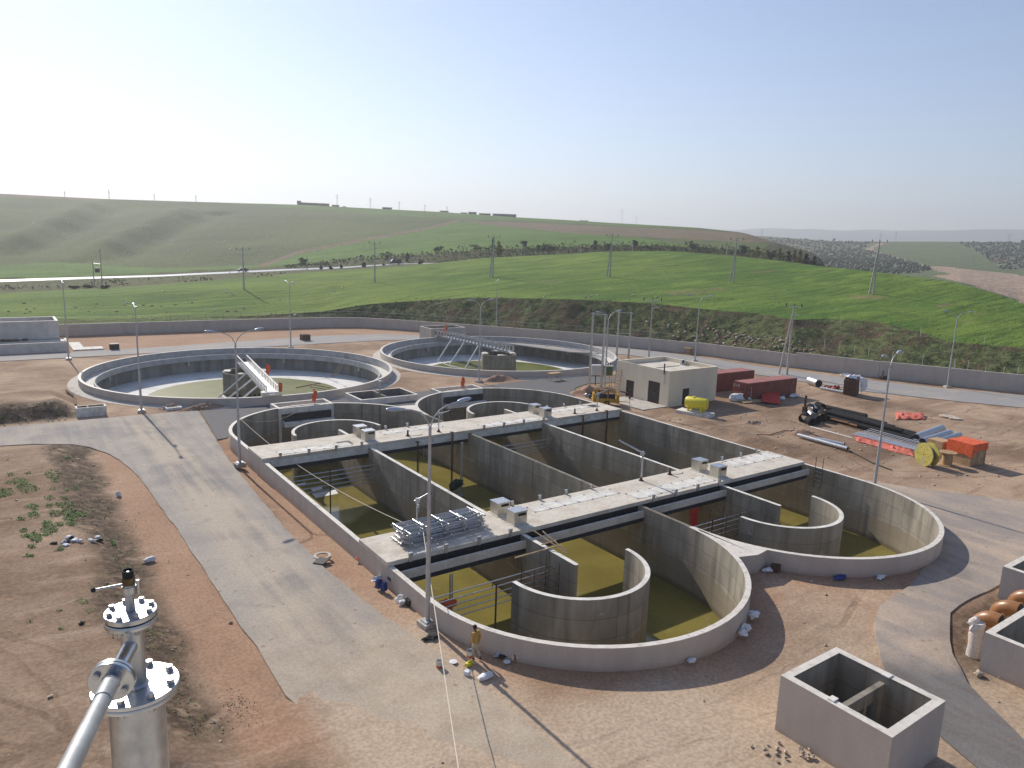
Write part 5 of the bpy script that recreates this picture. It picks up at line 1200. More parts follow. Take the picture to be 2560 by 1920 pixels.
# thin lamp poles by the highway
for px,pt,D,lab in ((767,642,301,'thin pale pole by the highway near the first roadside tree'),(974,626,309,'thin pale pole by the highway beside the van'),(1149,624,300,'thin pale pole at the field edge left of the yellow-leaved tree'),(1304,611,296,'thin pale pole at the field edge left of the big bush'),(1452,612,296,'thin pale pole at the field edge right of the big bush'),(1581,604,293,'thin pale pole at the field edge right of the tall field pole'),(1818,612,285,'thin pale pole at the field edge near the yellow poplars'),(572,672,297,'thin pale pole left on the highway verge')):
    p=at(px,D); zt=ptop(p.x,p.y,px,pt); b=MB(); b.cyl(p-Vector((0,0,.4)),(p.x,p.y,zt),.16,.1,5); b.box((p.x,p.y,zt),(.9,.2,.12)); tag(b.build('roadside_pole',MT['conc_pole']),lab,'pole','thin poles along the highway')
# skyline masts and pylons
def pylon(label,px,pyb,pyt,D,w=1.4,cat='pylon'):
    d=ray(px,pyb); h=hypot(d[0],d[1]); x,y=d[0]/h*D,d[1]/h*D; z0=EYE+d[2]*D/h-4; dt=ray(px,pyt); z1=EYE+dt[2]*D/hypot(dt[0],dt[1])
    t=thing('pylon',label,cat,(x,y,z0),-atan2(x,y),'pylons on the skyline'); H_=z1-z0; b=MB()
    for sx in (-1,1): b.cyl((sx*w,0,0),(sx*w*.2,0,H_),.16,.12,4)
    n=6
    for i in range(n): a=i/n; c=(i+1)/n; b.cyl((-w*(1-.8*a),0,H_*a),(w*(1-.8*c),0,H_*c),.10,.10,4)
    b.build('lattice',MT['mast'],t); b=MB()
    for q in (.78,.9): b.cyl((-w*2.2,0,H_*q),(w*2.2,0,H_*q),.12,.12,4)
    b.build('crossarm',MT['mast'],t)
for a in (('thin pylon on the skyline above the left hill',273,497,474,890,.6),('red and white style mast on the skyline right of the long building',843,515,485,950,1.0),('dark mast on the skyline above the hill, right of the long building',926,520,494,950,1.0),('thin pylon on the skyline left of the small rooftops',998,526,503,960,.7),('thin pylon on the skyline above the small rooftops',1062,530,511,960,.7),('faint thin pole on the skyline between rooftops',1117,531,515,960,.5),
          ('tall pale lattice pylon on the skyline right of the rooftops',1554,561,522,1500,2.6),('shorter pale lattice pylon beside the tall one on the skyline',1590,563,541,1700,2.2),('faint pylon beyond the hill end on the right skyline',1904,593,572,1600,1.8),('faint pylon on the far right hill behind the field pole',2200,606,581,1450,2.0),('faint pylon on the far right hill, right of the field pole',2238,606,578,1500,2.0),('faint pylon on the far right hill near the right edge',2521,608,584,1450,1.8),('faint thin pole on the left skyline',162,492,478,890,.5),('faint thin pole on the skyline at the left of the hill',386,501,484,880,.5),('faint thin pole on the skyline left of the long building',490,505,488,880,.5)): pylon(*a)
# skyline buildings
def farbld(label,px0,px1,pyb,pyt,D,dep=8,tower=None):
    P0=ray(px0,pyb); P1=ray(px1,pyb); h0=hypot(*P0[:2]); h1=hypot(*P1[:2]); A=Vector((P0[0]/h0*D,P0[1]/h0*D,EYE+P0[2]*D/h0)); B=Vector((P1[0]/h1*D,P1[1]/h1*D,EYE+P1[2]*D/h1))
    w_=(B-A).length; ctr=(A+B)/2; ctr.z=min(A.z,B.z)-3; tt=ray((px0+px1)/2,pyt); z1=EYE+tt[2]*D/hypot(tt[0],tt[1]); H_=z1-ctr.z
    t=thing('far_building',label,'building',ctr,atan2(B.y-A.y,B.x-A.x),'low buildings on the skyline'); b=MB(); b.b2(-w_/2,w_/2,-dep/2,dep/2,0,H_); 
    if tower: b.b2(-w_/2,-w_/2+w_*.12,-dep/2-.5,dep/2-1,H_,H_+tower)
    b.build('walls',MT['bldg'],t); b=MB(); b.b2(-w_/2-.3,w_/2+.3,-dep/2-.3,dep/2+.3,H_-.02,H_+.35); b.build('roof',MT['bldg'],t); b=MB(); n=max(2,int(w_/5))
    for i in range(n): b=MB(); xx=-w_/2+(i+.5)*w_/n; b.b2(xx-.7,xx+.7,-dep/2-.06,-dep/2+.06,H_-2.4,H_-1.0); b.build('window',MT['glass'],t)
    pass
for a in (('long brown building on the hill skyline',743,823,515,508.5,880,10,2.0),('small brown building right of the long one on the skyline',830,848,517.5,513.5,880),('tiny brown hut right of the long building',857,865,519,517,880),('lone brown building on the skyline in the middle of the hill',956,980,525,519.5,870),('brown building at the left of the skyline rooftops',1100,1121,532.5,528,860),('small low rooftop between the skyline buildings',1152,1168,536,532.5,850),('brown building second from left among skyline rooftops',1171,1191,537,531.2,850),('low brown building in the skyline row',1198,1226,540,534.5,840),('widest low brown building ending the skyline rooftops',1232,1290,543.5,536.2,830,12),('low dark building alone on the right part of the skyline',1449,1470,554.5,552.3,780),('white house on the far right olive hill',2518,2530,611,605,1230),('white house at the right edge on the far olive hill',2552,2566,607,601,1230)):
    farbld(*a)

# ================================================================== ELECTRICAL GEAR AND MACHINES BY THE CREAM BUILDING
q=G(1488,962); t=thing('control_cabinet','grey white electrical cabinet mounted between the concrete twin poles','cabinet',(q.x-.1,q.y-.1,1.5),radians(-28))
b=MB(); b.b2(-.75,.75,-.45,.45,0,1.5); b.build('body',MT['greywhite'],t); b=MB(); b.b2(-.72,-.01,-.475,-.45,.05,1.45); b.b2(.01,.72,-.475,-.45,.05,1.45); b.build('door',MT['greywhite'],t); b=MB(); b.b2(-1.2,1.2,-.3,-.15,-.16,-.02); b.b2(-1.2,1.2,.15,.3,-.16,-.02); b.cyl((0,0,-1.5),(0,0,-.1),.08,.08,6); b.build('support_beam',MT['rust'],t)
q=G(1524,972); t=thing('transformer','dark green oil transformer raised on a frame beside the cream building','transformer',(q.x,q.y+.6,1.9),radians(-20))
b=MB(); b.b2(-.6,.6,-.4,.4,0,1.35)
for i in range(7): b.b2(-.55+.17*i,-.50+.17*i,-.62,-.4,.1,1.2); b.b2(-.55+.17*i,-.50+.17*i,.4,.62,.1,1.2)
b.build('tank',MT['green_eq'],t); b=MB(); b.b2(-.66,.66,-.46,.46,1.35,1.42); b.build('lid',MT['greywhite'],t)
for xx in (-.35,0,.35): b=MB(); b.cyl((xx,0,1.42),(xx,0,1.85),.08,.05,8); b.build('bushing',MT['insul'],t)
b=MB()
for sx in (-.55,.55):
    for sy in (-.4,.4): b.b2(sx-.06,sx+.06,sy-.06,sy+.06,-2.1,0)
b.b2(-.7,.7,-.5,-.4,-.12,0); b.b2(-.7,.7,.4,.5,-.12,0); b.build('frame',MT['wood'],t)
a0=G(1533,987); timber_ladder('rough timber ladder leaning on the cream building wall',(a0.x+.2,a0.y-.3,0),(69.9,73.0-.6,3.6),.8,9,(.3,-1,0))
def mound(label,px,py,rx,ry,h,seed,name='dirt_mound',mat='stonepink',rz=0):
    p=G(px,py); b=MB(); M_=Matrix.Rotation(rz,3,'Z'); N1,N2=26,10; vs=[];fs=[]
    for j in range(N2+1):
        r=j/N2
        for i in range(N1):
            a=2*pi*i/N1; x=rx*r*cos(a); y=ry*r*sin(a); e=(cos(pi*r)+1)/2
            z=h*e*(1+.55*mnoise.noise(Vector((x*.9,y*.9,seed))))+.12*h*mnoise.noise(Vector((x*2.6,y*2.6,seed+4)))*(1-r)
            v=M_@Vector((x*(1+.12*sin(3*a+seed)),y*(1+.12*cos(2*a+seed)),0)); vs.append(p+Vector((v.x,v.y,z-.06-.1*(r>.99))))
    for j in range(N2):
        for i in range(N1): fs.append((j*N1+i,(j+1)*N1+i,(j+1)*N1+(i+1)%N1,j*N1+(i+1)%N1))
    b.add(vs,fs,0,True); 
    for i in range(14):
        a=random.uniform(0,6.28); r=random.uniform(.2,1.0); b.blob(p+Vector((rx*r*cos(a),ry*r*sin(a),max(0,h*(cos(pi*r)+1)/2))),(.1+.12*random.random(),.1,.08),i,.6,6,1)
    return tag(b.build(name,[MT['mound'],MT['stone']]),label,'mound','heaps of dug earth')
MT['mound']=(lambda t:(t.bump(t.math('ADD',t.noise(3,6),t.math('MULTIPLY',t.noise(14,4),.4)),.9,.25),t.fin(t.mix(t.ramp(t.noise(1.2,6),.3,.7),(.30,.175,.115),(.43,.29,.21)),.95,0,.1))[1])(NT('dug_earth'))
mound('heap of reddish earth at the foot of the twin pole frame',1475,983,3.8,2.4,1.15,1)
mound('long low heap of earth between right settling tank and road',1245,950,4.2,1.3,.75,2)
mound('low earth heap between left settling tank and road, nearest the basin',510,1020,3.6,1.0,.6,3)
mound('small earth heap left of the white slab by the left settling tank',430,1021,1.6,.9,.6,4)
mound('low broken earth heap beside the black pipe end in the yard',2000,1085,3.0,1.6,.5,5)
mound('low broken earth heap beside the blue scraps near the side road',1880,1060,2.8,1.2,.45,6)
# yellow compressor
q=G(1528,1017); t=thing('compressor','yellow open-sided engine compressor parked at the corner of the basin','machine',(q.x+.2,q.y+1.3,0),radians(-38))
b=MB(); b.b2(-1.7,1.7,-.8,.8,.45,.75); b.b2(-1.7,-1.45,-.8,.8,.75,1.5); b.b2(1.35,1.65,-.8,.8,.75,1.4); b.b2(-1.45,1.35,-.78,-.70,.75,.95); b.build('body',MT['machine'],t)
b=MB(); b.box((-.2,.25,1.75),(2.9,.9,.06),0,0,Matrix.Rotation(radians(-24),3,'X')); b.box((.1,-.1,1.62),(2.4,.3,.05)); b.build('hood',MT['machine'],t)
b=MB(); b.b2(-1.2,.2,-.45,.45,.75,1.35); b.cyl((.3,0,1.05),(1.2,0,1.05),.38,.38,12); b.cyl((-.9,-.2,1.3),(-.9,-.2,1.9),.06,.06,8); b.cyl((-1.0,-.6,.9),(.9,-.6,.9),.07,.07,8); b.build('engine',MT['engine'],t)
for s in (-1,1):
    b=MB(); b.cyl((.1,s*.82,.36),(.1,s*1.02,.36),.36,.36,16); b.cyl((.1,s*.83,.36),(.1,s*1.03,.36),.17,.17,12,1); b.build('wheel',[MT['gasket'],MT['machine']],t)
b=MB(); b.cyl((1.6,0,.5),(3.1,0,.45),.05,.05,6); b.cyl((3.1,0,0),(3.1,0,.8),.04,.04,6); b.build('drawbar',MT['machine'],t)
q=G(1480,992); b=MB()
for i in range(7): b.blob(q+Vector((random.uniform(-.9,.9),random.uniform(-.5,.5),.25)),(.25,.2,.25),i,.5,10,i%2)
b.tube([q+Vector((.7*cos(a/3),.7*sin(a/3),.25+.02*a)) for a in range(16)],.06,6,1); tag(b.build('scrap_heap',[MT['galv'],MT['gasket']]),'heap of grey scrap and dark hose left of the yellow compressor','scrap')
b=MB(); p0=G(1550,989); p1=G(1598,998); b.cyl(p0+Vector((0,0,.6)),p1+Vector((0,0,.5)),.09,.09,8); tag(b.build('steel_pipe',MT['rust']),'long dark pipe lying before the cream building doors','pipe')
b=MB(); q=G(1574,1000); b.cyl(q,q+Vector((0,0,.55)),.12,.16,8); b.blob(q+Vector((.1,-.4,.06)),(.3,.15,.08),2,.4,8); tag(b.build('pipe_stand',MT['rust']),'small rusty stand below the dark pipe by the doors','stand')
# yellow fuel tank on its plinth
pl=G(1728,1045); t=thing('concrete_plinth','long grey concrete plinth under the yellow tank','plinth',(69.6,58.4,0),radians(-73)); b=MB(); b.b2(-2.15,2.15,-.95,.95,-.2,.55); b.build('block',MT['conc_pale'],t)
t=thing('fuel_tank','bright yellow cylindrical fuel tank on saddle feet','tank',(69.75,58.4,.553),radians(-73)); t.scale=(.82,.82,.88)
b=MB(); b.lathe([(0,-1.7),(.55,-1.68),(.75,-1.60),(.80,-1.5),(.80,1.5),(.75,1.60),(.55,1.68),(0,1.7)],(0,0,1.15),36,0,None,Matrix.Rotation(radians(90),3,'Y')); b.build('shell',MT['yellow'],t)
for xx in (-1.0,1.0):
    b=MB(); b.b2(xx-.12,xx+.12,-.72,-.40,0,.75); b.b2(xx-.12,xx+.12,.40,.72,0,.75); b.b2(xx-.12,xx+.12,-.4,.4,.28,.45); b.build('saddle',MT['yellow'],t)
b=MB(); b.cyl((-.5,0,1.9),(-.5,0,2.06),.26,.26,16); b.cyl((.5,0,1.9),(.5,0,2.0),.13,.13,12); b.cyl((.9,0,1.9),(.9,0,2.03),.08,.08,10); b.build('filler_cap',MT['yellow'],t)
b=MB(); p=G(1684,1040)
for i in range(26): b.box(p+Vector((random.gauss(0,.7),random.gauss(0,.7),.06+.04*random.random())),(.35,.18,.05),random.uniform(0,3),random.choice((0,0,1)))
stuff(b.build('blue_scraps',[MT['bluecan'],MT['white']]))

# ================================================================== MATERIALS YARD
def Lz(px,py): v=G(px,py); v.z=gz(v.x,v.y); return v
def laypipe(name,label,a,c,r,mat,group=None,n=14,z=0,hollow=True,cat='pipe'):
    a=Vector(a);c=Vector(c); b=MB(); d=(c-a).normalized(); b.cyl(a,c,r,r,n,0,True)
    if hollow:
        for p,s in ((a,-1),(c,1)): b.cyl(p+d*s*.004,p+d*s*.008,r*.86,r*.86,n,1)  # dark end discs painted for the shaded bore
    return tag(b.build(name,[MT[mat],MT['gasket']]),label,cat,group)
S0=Lz(2066,1047); S1=Lz(2292,1104); dv=(S1-S0); sd=Vector((dv.y,-dv.x,0)).normalized()
lab=['black plastic pipe at the near edge of the long bundle','black plastic pipe second from the near edge of the bundle','black plastic pipe in the middle of the long bundle','black plastic pipe fourth from the near edge of the bundle','black plastic pipe at the far edge of the long bundle']
for i in range(5): 
    o_=sd*(1.0-.62*i); laypipe('plastic_pipe',lab[i],S0+o_+Vector((0,0,.36))+dv*.015*i,S1+o_+Vector((0,0,.36))-dv*.05*((i*2)%3),.30,'black','black plastic pipes in the yard')
for i in range(3): o_=sd*(.7-.62*i); laypipe('plastic_pipe',['black plastic pipe lying on top of the bundle, near side','black plastic pipe lying on top of the bundle, middle','black plastic pipe lying on top of the bundle, far side'][i],S0+o_+Vector((0,0,.88))+dv*.03,S1+o_+Vector((0,0,.88))-dv*.12*(i+1),.29,'black','black plastic pipes in the yard')
laypipe('plastic_pipe','shorter black plastic pipe lying apart behind the bundle',Lz(2064,1028)+Vector((0,0,.5)),Lz(2164,1053)+Vector((0,0,.5)),.32,'black','black plastic pipes in the yard')
laypipe('plastic_pipe','thin orange pipe lying along the near side of the black bundle',Lz(2074,1058)+Vector((0,0,.45)),Lz(2120,1069)+Vector((0,0,.45)),.12,'elbow'); laypipe('plastic_pipe','short orange pipe end beside the black bundle',Lz(2122,1070)+Vector((0,0,.4)),Lz(2142,1075)+Vector((0,0,.4)),.12,'elbow')
for i,(px,py,r,z,a,lab) in enumerate(((2010,1056,.75,.5,20,'black pipe ring lowest at the left of the fittings heap'),(2024,1062,.6,.45,60,'black pipe fitting at the front of the heap'),(2036,1060,.7,.6,80,'black pipe fitting between the grey ends of the heap'),(2052,1054,.8,.6,40,'black pipe fitting at the right of the heap'),(2022,1047,.65,1.2,30,'black pipe fitting high on the left of the heap'),(2046,1044,.6,1.35,75,'black pipe fitting topmost on the heap'))):
    p=Lz(px,py)+Vector((0,0,z)); v=Vector((cos(radians(a)),sin(radians(a)),.1))*.55; b=MB(); M_=v.to_track_quat('Z','Y').to_matrix(); b.lathe([(r*.8,-.5),(r*.8,.5),(r*.65,.5),(r*.65,-.5)],p,16,0,None,M_,True,True); tag(b.build('pipe_fitting',MT['black']),lab,'pipe fitting','black pipe fittings heaped in the yard')
for i,(px,py,z,lab) in enumerate(((2032,1046,1.0,'grey pipe end sticking up out of the black fittings'),(2028,1056,.6,'lower grey pipe end in the black fittings'))): p=Lz(px,py); laypipe('grey_pipe',lab,p+Vector((-.3,-.5,z)),p+Vector((.5,.6,z+.3)),.36,'galv','grey pipe ends in the fittings heap')
b=MB(); p=Lz(2010,1040); b.b2(p.x-.1,p.x+.1,p.y-.1,p.y+.1,1.0,2.6); b.b2(p.x-.25,p.x+.25,p.y-.2,p.y+.2,0,1.2); tag(b.build('dark_post',MT['rust']),'dark upright post above the black fittings heap','post')
# silver pipes
for i,(a,c,r,lab) in enumerate((((2288,1107),(2352,1085),.45,'fat silver pipe at the far end of the black bundle, rearmost'),((2304,1116),(2372,1095),.42,'fat silver pipe in the middle of the three by the orange crate'),((2345,1112),(2398,1096),.30,'thinner silver pipe touching the orange covered crate'))):
    laypipe('steel_pipe',lab,Lz(*a)+Vector((0,0,r+.1)),Lz(*c)+Vector((0,0,r+.1)),r,'galv','silver pipes in the yard',18)
laypipe('steel_pipe','long silver pipe lying alone beside the side road',Lz(1994,1098)+Vector((0,0,.32)),Lz(2118,1132)+Vector((0,0,.32)),.22,'galv','silver pipes in the yard'); laypipe('steel_pipe','shorter silver pipe lying behind the lone long one',Lz(2042,1107)+Vector((0,0,.3)),Lz(2110,1122)+Vector((0,0,.3)),.18,'galv','silver pipes in the yard')
for i in range(9):
    f=i/8; a=Lz(2130+f*58,1097-f*20); c=Lz(2286+f*18,1136-f*26); laypipe('steel_tube',['galvanised tube on the red sheet, nearest the road','galvanised tube second from the near edge of the row','galvanised tube in the row on the red sheet, third','galvanised tube fourth from the near edge of the row','galvanised tube at the middle of the row','galvanised tube sixth from the near edge of the row','galvanised tube third from the far edge of the row','galvanised tube second from the far edge of the row','galvanised tube at the far edge of the row by the black bundle'][i],a+Vector((0,0,.45)),c+Vector((0,0,.45)),.10 if i<3 else .045,'galv','galvanised tubes laid in a row',8)
laypipe('steel_tube','thin tube lying alone on the earth left of the tube row',Lz(2026,1072)+Vector((0,0,.2)),Lz(2130,1103)+Vector((0,0,.25)),.05,'galv'); laypipe('steel_tube','thin tube lying beside the black fittings heap',Lz(1972,1055)+Vector((0,0,.2)),Lz(2012,1066)+Vector((0,0,.2)),.05,'wood')
zz=lambda px,py,dz=.12: Lz(px,py)+Vector((0,0,dz))
cloth('plastic_sheet','faded red plastic sheet spread along the galvanised tubes','sheet',[zz(2140,1108),zz(2285,1146),zz(2280,1132,.3),zz(2136,1097,.3)],'pink',.05,26,5,.22,5)
cloth('plastic_sheet','crumpled orange red sheet lying alone in the yard','sheet',[zz(2240,1050),zz(2312,1052),zz(2308,1040,.3),zz(2236,1036,.3)],'pink',.1,14,6,.30,8)
b=MB(); b.cyl(zz(2318,1049),zz(2342,1055),.06,.06,6); tag(b.build('timber_pole',MT['wood']),'short timber pole beside the crumpled orange sheet','pole')
for i,(px,py,lab) in enumerate(((2368,1043,'pale round drum lid lying flat in the yard, larger one'),(2388,1049,'pale round drum lid lying flat in the yard, smaller one'))): p=Lz(px,py); b=MB(); b.cyl(p+Vector((0,0,.1)),p+Vector((0,0,.22)),.95-.2*i,.95-.2*i,24); tag(b.build('drum_lid',MT['stone']),lab,'drum lid','round drum lids in the yard')
# cable drums
def drum(label,c,r,wd,axis,mats,group):
    t=thing('cable_drum',label,'cable drum',c,0,group); ax=Vector(axis).normalized(); M_=ax.to_track_quat('Z','Y').to_matrix()
    for s in (-1,1):
        b=MB(); b.cyl(ax*(s*wd/2-.05),ax*(s*wd/2+.05),r,r,36); b.cyl(ax*(s*wd/2-.06),ax*(s*wd/2+.07),.06,.06,8,1)
        for kk in range(6): a=2*pi*kk/6; b.cyl(ax*(s*(wd/2+.05))+M_@Vector((r*.62*cos(a),r*.62*sin(a),0)),ax*(s*(wd/2+.08))+M_@Vector((r*.62*cos(a),r*.62*sin(a),0)),.03,.03,6,1)
        b.build('flange',[mats[0],MT['gasket']],t)
    b=MB(); b.cyl(ax*(-wd/2+.05),ax*(wd/2-.05),r*.62,r*.62,24); b.build('core',mats[1],t); return t
p=Lz(2318,1166); drum('large cable drum with yellow grey face standing on its rim in the yard',p+Vector((.3,.3,1.12)),1.15,.75,(-.93,.36,0),(MT['drumyel'],MT['drumgrey']),'cable drums in the yard')
p=Lz(2371,1164); drum('small pale yellow cable drum standing on its flange beside the crate',p+Vector((0,.2,.66)),.78,1.25,(0,0,1),(MT['ply'],MT['ply']),'cable drums in the yard')
def crate(name,label,px0,px1,py,depth,h,rz,mat,cover=None):
    A=Lz(px0,py); B=Lz(px1,py); w_=(B-A).length; c=(A+B)/2; t=thing(name,label,'crate',(c.x,c.y,0),rz,'wooden crates in the yard')
    b=MB(); b.b2(-w_/2,w_/2,-depth/2,depth/2,.05,h)
    for s in (-1,1):
        for i in range(3): xx=-w_/2+.1+(w_-.2)*i/2; b.b2(xx-.07,xx+.07,s*(depth/2)-.02-(.02 if s<0 else -.02),s*(depth/2)+.02+(.02 if s>0 else -.02),.06,h-.02)
    b.build('box',MT[mat],t)
    return t,w_,c
t,w_,c=crate('wooden_crate','large crate half covered by an orange sheet in the yard',2384,2440,1156,2.4,2.2,radians(-8),'ply'); 
b=MB(); W2,D2,HH=w_/2+.05,1.27,2.2
A=[];n=16
vs=[];
per=[(-W2,-D2)]+[(-W2+2*W2*i/n,-D2) for i in range(1,n)]+[(W2,-D2)]+[(W2,-D2+2*D2*i/8) for i in range(1,8)]+[(W2,D2)]+[(W2-2*W2*i/n,D2) for i in range(1,n)]+[(-W2,D2)]+[(-W2,D2-2*D2*i/8) for i in range(1,8)]
m=len(per); vs=[(x,y,HH+.06+.05*NZ(x,y,2,1)) for x,y in per]+[(x*1.02,y*1.02,HH-.62-.25*NZ(x*1.3,y*1.3,1.1,2)-(.5 if x<-W2*.8 else 0)) for x,y in per]+[(0,0,HH+.10)]
b.add(vs,[(i,(i+1)%m,m+(i+1)%m,m+i) for i in range(m)]+[(i,2*m,(i+1)%m) for i in range(m)],0,True); o=b.build('orange_cover',MT['orange']); o.location=t.location; o.rotation_euler=t.rotation_euler; tag(o,'bright orange plastic sheet draped over the large crate','sheet')
crate('wooden_crate','smaller plain wooden crate left of the orange covered one',2326,2362,1140,1.6,1.75,radians(-8),'ply')
# white-wrapped heap by the perimeter road
c1=Lz(2136,988); t=thing('wooden_crate','leaning wooden crate under a torn white sheet by the perimeter road','crate',(c1.x,c1.y+.5,0),radians(18),'wooden crates in the yard'); b=MB(); b.box((-.5,0,1.3),(2.0,1.7,2.5),0,0,Matrix.Rotation(radians(-12),3,'Y')); b.box((1.1,.1,.7),(1.3,1.5,1.4),.15); b.build('box',MT['rust'],t)
c2=Vector((c1.x,c1.y+.5,0)); cloth('white_sheet','torn white sheet hanging over the leaning crate by the perimeter road','sheet',[c2+Vector((-1.7,-.6,2.75)),c2+Vector((2.4,-.9,2.2)),c2+Vector((2.1,.9,2.5)),c2+Vector((-1.7,1.1,3.0))],'white',.08,10,8,.35,4); cloth('white_sheet','white sheet hanging down the right side of the leaning crate','sheet',[c2+Vector((.7,-1.05,.45)),c2+Vector((2.0,-1.05,.75)),c2+Vector((2.5,-.9,2.3)),c2+Vector((.3,-.95,2.5))],'white',.06,8,8,.2,6)
laypipe('steel_drum','silver drum lying left of the white covered crate',Lz(2024,960)+Vector((0,0,.6)),Lz(2046,968)+Vector((0,0,.6)),.62,'galv',None,20,cat='drum')
laypipe('steel_pipe','thin silver pipe lying before the white covered crate',Lz(2050,976)+Vector((0,0,.3)),Lz(2108,987)+Vector((0,0,.3)),.2,'galv')
b=MB(); p=Lz(2080,972)
for i in range(9): b.blob(p+Vector((random.uniform(-1.6,1.6),random.uniform(-.8,.8),.2)),(.5,.35,.3),i,.6,9,i%2)
tag(b.build('scrap_heap',[MT['rust'],MT['pink']]),'heap of brown and orange scrap left of the white covered crate','scrap')
# in front of the container
p=Lz(1862,1010); b=MB(); b.box(p+Vector((1.8,-.2,.12)),(4.6,1.4,.08),radians(-14)); b.box(p+Vector((2.3,-.8,.2)),(3.6,.3,.1),radians(-10)); b.box(p+Vector((1.4,.2,.22)),(3.0,.25,.1),radians(-20)); tag(b.build('timber_boards',MT['wood']),'timber boards lying before the lettered red container','boards')
b=MB()
for i in range(9): b.blob(Lz(1838+random.uniform(-8,38),1002+random.uniform(-4,5))+Vector((0,0,.4)),(.8,.6,.5),i+2,.5,12)
tag(b.build('white_sheets',MT['white']),'crumpled white sheets heaped at the end of the lettered container','sheet')
cloth('red_tarp','bright red tarpaulin spread before the lettered container','tarpaulin',[zz(1905,1012,.35),zz(1952,1014,.2),zz(1945,998,1.0),zz(1900,997,1.2)],'red',.06,10,8,.12,9)
for i,(px,py,lab) in enumerate(((1952,1000,'pale board lying right of the red tarpaulin'),(1985,993,'pale crumpled sack at the right end of the lettered container'))): p=Lz(px,py); b=MB(); b.blob(p+Vector((0,0,.2)),(1.0,.5,.22),i,.4,10); tag(b.build('pale_sack',MT['white']),lab,'sack')
q=G(1721,885); t=thing('cable_spool','small pale cable spool by the perimeter wall behind the cream building','spool',(q.x,q.y,0)); b=MB(); b.cyl((0,0,.08),(0,0,1.2),.45,.45,14); b.build('core',MT['ply'],t); 
for z in (0,1.15): b=MB(); b.cyl((0,0,z),(0,0,z+.1),.95,.95,20); b.build('flange',MT['ply'],t)
b=MB(); p=G(2210,947); b.blob(p+Vector((0,0,.2)),(1.2,.4,.25),3,.6,10); b.box(p+Vector((-.5,0,.7)),(.12,.12,1.4),0); tag(b.build('scrap_heap',MT['rust']),'small dark scrap with a post by the perimeter wall','scrap')
# hose along the yard
b=MB(); H_=[Lz(*q)+Vector((0,0,.08)) for q in ((1890,1098),(1925,1092),(1960,1080),(2000,1080),(2040,1092),(2120,1130),(2180,1160),(2230,1178))]; b.tube(H_,.05,6); tag(b.build('black_hose',MT['gasket']),'black hose snaking over the earth beside the side road','hose')
# trestle by the right tank
q=G(1385,950); t=thing('work_trestle','low timber work platform standing on the road by the right tank','trestle',(q.x,q.y,0),radians(5)); b=MB(); b.b2(-1.1,1.1,-.5,.5,1.0,1.12); b.build('top',MT['ply'],t)
for sx in (-1,1):
    for sy in (-.4,.4): b=MB(); b.cyl((sx*.95,sy,1.02),(sx*1.1,sy,0),.05,.05,6); b.build('leg',MT['wood'],t)
# wrapped actuators on posts at the inlet chambers
for x,y,z,r,lab in ((29.6,80.0,T,.30,'orange wrapped actuator on the left inlet chamber of the basin'),(49.6,80.2,T,.25,'orange wrapped actuator on the right inlet chamber of the basin')):
    t=thing('wrapped_actuator',lab,'actuator',(x,y,z),0,'orange wrapped actuators on the inlet chambers'); b=MB(); b.cyl((0,0,0),(0,0,.5),.07,.07,8); b.build('stem',MT['galv'],t); b=MB(); b.blob((0,0,.85),(r,r,.62),x,.55,16); b.blob((.1,0,1.3),(r*.55,r*.5,.24),x+2,.5,12); b.build('orange_wrap',MT['orange'],t)
t=thing('gate_stand','small grey gate stand on the two-cell chamber','stand',(39.7,84.2,.8)); b=MB(); b.cyl((0,0,0),(0,0,1.5),.09,.09,8); b.box((0,0,1.5),(.45,.3,.2)); b.build('stem',MT['galv'],t); b=MB(); b.box((0,0,.2),(.5,.5,.08)); b.build('plate',MT['rust'],t)
b=MB(); p=G(434,1023); b.box(p+Vector((0,0,.12)),(1.7,.8,.3)); b.box(p+Vector((0,0,.28)),(1.0,.3,.02),0,1); tag(b.build('white_slab',[MT['carwhite'],MT['dark']]),'small white slotted slab lying before the left settling tank','slab')
b=MB(); q=[G(*p)+Vector((0,0,.25)) for p in ((166,981),(186,995),(189,1018))]; b.tube(q,.14,6); q[0].z=.3; tag(b.build('dark_pipe',MT['rust']),'dark bent pipe lying behind the small two-cell box','pipe')
# ================================================================== PERSON
def skinned(name,V_,E_,mat,root=0,parent=None,sub=2):
    bm=bmesh.new(); lay=bm.verts.layers.skin.new(); vs=[]
    for i,(co,r) in enumerate(V_):
        v=bm.verts.new(co); v[lay].radius=(r if isinstance(r,tuple) else (r,r)); v[lay].use_root=(i==root); vs.append(v)
    for a,c in E_: bm.edges.new((vs[a],vs[c]))
    me=bpy.data.meshes.new(name); bm.to_mesh(me); bm.free(); o=bpy.data.objects.new(name+'_tmp',me); COL.objects.link(o)
    m=o.modifiers.new('s','SKIN'); m.use_smooth_shade=True; o.modifiers.new('u','SUBSURF').levels=sub
    bpy.context.view_layer.update(); dg=bpy.context.evaluated_depsgraph_get(); me2=bpy.data.meshes.new_from_object(o.evaluated_get(dg))
    bpy.data.objects.remove(o); me2.name=name; me2.materials.clear(); me2.materials.append(mat); me2.polygons.foreach_set('use_smooth',[True]*len(me2.polygons))
    o=bpy.data.objects.new(name,me2); COL.objects.link(o)
    if parent is not None: o.parent=parent
    return o
pp=G(1189,1648)
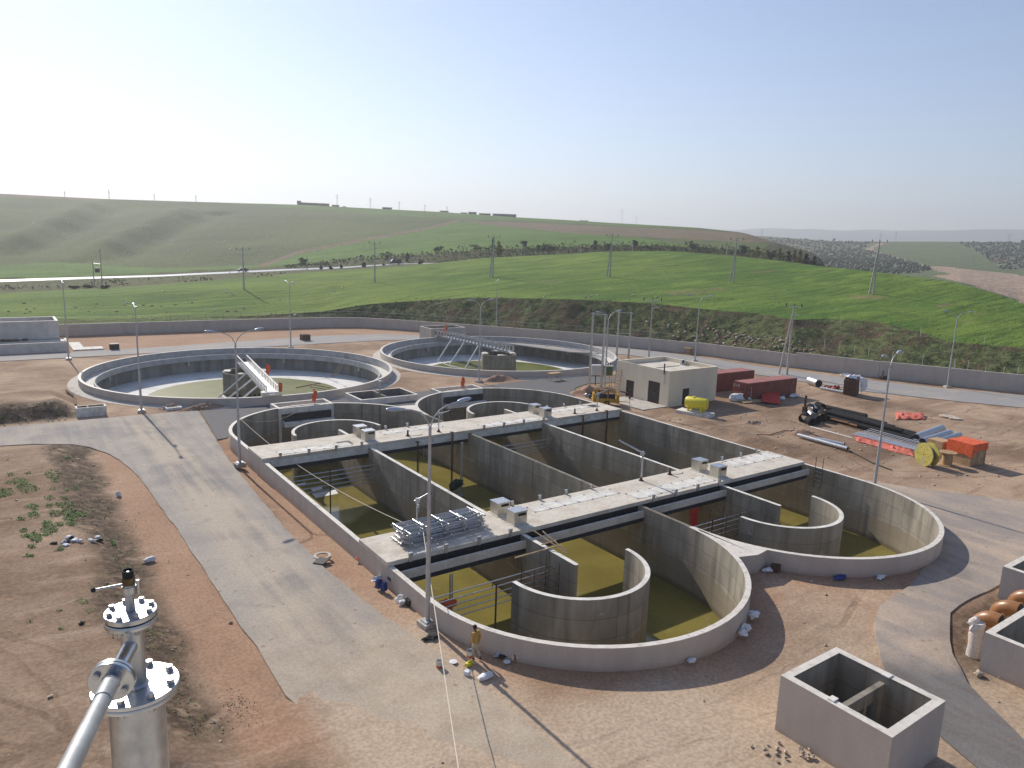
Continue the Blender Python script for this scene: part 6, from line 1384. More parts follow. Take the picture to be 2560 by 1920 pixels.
V_=[((0,0,.95),(.13,.11)),((0,.02,1.15),(.13,.10)),((0,.04,1.36),(.15,.105)),((0,.06,1.47),(.06,.06)),((0,.10,1.56),(.075,.085)),((0,.115,1.67),(.085,.095)),((0,.11,1.745),(.05,.055)),
    ((-.10,.0,.90),(.09,.09)),((-.11,.10,.50),.062),((-.11,.02,.10),.042),((-.11,.14,.05),.038),
    ((.10,.0,.90),(.09,.09)),((.11,.02,.50),.062),((.12,-.22,.14),.042),((.12,-.12,.05),.038),
    ((-.19,.04,1.40),.062),((-.25,.02,1.14),.046),((-.29,.10,.90),.032),((.19,.04,1.40),.062),((.25,-.02,1.14),.046),((.27,.04,.90),.032),
    ((-.29,.12,.83),(.036,.018)),((.27,.06,.83),(.036,.018))]
E_=[(0,1),(1,2),(2,3),(3,4),(4,5),(5,6),(0,7),(7,8),(8,9),(9,10),(0,11),(11,12),(12,13),(13,14),(2,15),(15,16),(16,17),(2,18),(18,19),(19,20),(17,21),(20,22)]
for side,base in ((-1,21),(1,22)):
    hx,hy,hz=V_[base][0]
    for i,(dx,l) in enumerate(((-.025,.062),(-.009,.072),(.008,.068),(.024,.052))):
        V_.append(((hx+dx,hy+.012,hz-l*.6),.0095)); V_.append(((hx+dx,hy+.02+.012,hz-l),.008)); n_=len(V_); E_+= [(base,n_-2),(n_-2,n_-1)]
    V_.append(((hx-side*.03,hy+.035,hz-.01),.0105)); V_.append(((hx-side*.03,hy+.05,hz-.045),.009)); n_=len(V_); E_+=[(base,n_-2),(n_-2,n_-1)]
man=skinned('person',V_,E_,MT['skin'],0); man.location=pp; man.rotation_euler=(0,0,radians(12)); man.scale=(1.0,1.0,1.0)
tag(man,'man in tan jacket and cream trousers walking away along the basin wall with a pail','person')
JV=[((0,0,.82),(.185,.15)),((0,.01,.98),(.175,.14)),((0,.03,1.2),(.18,.135)),((0,.045,1.37),(.185,.13)),((0,.06,1.46),(.085,.08)),((-.20,.04,1.40),.085),((-.26,.02,1.14),.068),((-.295,.10,.93),.052),((.20,.04,1.40),.085),((.26,-.02,1.14),.068),((.275,.04,.93),.052)]
skinned('jacket',JV,[(0,1),(1,2),(2,3),(3,4),(3,5),(5,6),(6,7),(3,8),(8,9),(9,10)],MT['jacket'],1,man)
TV=[((0,0,.93),(.14,.12)),((-.10,0,.84),.105),((-.11,.10,.50),.085),((-.11,.03,.14),.072),((.10,0,.84),.105),((.11,.02,.50),.085),((.12,-.20,.19),.072)]
skinned('trousers',TV,[(0,1),(1,2),(2,3),(0,4),(4,5),(5,6)],MT['trouser'],0,man)
b=MB(); b.blob((0,.105,1.685),(.108,.118,.105),3,.08,14); b.build('hair',MT['hair'],man)
b=MB(); b.blob((-.11,.08,.05),(.058,.14,.05),2,.1,12); b.blob((.12,-.16,.07),(.058,.14,.05),4,.1,12); b.build('shoes',MT['shoe'],man)
def pail(label,loc,rot=(0,0,0),handle=True):
    t=thing('paint_pail',label,'pail',loc,0,'white plastic pails on the ground'); t.rotation_euler=rot
    b=MB(); b.lathe([(.0,.0),(.135,.0),(.165,.38),(.172,.38),(.172,.40),(.150,.40),(.13,.03),(0,.03)],(0,0,0),20); b.build('bucket',MT['pail'],t)
    b=MB(); b.lathe([(.1405,.05),(.152,.17)],(0,0,0),20); b.build('label_band',MT['pailband'],t)
    if handle: b=MB(); b.tube([(.17*cos(radians(a)),0,.38+.28*sin(radians(a))) for a in range(0,181,20)],.008,5); b.build('handle',MT['galv'],t)
    return t
hand=Matrix.Rotation(radians(12),3,'Z')@Vector((-.29,.13,.80)); pail('white pail with orange band carried in the left hand of the man',pp+hand+Vector((0,0,-.66)))
pail('white pail with orange band standing on the road before the man',G(1098,1670)); pail('white pail with orange band lying on its side below the basin wall',G(1280,1652)+Vector((0,0,.17)),(radians(90),0,radians(75)),False)
# ------------------------------------------------------------------ small things lying about
def lid(label,px,py,r=.2): p=G(px,py); b=MB(); b.cyl(p+Vector((0,0,.03)),p+Vector((0,0,.06)),r,r,18); tag(b.build('pail_lid',MT['white']),label,'lid','white pail lids')
lid('white pail lid lying on the road beside the pails',1133,1656); lid('white pail lid lying before the overturned pail',1267,1656,.18)
def lump(name,label,px,py,r,mat,cat,seed=1,group=None,amp=.5,z=0):
    p=G(px,py); p.z=max(gz(p.x,p.y),0)+z; b=MB(); b.blob(p+Vector((0,0,r[2]*.7)),r,seed,amp,14); return tag(b.build(name,MT[mat]),label,cat,group)
lump('cement_sack','white cement sack lying spilled on the road edge by the pole shadow',1214,1695,(.42,.22,.14),'white','sack',3,None,.25)
lump('plastic_bag','yellow plastic bag on the ground left of the white box',1172,1664,(.22,.12,.12),'yellow','bag',4)
b=MB(); p=G(1168,1688); b.box(p+Vector((0,0,.12)),(.26,.24,.24),.4); tag(b.build('foam_box',MT['white']),'small white box standing on the road before the cement sack','box')
lump('dark_cloth','dark cloth lying on the road beside the lamp post base',1080,1594,(.35,.25,.10),'gasket','cloth',5); lump('dark_cloth','small dark rag beside the larger dark cloth near the lamp post',1064,1599,(.28,.10,.07),'gasket','cloth',6)
lump('plastic_bag','white bag tossed beside the black crate at the basin wall',1003,1498,(.35,.18,.14),'white','bag',7); lump('plastic_bag','smaller white bag below the one at the black crate',1007,1508,(.28,.14,.12),'white','bag',8)
b=MB(); p=G(1028,1510); A=[(p.x-.28,p.y-.22),(p.x+.28,p.y-.22),(p.x+.28,p.y+.22),(p.x-.28,p.y+.22)]; B=[(p.x-.23,p.y-.17),(p.x+.23,p.y-.17),(p.x+.23,p.y+.17),(p.x-.23,p.y+.17)]; b.strip(A,B,0,.35,0,closed=True,smooth=False); b.prism(A,.0,.03); tag(b.build('black_crate',MT['engine']),'black open crate standing at the basin wall beside white bags','crate')
jc=None
for px,py,rz,lab in ((947,1468,.3,'blue jerrycan at the basin wall, the one under the white bag'),(960,1476,.5,'blue jerrycan at the basin wall, the nearer one')):
    p=G(px,py)
    if jc is None:
        jc=thing('jerrycan',lab,'jerrycan',p,rz,'blue jerrycans at the basin wall'); b=MB(); b.b2(-.16,.16,-.13,.13,0,.42); b.add([(-.16,-.13,.42),(.16,-.13,.42),(.16,.13,.42),(-.16,.13,.42),(-.08,-.06,.5),(.10,-.06,.5),(.10,.06,.5),(-.08,.06,.5)],[(0,1,5,4),(1,2,6,5),(2,3,7,6),(3,0,4,7),(4,5,6,7)]); b.build('can',MT['bluecan'],jc)
        b=MB(); b.cyl((-.1,0,.46),(-.1,0,.56),.035,.035,10); b.build('cap',MT['bluecan'],jc); b=MB(); b.tube([(-.02,0,.5),(.0,0,.58),(.1,0,.58),(.12,0,.48)],.018,6); b.build('handle',MT['bluecan'],jc)
    else: dup(jc,p,rz,lab)
lump('plastic_bag','white bag lying behind the blue jerrycans',944,1452,(.35,.2,.16),'white','bag',9); lump('plastic_scrap','pink red plastic scrap at the foot of the basin wall above the jerrycans',898,1398,(.22,.15,.1),'pink','scrap',10)
for i,(px,py,r,lab) in enumerate(((1884,1540,(.36,.26,.16),'white torn sack in the shade right of the front left basin end, upper one'),(1866,1574,(.3,.24,.18),'white torn sack in the shade right of the front left basin end, middle one'),(1858,1586,(.28,.2,.14),'white torn sack in the shade right of the front left basin end, lower one'),(1729,1654,(.25,.16,.1),'small white scrap below the front left basin end'),(1920,1428,(.4,.2,.15),'white scrap in the corner between the two round ends'),(2202,1444,(.45,.18,.1),'white flat scrap below the front right basin end'))): lump('paper_sack',lab,px,py,r,'white','sack',20+i)
b=MB(); p=G(1938,1426); b.box(p+Vector((0,0,.2)),(.6,.5,.4),.3); tag(b.build('cardboard_box',MT['rust']),'brown box in the corner between the two round basin ends','box'); lump('blue_sheet','crumpled blue sheet lying below the front right basin end',2103,1441,(.7,.3,.1),'bluecan','sheet',31)
lump('plastic_bag','white bag lying on the gravel verge left of the road',374,1404,(.32,.2,.16),'white','bag',33); lump('plastic_bag','orange and white bag on the weedy slope left of the road',297,1240,(.18,.14,.2),'white','bag',34)
b=MB(); p=G(190,1352,.8)
for i in range(12): q=p+Vector((random.gauss(0,.6),random.gauss(0,.4),0)); q.z=gz(q.x,q.y); b.blob(q+Vector((0,0,.06)),(.22,.16,.1),i,.6,8,i%3==0)
stuff(b.build('litter_heap',[MT['white'],MT['gasket']]))
for i,(px,py,r,lab) in enumerate(((1248,1637,(.3,.15,.12),'grey scrap at the wall foot left of the overturned pail'),(1262,1642,(.25,.2,.12),'grey rag at the wall foot beside the overturned pail'),(2543,1700,(.16,.16,.16),'round shiny metal float below the right-hand grey tank'),(2447,1688,(.22,.15,.13),'pale stone on the verge below the right-hand grey tank'),(2505,1688,(.3,.15,.1),'pale rag on the earth beside the right-hand grey tank'),(206,1600,(.12,.1,.08),'small dark stone on the earth left of the foreground valve'))): lump('ground_scrap',lab,px,py,r,('galv','gasket','galv','stone','white','engine')[i],'scrap' if i<2 or i==4 else ('float' if i==2 else 'stone'),40+i)
p=G(806,1390,.045); t=thing('manhole','round concrete manhole with dark cover at the edge of the access road','manhole',p); b=MB(); b.lathe([(.55,-.1),(.55,.06),(.38,.06),(.38,0)],(0,0,0),24); b.build('ring',MT['conc_base'],t); b=MB(); b.box((-.35,-.75,.04),(.9,.7,.06),.7); b.build('cover',MT['engine'],t)
# stones beside the valve chamber and across the bare ground
b=MB()
for i in range(45):
    p=G(random.gauss(2010,65),random.gauss(1880,16)); b.blob(p+Vector((0,0,.03)),(random.uniform(.04,.13),random.uniform(.04,.10),random.uniform(.03,.08)),i,.6,7)
for i in range(500):
    x,y=random.uniform(-4,60),random.uniform(6,78)
    if not okp(x,y,.2) or (9<x<17 and 30<y<80): continue
    s=random.choice((.03,.04,.05,.09)); b.blob((x,y,gz(x,y)+s*.3),(s*1.3,s,s*.8),i,.6,6)
for i in range(420):
    x,y=random.uniform(62.5,100),random.uniform(27,66); s=random.choice((.04,.05,.07,.11)); b.blob((x,y,gz(x,y)+s*.3),(s*1.3,s,s*.8),i,.6,6)
stuff(b.build('loose_stones',MT['stone']))

# ================================================================== WEEDS
Z5=lambda x,y:(x*.1808,1100+y*.1808)
PAT=[(270,590,120,55,1),(370,680,150,70,1.2),(80,740,100,60,1),(730,470,110,70,.9),(760,565,50,25,.8),(680,820,70,30,1),(690,935,60,30,.9),(900,915,130,45,1),(890,815,50,25,.7),(470,1060,80,45,.9),(760,1035,90,40,1),(1010,1010,170,55,1.1),(980,1090,100,40,1),(650,1160,60,30,.8),(830,1170,50,30,.8),(985,1165,70,35,1),(680,1235,120,60,1.1),(640,1310,50,25,.7),(360,1335,60,30,.8),(500,1360,90,60,1),(330,1260,50,25,.6),(430,1480,50,25,.8),(830,1510,50,25,.9),(410,1610,50,25,.8),(460,1300,40,20,.6),(290,1110,60,25,.5),(440,940,90,30,.5),(480,985,50,20,.6),(25,790,40,20,.8),(1550,1300,45,35,1.2),(150,485,50,20,.5),(390,465,40,20,.6),(120,605,40,25,.8),(720,675,30,18,.6),(920,690,30,15,.6),(1030,635,45,30,.9),(940,230,70,35,.9)]
b=MB()
for x,y,rx,ry,hgt in PAT:
    n=int(rx*ry/55)+8
    for i in range(n):
        a=random.uniform(0,6.28); r=sqrt(random.random()); px,py=Z5(x+rx*r*cos(a),y+ry*r*sin(a)); p=G(px,py,.85); 
        z=gz(p.x,p.y)
        for j in range(3): b.leaf((p.x+random.gauss(0,.07),p.y+random.gauss(0,.07),z+random.uniform(.01,.12)*hgt),random.uniform(.03,.07),0,2.6)
for (px,py,rx,ry) in ((205,1522,14,5),(265,1450,18,8),(75,1575,8,3),(210,1522,8,4),(225,1545,9,4),(372,1566,8,7),(300,1500,12,6),(340,1540,20,10),(440,1630,8,4),(400,1665,7,5),(150,1545,6,3),(155,1590,5,3)):
    for i in range(16):
        a=random.uniform(0,6.28); r=sqrt(random.random())*1.3; p=G(px+rx*r*cos(a),py+ry*r*sin(a),.5); z=gz(p.x,p.y); b.leaf((p.x,p.y,z+random.uniform(.01,.07)),random.uniform(.03,.065),0,2.2)
# thin weeds and dry stalks on the slope beside the plateau
for i in range(4200):
    y=random.uniform(28,79); x=random.gauss(4.9,.95)
    if NZ(x,y,.35,21)<-.05: continue
    z=gz(x,y); b.leaf((x,y,z+random.uniform(.01,.12)),random.uniform(.02,.07),1 if random.random()<.5 else 0,2.0)
for i in range(160):
    p=G(random.gauss(600,24),random.gauss(1765,22)); b.leaf((p.x,p.y,gz(p.x,p.y)+random.uniform(.02,.2)),random.uniform(.02,.05),1,.4)
for i in range(300):
    y=random.uniform(88.9,93); x=random.uniform(-6,6); b.leaf((x,y,gz(x,y)+.06),random.uniform(.05,.14),random.choice((0,1)),.5)
stuff(b.build('weeds',[MT['weed'],MT['weed_pale']]))
# scrub and rubble on the bank beyond the wall, roadside bushes
b=MB()
for i in range(4200):
    a=random.uniform(9,75); r0=random.uniform(.75,2.05); c=(a+32)/.2; ci=int(c)
    ar=int(np.searchsorted(RI,r0)); x,y,z=XX[ar,ci],YY[ar,ci],RZ[ar,ci]; x+=random.uniform(-.5,.5); y+=random.uniform(-.5,.5)
    if NZ(x,y,.11,31)+.5*NZ(x,y,.4,32)<-.08+(.35 if r0<1.0 else 0): continue
    if a<26 and random.random()<.6: continue
    b.leaf((x,y,rsurf(degrees(atan2(x,y)),hypot(x,y))+random.uniform(.0,.25)),random.uniform(.10,.24),1 if random.random()<.6 else 0,.6)
for i in range(3400):
    px=random.uniform(715,2060); d=ray(px,640); a=degrees(atan2(d[0],d[1])); r0=random.choice((random.uniform(6.1,7.0),random.uniform(6.7,7.0))); ar=int(np.searchsorted(RI,r0)); ci=int((a+32)/.2)
    k_=sm(715,960,px); hmax=(.3+1.7*k_)*(.5+.8*abs(NZ(px,r0*3,.03,33))*2)
    b.leaf((XX[ar,ci]+random.uniform(-1,1),YY[ar,ci]+random.uniform(-1,1),RZ[ar,ci]+random.uniform(0,hmax)),random.uniform(.25,.6),0,.3)
for i in range(700):
    px=random.uniform(0,720); p=at(px,random.uniform(262,284),705); 
    if NZ(p.x,p.y,.05,34)<.0: continue
    b.leaf(p+Vector((0,0,random.uniform(0,.5))),random.uniform(.2,.5),0,.4)
stuff(b.build('bank_scrub',[MT['scrub'],MT['weed']]))
b=MB()
for i in range(520):
    px=random.choice((random.gauss(1860,90),random.uniform(1200,1560),random.uniform(1560,2030))); a_=degrees(atan2(*ray(px,860)[:2])); D_=np.interp(a_,wa,wd)+random.uniform(1.0,9.0 if px>1600 else 3.5); p=at(px,D_,860); s=random.uniform(.08,.32); b.blob(p+Vector((0,0,s*.2)),(s*1.3,s,s*.8),i,.6,6,0 if random.random()<.45 else 1)
for i in range(14):
    p=at(random.uniform(1240,2050),random.uniform(168,182),800); s=random.uniform(.15,.35); b.blob(p+Vector((0,0,s*.3)),(s*1.4,s,s*.8),i,.6,6,0)
stuff(b.build('bank_rubble',[MT['stone'],MT['stonepink']]))
b=MB()
for i in range(26):
    px=random.uniform(0,700); p=hit(px,random.uniform(740,790)); b.blob(p+Vector((0,0,.02)),(random.uniform(.2,.55),random.uniform(.15,.35),random.uniform(.1,.25)),i,.5,8)
stuff(b.build('soil_clods',MT['mound']))
b=MB()
for i in range(70):
    px=random.uniform(60,1050); p=hit(px,random.uniform(545,650)+.03*px,300) if i<55 else hit(random.uniform(300,900),random.uniform(690,800)); s=.35 if i<55 else .2; b.blob(p+Vector((0,0,.1)),(s*1.5,s,s),i,.5,6)
stuff(b.build('white_litter',MT['white']))
# ================================================================== TREES
def tree(name,label,px,pt,pb,wpx,D,leaf='leaf_dark',shape='round',group='trees and bushes along the highway',cat='tree'):
    d=ray(px,pb); h=hypot(d[0],d[1]); base=Vector((d[0]/h*D,d[1]/h*D,EYE+d[2]*D/h)); dt=ray(px,pt); H_=EYE+dt[2]*D/hypot(dt[0],dt[1])-base.z; depth=D*cos(atan2(d[0],d[1])-YAW); W_=wpx*depth/FPX
    gz_=rsurf(degrees(atan2(d[0],d[1])),D); ext=max(.4,base.z-gz_+.4)
    t=thing(name,label,cat,base,random.uniform(0,6),group); tr=MB(); z0=H_*(.30 if shape=='round' else .12) if shape!='bush' else H_*.05
    tr.tube([(0,0,-ext),(0,0,0),(W_*.03,0,z0),(0,W_*.02,H_*.75)],.1,6,0,[.05*H_*.6+.06,.04*H_*.6+.05,.03*H_*.6+.04,.03])
    for a in range(4): tr.tube([(0,0,z0),(W_*.28*cos(a*1.6),W_*.28*sin(a*1.6),z0+(H_-z0)*.5)],.05,5,0,[.05,.02])
    tr.build('trunk',MT['bark'],t); b=MB(); n=int(260+W_*H_*14)
    lob=[Vector((random.gauss(0,.22)*W_,random.gauss(0,.22)*W_,z0+(H_-z0)*random.uniform(.25,.85))) for _ in range(7)]
    for i in range(n):
        if shape in('round','bush'):
            q=random.choice(lob); v=Vector((random.gauss(0,1),random.gauss(0,1),random.gauss(0,1))).normalized()*random.random()**.4; p=q+Vector((v.x*W_*.3,v.y*W_*.3,v.z*(H_-z0)*.28)); p.z=min(p.z,H_)
        else:
            f=random.random(); r=W_*.5*sin(pi*min(1,f*.85+.12))**.8*random.random()**.5*(.8+.4*sin(f*17)); a=random.uniform(0,6.28); p=Vector((r*cos(a),r*sin(a),z0+(H_-z0)*f))
        b.leaf(p,random.uniform(.13,.32)*(1+H_*.03),0,.2)
    b.build('crown',MT[leaf],t); return t
TR_=[('olive_tree','small round tree on the far side of the highway, leftmost of the row',760,645,667,20,322,'leaf_mid','round'),('roadside_bush','small dark bush on the highway edge, leftmost of three',803,664,677.5,8,296,'leaf_dark','cone'),('roadside_bush','small dark bush on the highway edge, middle of three',827,664.5,677.5,9,296,'leaf_dark','cone'),('roadside_bush','small dark bush on the highway edge, rightmost of three',853,662,675,9,297,'leaf_dark','cone'),('roadside_bush','wide dark bush on the highway edge left of the van',909,656,671,15,298,'leaf_dark','bush'),('roadside_bush','tiny bush on the highway edge just left of the van',960,659,666,6,300,'leaf_dark','bush'),
('olive_tree','small leaning tree on the bank above the van',966,630,655,18,336,'leaf_mid','round'),('cypress','narrow dark cypress right of the van',1018,632,657,11,322,'leaf_dark','cone'),('roadside_bush','low dark bush at the road end right of the van',1052,648,661,15,300,'leaf_dark','bush'),('olive_tree','round olive-like tree standing above the hedge, left of its twin',1097,614,636,25,346,'leaf_mid','round'),('cypress','small pointed shrub between the two round trees',1120,626,640,7,344,'leaf_dark','cone'),('olive_tree','round olive-like tree above the hedge, right of its twin',1192,611,633,27,346,'leaf_mid','round'),
('poplar','tall dark poplar beside the yellow-leaved tree',1232,595,636,11,330,'leaf_dark','cone'),('poplar','yellow-leaved slender tree at the field edge behind a field pole',1246,602,641,15,296,'leaf_yel','cone'),('roadside_bush','dark bush behind the yellow-leaved tree',1250,613,640,15,318,'leaf_dark','cone'),('olive_tree','round umbrella-shaped tree right of the yellow-leaved tree',1310,603,626,20,344,'leaf_mid','round'),('roadside_bush','largest dark bush at the edge of the green field',1372,610,635,42,304,'leaf_dark','bush'),('poplar','dark pointed tree left of the tall field pole',1487,601,628,17,330,'leaf_dark','cone'),('olive_tree','dark round tree just behind the tall field pole',1518,602,628,24,336,'leaf_dark','bush'),('olive_tree','small round tree right of the tall field pole',1586,601,622,15,336,'leaf_dark','round'),('roadside_bush','low bush right of the small round tree',1618,612,624,22,330,'leaf_dark','bush'),('roadside_bush','dark bush near the right end of the hedge',1732,608,626,17,330,'leaf_dark','bush'),('roadside_bush','low dark bush left of the big bush in the hedge',1345,612,630,14,330,'leaf_mid','cone'),
('poplar','yellow poplar below the hill end, leftmost of the yellow ones',1892,616,643,15,316,'leaf_yel','cone'),('roadside_bush','dark bush between the yellow poplars below the hill end',1928,627,650,22,312,'leaf_dark','bush'),('poplar','yellow poplar below the hill end, second of the yellow ones',1948,620,650,10,308,'leaf_yel','cone'),('roadside_bush','dark tree right of the second yellow poplar',1970,627,655,16,308,'leaf_dark','cone'),('poplar','thin yellowish poplar, third below the hill end',1985,625,656,7,304,'leaf_yel','cone'),('poplar','yellow poplar at the right end of the row below the hill',1998,625,659,11,302,'leaf_yel','cone'),('roadside_bush','dark tree ending the row below the hill',2014,633,662,14,300,'leaf_dark','cone'),('roadside_bush','dark tree at the far right end of the hedge',2034,640,668,14,298,'leaf_dark','cone'),('roadside_bush','dark bushy tree below the hill left of the yellow poplars',1860,612,640,26,322,'leaf_dark','bush')]
for a in TR_: tree(*a)
# scrubby shrubs by the transformer pole at left
for i,(px,py,lab) in enumerate(((187,722,'low dark shrub left of the transformer pole'),(222,720,'low dark shrub at the transformer pole'),(262,722,'low dark shrub right of the transformer pole'))): p=hit(px,py); q=PR(p.x,p.y,p.z); tree('roadside_bush',lab,px,py-8,py+1,20,hypot(p.x,p.y),'leaf_dark','bush','shrubs by the transformer pole')
# olive groves far on the right: beyond counting
b=MB(); cnt=0
vis=[v for v in FH]; random.shuffle(vis)
for v in vis*3:
    x,y,z=v[0]+random.uniform(-7,7),v[1]+random.uniform(-7,7),v[2]; px,py=PR(x,y,z)
    if not (1850<px<2640) or not any(inpoly(px,py,P) for P in OLIVE): continue
    if px<2160 and py<624 and (int((x*.8-y*.5)/11)%2): continue
    s=random.uniform(.8,1.35); b.blob((x,y,z+s*.7),(s,s,s*.85),cnt,.5,6); cnt+=1
    if cnt>3800: break
stuff(b.build('olive_grove',MT['leaf_olive']))
for px,D,lab,w_ in ((2085,1240,'single larger tree on the far right ridge',10),(2014,1280,'dark tree at the left end of the far right ridge',8)): tree('olive_tree',lab,px,596,606,w_,D,'leaf_olive','round',None)
# ================================================================== CARS ON THE HIGHWAY
def car(name,label,px,mat,van=True):
    d=ray(px,660); a=degrees(atan2(d[0],d[1])); ci=int((a+32)/.2); p=Vector(((XX[r5,ci]+XX[r6,ci])/2,(YY[r5,ci]+YY[r6,ci])/2,max(RZ[r5,ci],RZ[r6,ci]))); q=Vector((XX[r6,ci+3]-XX[r6,ci-3],YY[r6,ci+3]-YY[r6,ci-3],0)); t=thing(name,label,'van' if van else 'car',p,atan2(q.y,q.x),'vehicles on the highway')
    L,W,H_=(5.0,1.9,2.0) if van else (4.2,1.7,1.4)
    prof=[(-L/2,.35),(-L/2+.05,.95),(-L/2+.75,1.1),(-L/2+1.5,H_),(L/2-.25,H_),(L/2,1.1),(L/2,.35)] if van else [(-L/2,.35),(-L/2+.05,.75),(-L/2+1.0,.9),(-L/2+1.6,H_),(L/2-1.1,H_),(L/2-.3,.95),(L/2,.85),(L/2,.35)]
    n=len(prof); b=MB(); b.add([(x,-W/2,z) for x,z in prof]+[(x,W/2,z) for x,z in prof],[tuple(range(n)),tuple(range(2*n-1,n-1,-1))]+[(i,n+i,n+(i+1)%n,(i+1)%n) for i in range(n)]); b.build('body',MT[mat],t)
    b=MB()
    for s in (-1,1): b.add([(-L/2+1.2,s*(W/2+.012),1.08 if van else .92),(L/2-.5,s*(W/2+.012),1.08 if van else .92),(L/2-.6,s*(W/2+.012),H_-.18),(-L/2+1.65,s*(W/2+.012),H_-.18)],[(0,1,2,3) if s<0 else (3,2,1,0)])
    b.build('side_window',MT['glass'],t); b=MB(); x0,z0=prof[2];x1,z1=prof[3]; b.add([(x0+.06,-W/2+.12,z0+.12),(x0+.06,W/2-.12,z0+.12),(x1-.06,W/2-.15,z1-.06),(x1-.06,-W/2+.15,z1-.06)],[(3,2,1,0)]); o=b.build('windscreen',MT['carwhite'] if van else MT['glass'],t); o.location=(-.03,0,.02)  # van windscreen is white: a highlight painted into its colour
    for sx in (-L/2+.85,L/2-.9):
        for s in (-1,1): b=MB(); b.cyl((sx,s*(W/2-.2),.34),(sx,s*(W/2+.02),.34),.34,.34,14); b.cyl((sx,s*(W/2+.02),.34),(sx,s*(W/2+.03),.34),.18,.18,10,1); b.build('wheel',[MT['gasket'],MT['galv']],t)
car('van','dark van with bright front driving left on the highway',990,'carblue'); car('parked_car','small dark car on the highway below the grassy hill at left',612,'carblue',False); car('parked_car','white car roof just showing over the field crest, right of the van',1176,'carwhite',False)
# ================================================================== FOREGROUND VENT PIPE ON THE TOWER
K=3.1; c=Vector(ray(339,1709))*K+Vector((0,0,EYE)); zf=c.z; vp=thing('vent_valve','stainless vent pipe with bolted flanges and small ball valve in the foreground','vent pipe',(c.x,c.y,0)); 
hd=Vector((c.x,c.y,0)).normalized()
b=MB(); b.cyl((0,0,zf-.06),(0,0,.0),.1095,.1095,48); b.lathe([(.112,zf-.055),(.112,zf-.042)],(0,0,0),48); b.build('riser_pipe',MT['stain_matte'],vp)
def flange(r,z,th,par,nb,rb,bolt=.013,hh=.02,ph=0,gap=.004):
    f=MB(); f.lathe([(.02,z),(r-.003,z),(r,z-.003),(r,z-th),(.02,z-th)],(0,0,0),56,0); fo=f.build('blind_flange',MT['stain'],par)
    g=MB(); g.lathe([(.03,z-th),(r-.006,z-th),(r-.006,z-th-gap),(.03,z-th-gap)],(0,0,0),48); g.build('gasket',MT['gasket'],par)
    f=MB(); f.lathe([(.03,z-th-gap),(r-.002,z-th-gap),(r,z-th-gap-.003),(r,z-2*th-gap),(.04,z-2*th-gap)],(0,0,0),56,0); f.build('lower_flange',MT['stain'],par)
    for i in range(nb):
        a=2*pi*i/nb+ph; q=Vector((rb*cos(a),rb*sin(a),0)); w_=MB(); w_.cyl(q+Vector((0,0,z)),q+Vector((0,0,z+.003)),bolt*1.35,bolt*1.35,18); w_.cyl(q+Vector((0,0,z+.003)),q+Vector((0,0,z+hh)),bolt,bolt,6 if False else 14,0,True); w_.cyl(q+Vector((0,0,z-2*th-gap-.022)),q+Vector((0,0,z-2*th-gap)),bolt*1.1,bolt*1.1,6); w_.cyl(q+Vector((0,0,z-2*th-gap-.02)),q+Vector((0,0,z+.01)),bolt*.7,bolt*.7,8); w_.build('bolt',MT['stain_matte'],par)
flange(.170,zf,.017,vp,8,.142,.0145,.021,.25,.003)
zs=zf+.335
b=MB(); b.cyl((0,0,zf),(0,0,zs-.04),.0445,.0445,36); b.lathe([(.052,zf),(.0445,zf+.010)],(0,0,0),36); b.build('neck_pipe',MT['stain_matte'],vp)
flange(.1005,zs,.021,vp,8,.080,.0108,.0165,.1,.008)
b=MB(); b.cyl((0,0,zs),(0,0,zs+.07),.0185,.0185,24); b.cyl((0,0,zs+.065),(0,0,zs+.115),.0245,.0245,6); b.cyl((0,0,zs+.08),(0,0,zs+.108),.0265,.0265,24); b.build('valve_body',MT['stain_matte'],vp)
b=MB(); b.cyl((0,0,zs+.115),(0,0,zs+.128),.0235,.0235,6); b.lathe([(.025,zs+.126),(.026,zs+.130),(.0245,zs+.138),(.026,zs+.142),(.026,zs+.147),(.022,zs+.150)],(0,0,0),28); b.build('coupling',MT['bronze'],vp)
b=MB(); b.lathe([(.0215,zs+.147),(.0215,zs+.178),(.0185,zs+.178),(.0175,zs+.152),(.002,zs+.151)],(0,0,0),28); b.build('open_socket',MT['gasket'],vp); b=MB(); b.cyl((0,0,zs+.152),(0,0,zs+.172),.0075,.0045,12); b.build('socket_pin',MT['stain'],vp)
lf=Vector((-hd.y,hd.x,0)); lv=(lf*1.0+hd*.14).normalized()
b=MB(); b.cyl(lv*.015+Vector((0,0,zs+.118)),lv*.125+Vector((0,0,zs+.108)),.0055,.0050,12); b.build('lever',MT['stain_matte'],vp); b=MB(); b.blob(lv*.128+Vector((0,0,zs+.108)),(.0105,.0105,.0105),1,0,14); b.build('lever_knob',MT['gasket'],vp)
b=MB(); q=-lv*.034; b.cyl(q+Vector((0,0,zs+.07)),q+Vector((0,0,zs+.13)),.0065,.0065,12); b.cyl(-lv*.02+Vector((0,0,zs+.125)),-lv*.04+Vector((0,0,zs+.125)),.006,.006,10); b.build('lock_pin',MT['stain'],vp)
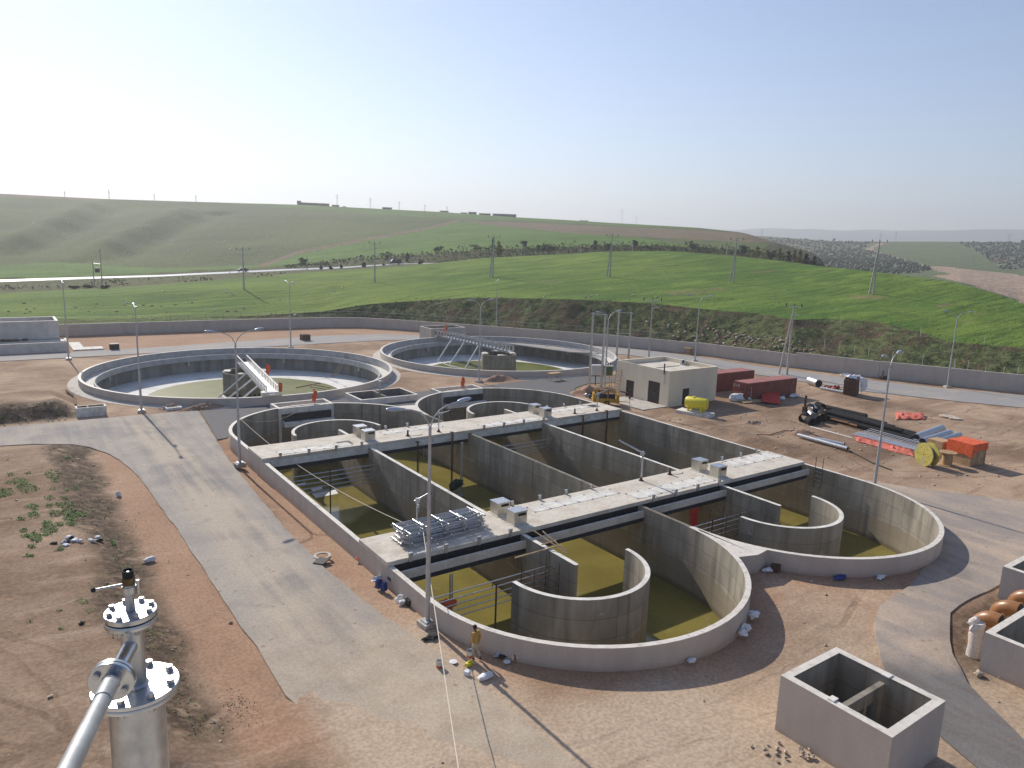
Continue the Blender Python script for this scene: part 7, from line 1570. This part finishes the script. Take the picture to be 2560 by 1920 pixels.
# side branch toward the viewer with its own flange
bd_=(-hd+lf*.34).normalized(); zb=zf+.19; o0=bd_*.04+Vector((0,0,zb)); o1=bd_*.225+Vector((0,0,zb-.015)); ax=(o1-o0).normalized(); Mq=ax.to_track_quat('Z','Y').to_matrix()
b=MB(); b.cyl(o0-ax*.03,o1,.0305,.0305,28); b.build('branch_pipe',MT['stain'],vp)
b=MB(); b.lathe([(.03,0),(.081,0),(.083,.002),(.083,.015),(.03,.015)],o1,48,0,None,Mq); b.build('branch_flange',MT['stain'],vp); b=MB(); b.lathe([(.03,.015),(.080,.015),(.080,.018),(.03,.018)],o1,40,0,None,Mq); b.build('gasket',MT['gasket'],vp)
b=MB(); b.lathe([(.031,.018),(.081,.018),(.083,.020),(.083,.033),(.081,.035),(.034,.035)],o1,48,0,None,Mq); b.build('branch_flange',MT['stain'],vp)
for i in range(4):
    a=pi/4+.15+pi/2*i; q=o1+Mq@Vector((.058*cos(a),.058*sin(a),.035)); b=MB(); b.cyl(q,q+ax*.012,.0135,.0135,20); b.cyl(q+ax*.012,q+ax*.0135,.010,.010,16); b.build('bolt',MT['stain_matte'],vp)
e0=o1+ax*.02+Vector((c.x,c.y,0)); e1=Vector(ray(158,1950))*1.80+Vector((0,0,EYE)); dd=(e1-e0); e2=e1+dd*.55
b=MB(); b.lathe([(.034,.034),(.034,.038)],o1,24,0,None,Mq); b.build('socket_ring',MT['gasket'],vp)
t=thing('drain_pipe','galvanised pipe running from the side flange toward the lower left corner','pipe',e0); b=MB(); b.cyl((0,0,0),dd*.30,.0315,.0315,24); b.cyl(dd*.17,e2-e0,.0275,.0275,28); b.build('pipe',MT['galv'],t); b=MB(); b.tube([e2-e0,e2-e0+dd.normalized()*.05+Vector((0,0,-.03)),e2-e0+dd.normalized()*.07+Vector((0,0,-.10)),Vector((e2.x,e2.y,16.5))-e0+dd.normalized()*.07],.0275,14); b.build('elbow',MT['galv'],t)
# the tower the photograph was taken from
rad=9.0; edge=hypot(c.x,c.y)-.16; tc=Vector((sin(YAW)*(edge-rad),cos(YAW)*(edge-rad),0)); az_=atan2(c.x,c.y)
tc=Vector((c.x,c.y,0))*((edge-rad)/hypot(c.x,c.y))
t=thing('digester_tower','round concrete tower with flat roof below the camera','tower',(tc.x,tc.y,0)); b=MB(); b.lathe([(rad,-.4),(rad,16.2),(rad-.35,16.2),(rad-.35,0)],(0,0,0),96); b.build('wall',MT['paint_grey'],t); b=MB(); b.lathe([(rad-.02,16.22),(rad-.02,16.55),(.1,16.55)],(0,0,0),96); b.build('roof',MT['slab'],t)
# rope from the left wall across the basin to the tower
def sag(a,c_,s,n=24): return [Vector(a).lerp(Vector(c_),i/n)-Vector((0,0,s*4*(i/n)*(1-i/n))) for i in range(n+1)]
A0=G(601,1047,T+.15); A1=G(660,1097,T+.4); B0=G(1058,1328,T+1.15); C0=Vector(ray(1148,1920)); tt_=24.0; C0=C0*tt_+Vector((0,0,EYE))
dirv=(C0-B0); dist_t=None; s_=1.0
while True:
    q=B0+dirv*s_
    if hypot(q.x-tc.x,q.y-tc.y)<=rad or s_>4: break
    s_+=.01
b=MB(); b.tube(sag(A0,B0,1.0)+sag(B0,B0+dirv*s_,.15)[1:],.022,6); tag(b.build('rope',MT['rope']),'pale rope slung from the left wall across the walkway to the foreground','rope')
b=MB(); b.tube(sag(G(600,1046,T+.1),G(762,1017,T+.05),.9),.018,5); tag(b.build('rope',MT['rope']),'thin pale rope hanging from the wall bend to the inlet chamber','rope')
# ================================================================== AIR
if HAZE>0:
    hz=bpy.data.materials.new('haze'); hz.use_nodes=True; n_=hz.node_tree; n_.nodes.clear(); o_=n_.nodes.new('ShaderNodeOutputMaterial'); v_=n_.nodes.new('ShaderNodeVolumePrincipled'); v_.inputs['Color'].default_value=(.93,.96,1.0,1); v_.inputs['Density'].default_value=HAZE; v_.inputs['Anisotropy'].default_value=.35; n_.links.new(v_.outputs[0],o_.inputs['Volume'])
    b=MB(); b.b2(-7200,7200,-7200,7200,-40,420); o=b.build('haze',hz); stuff(o)
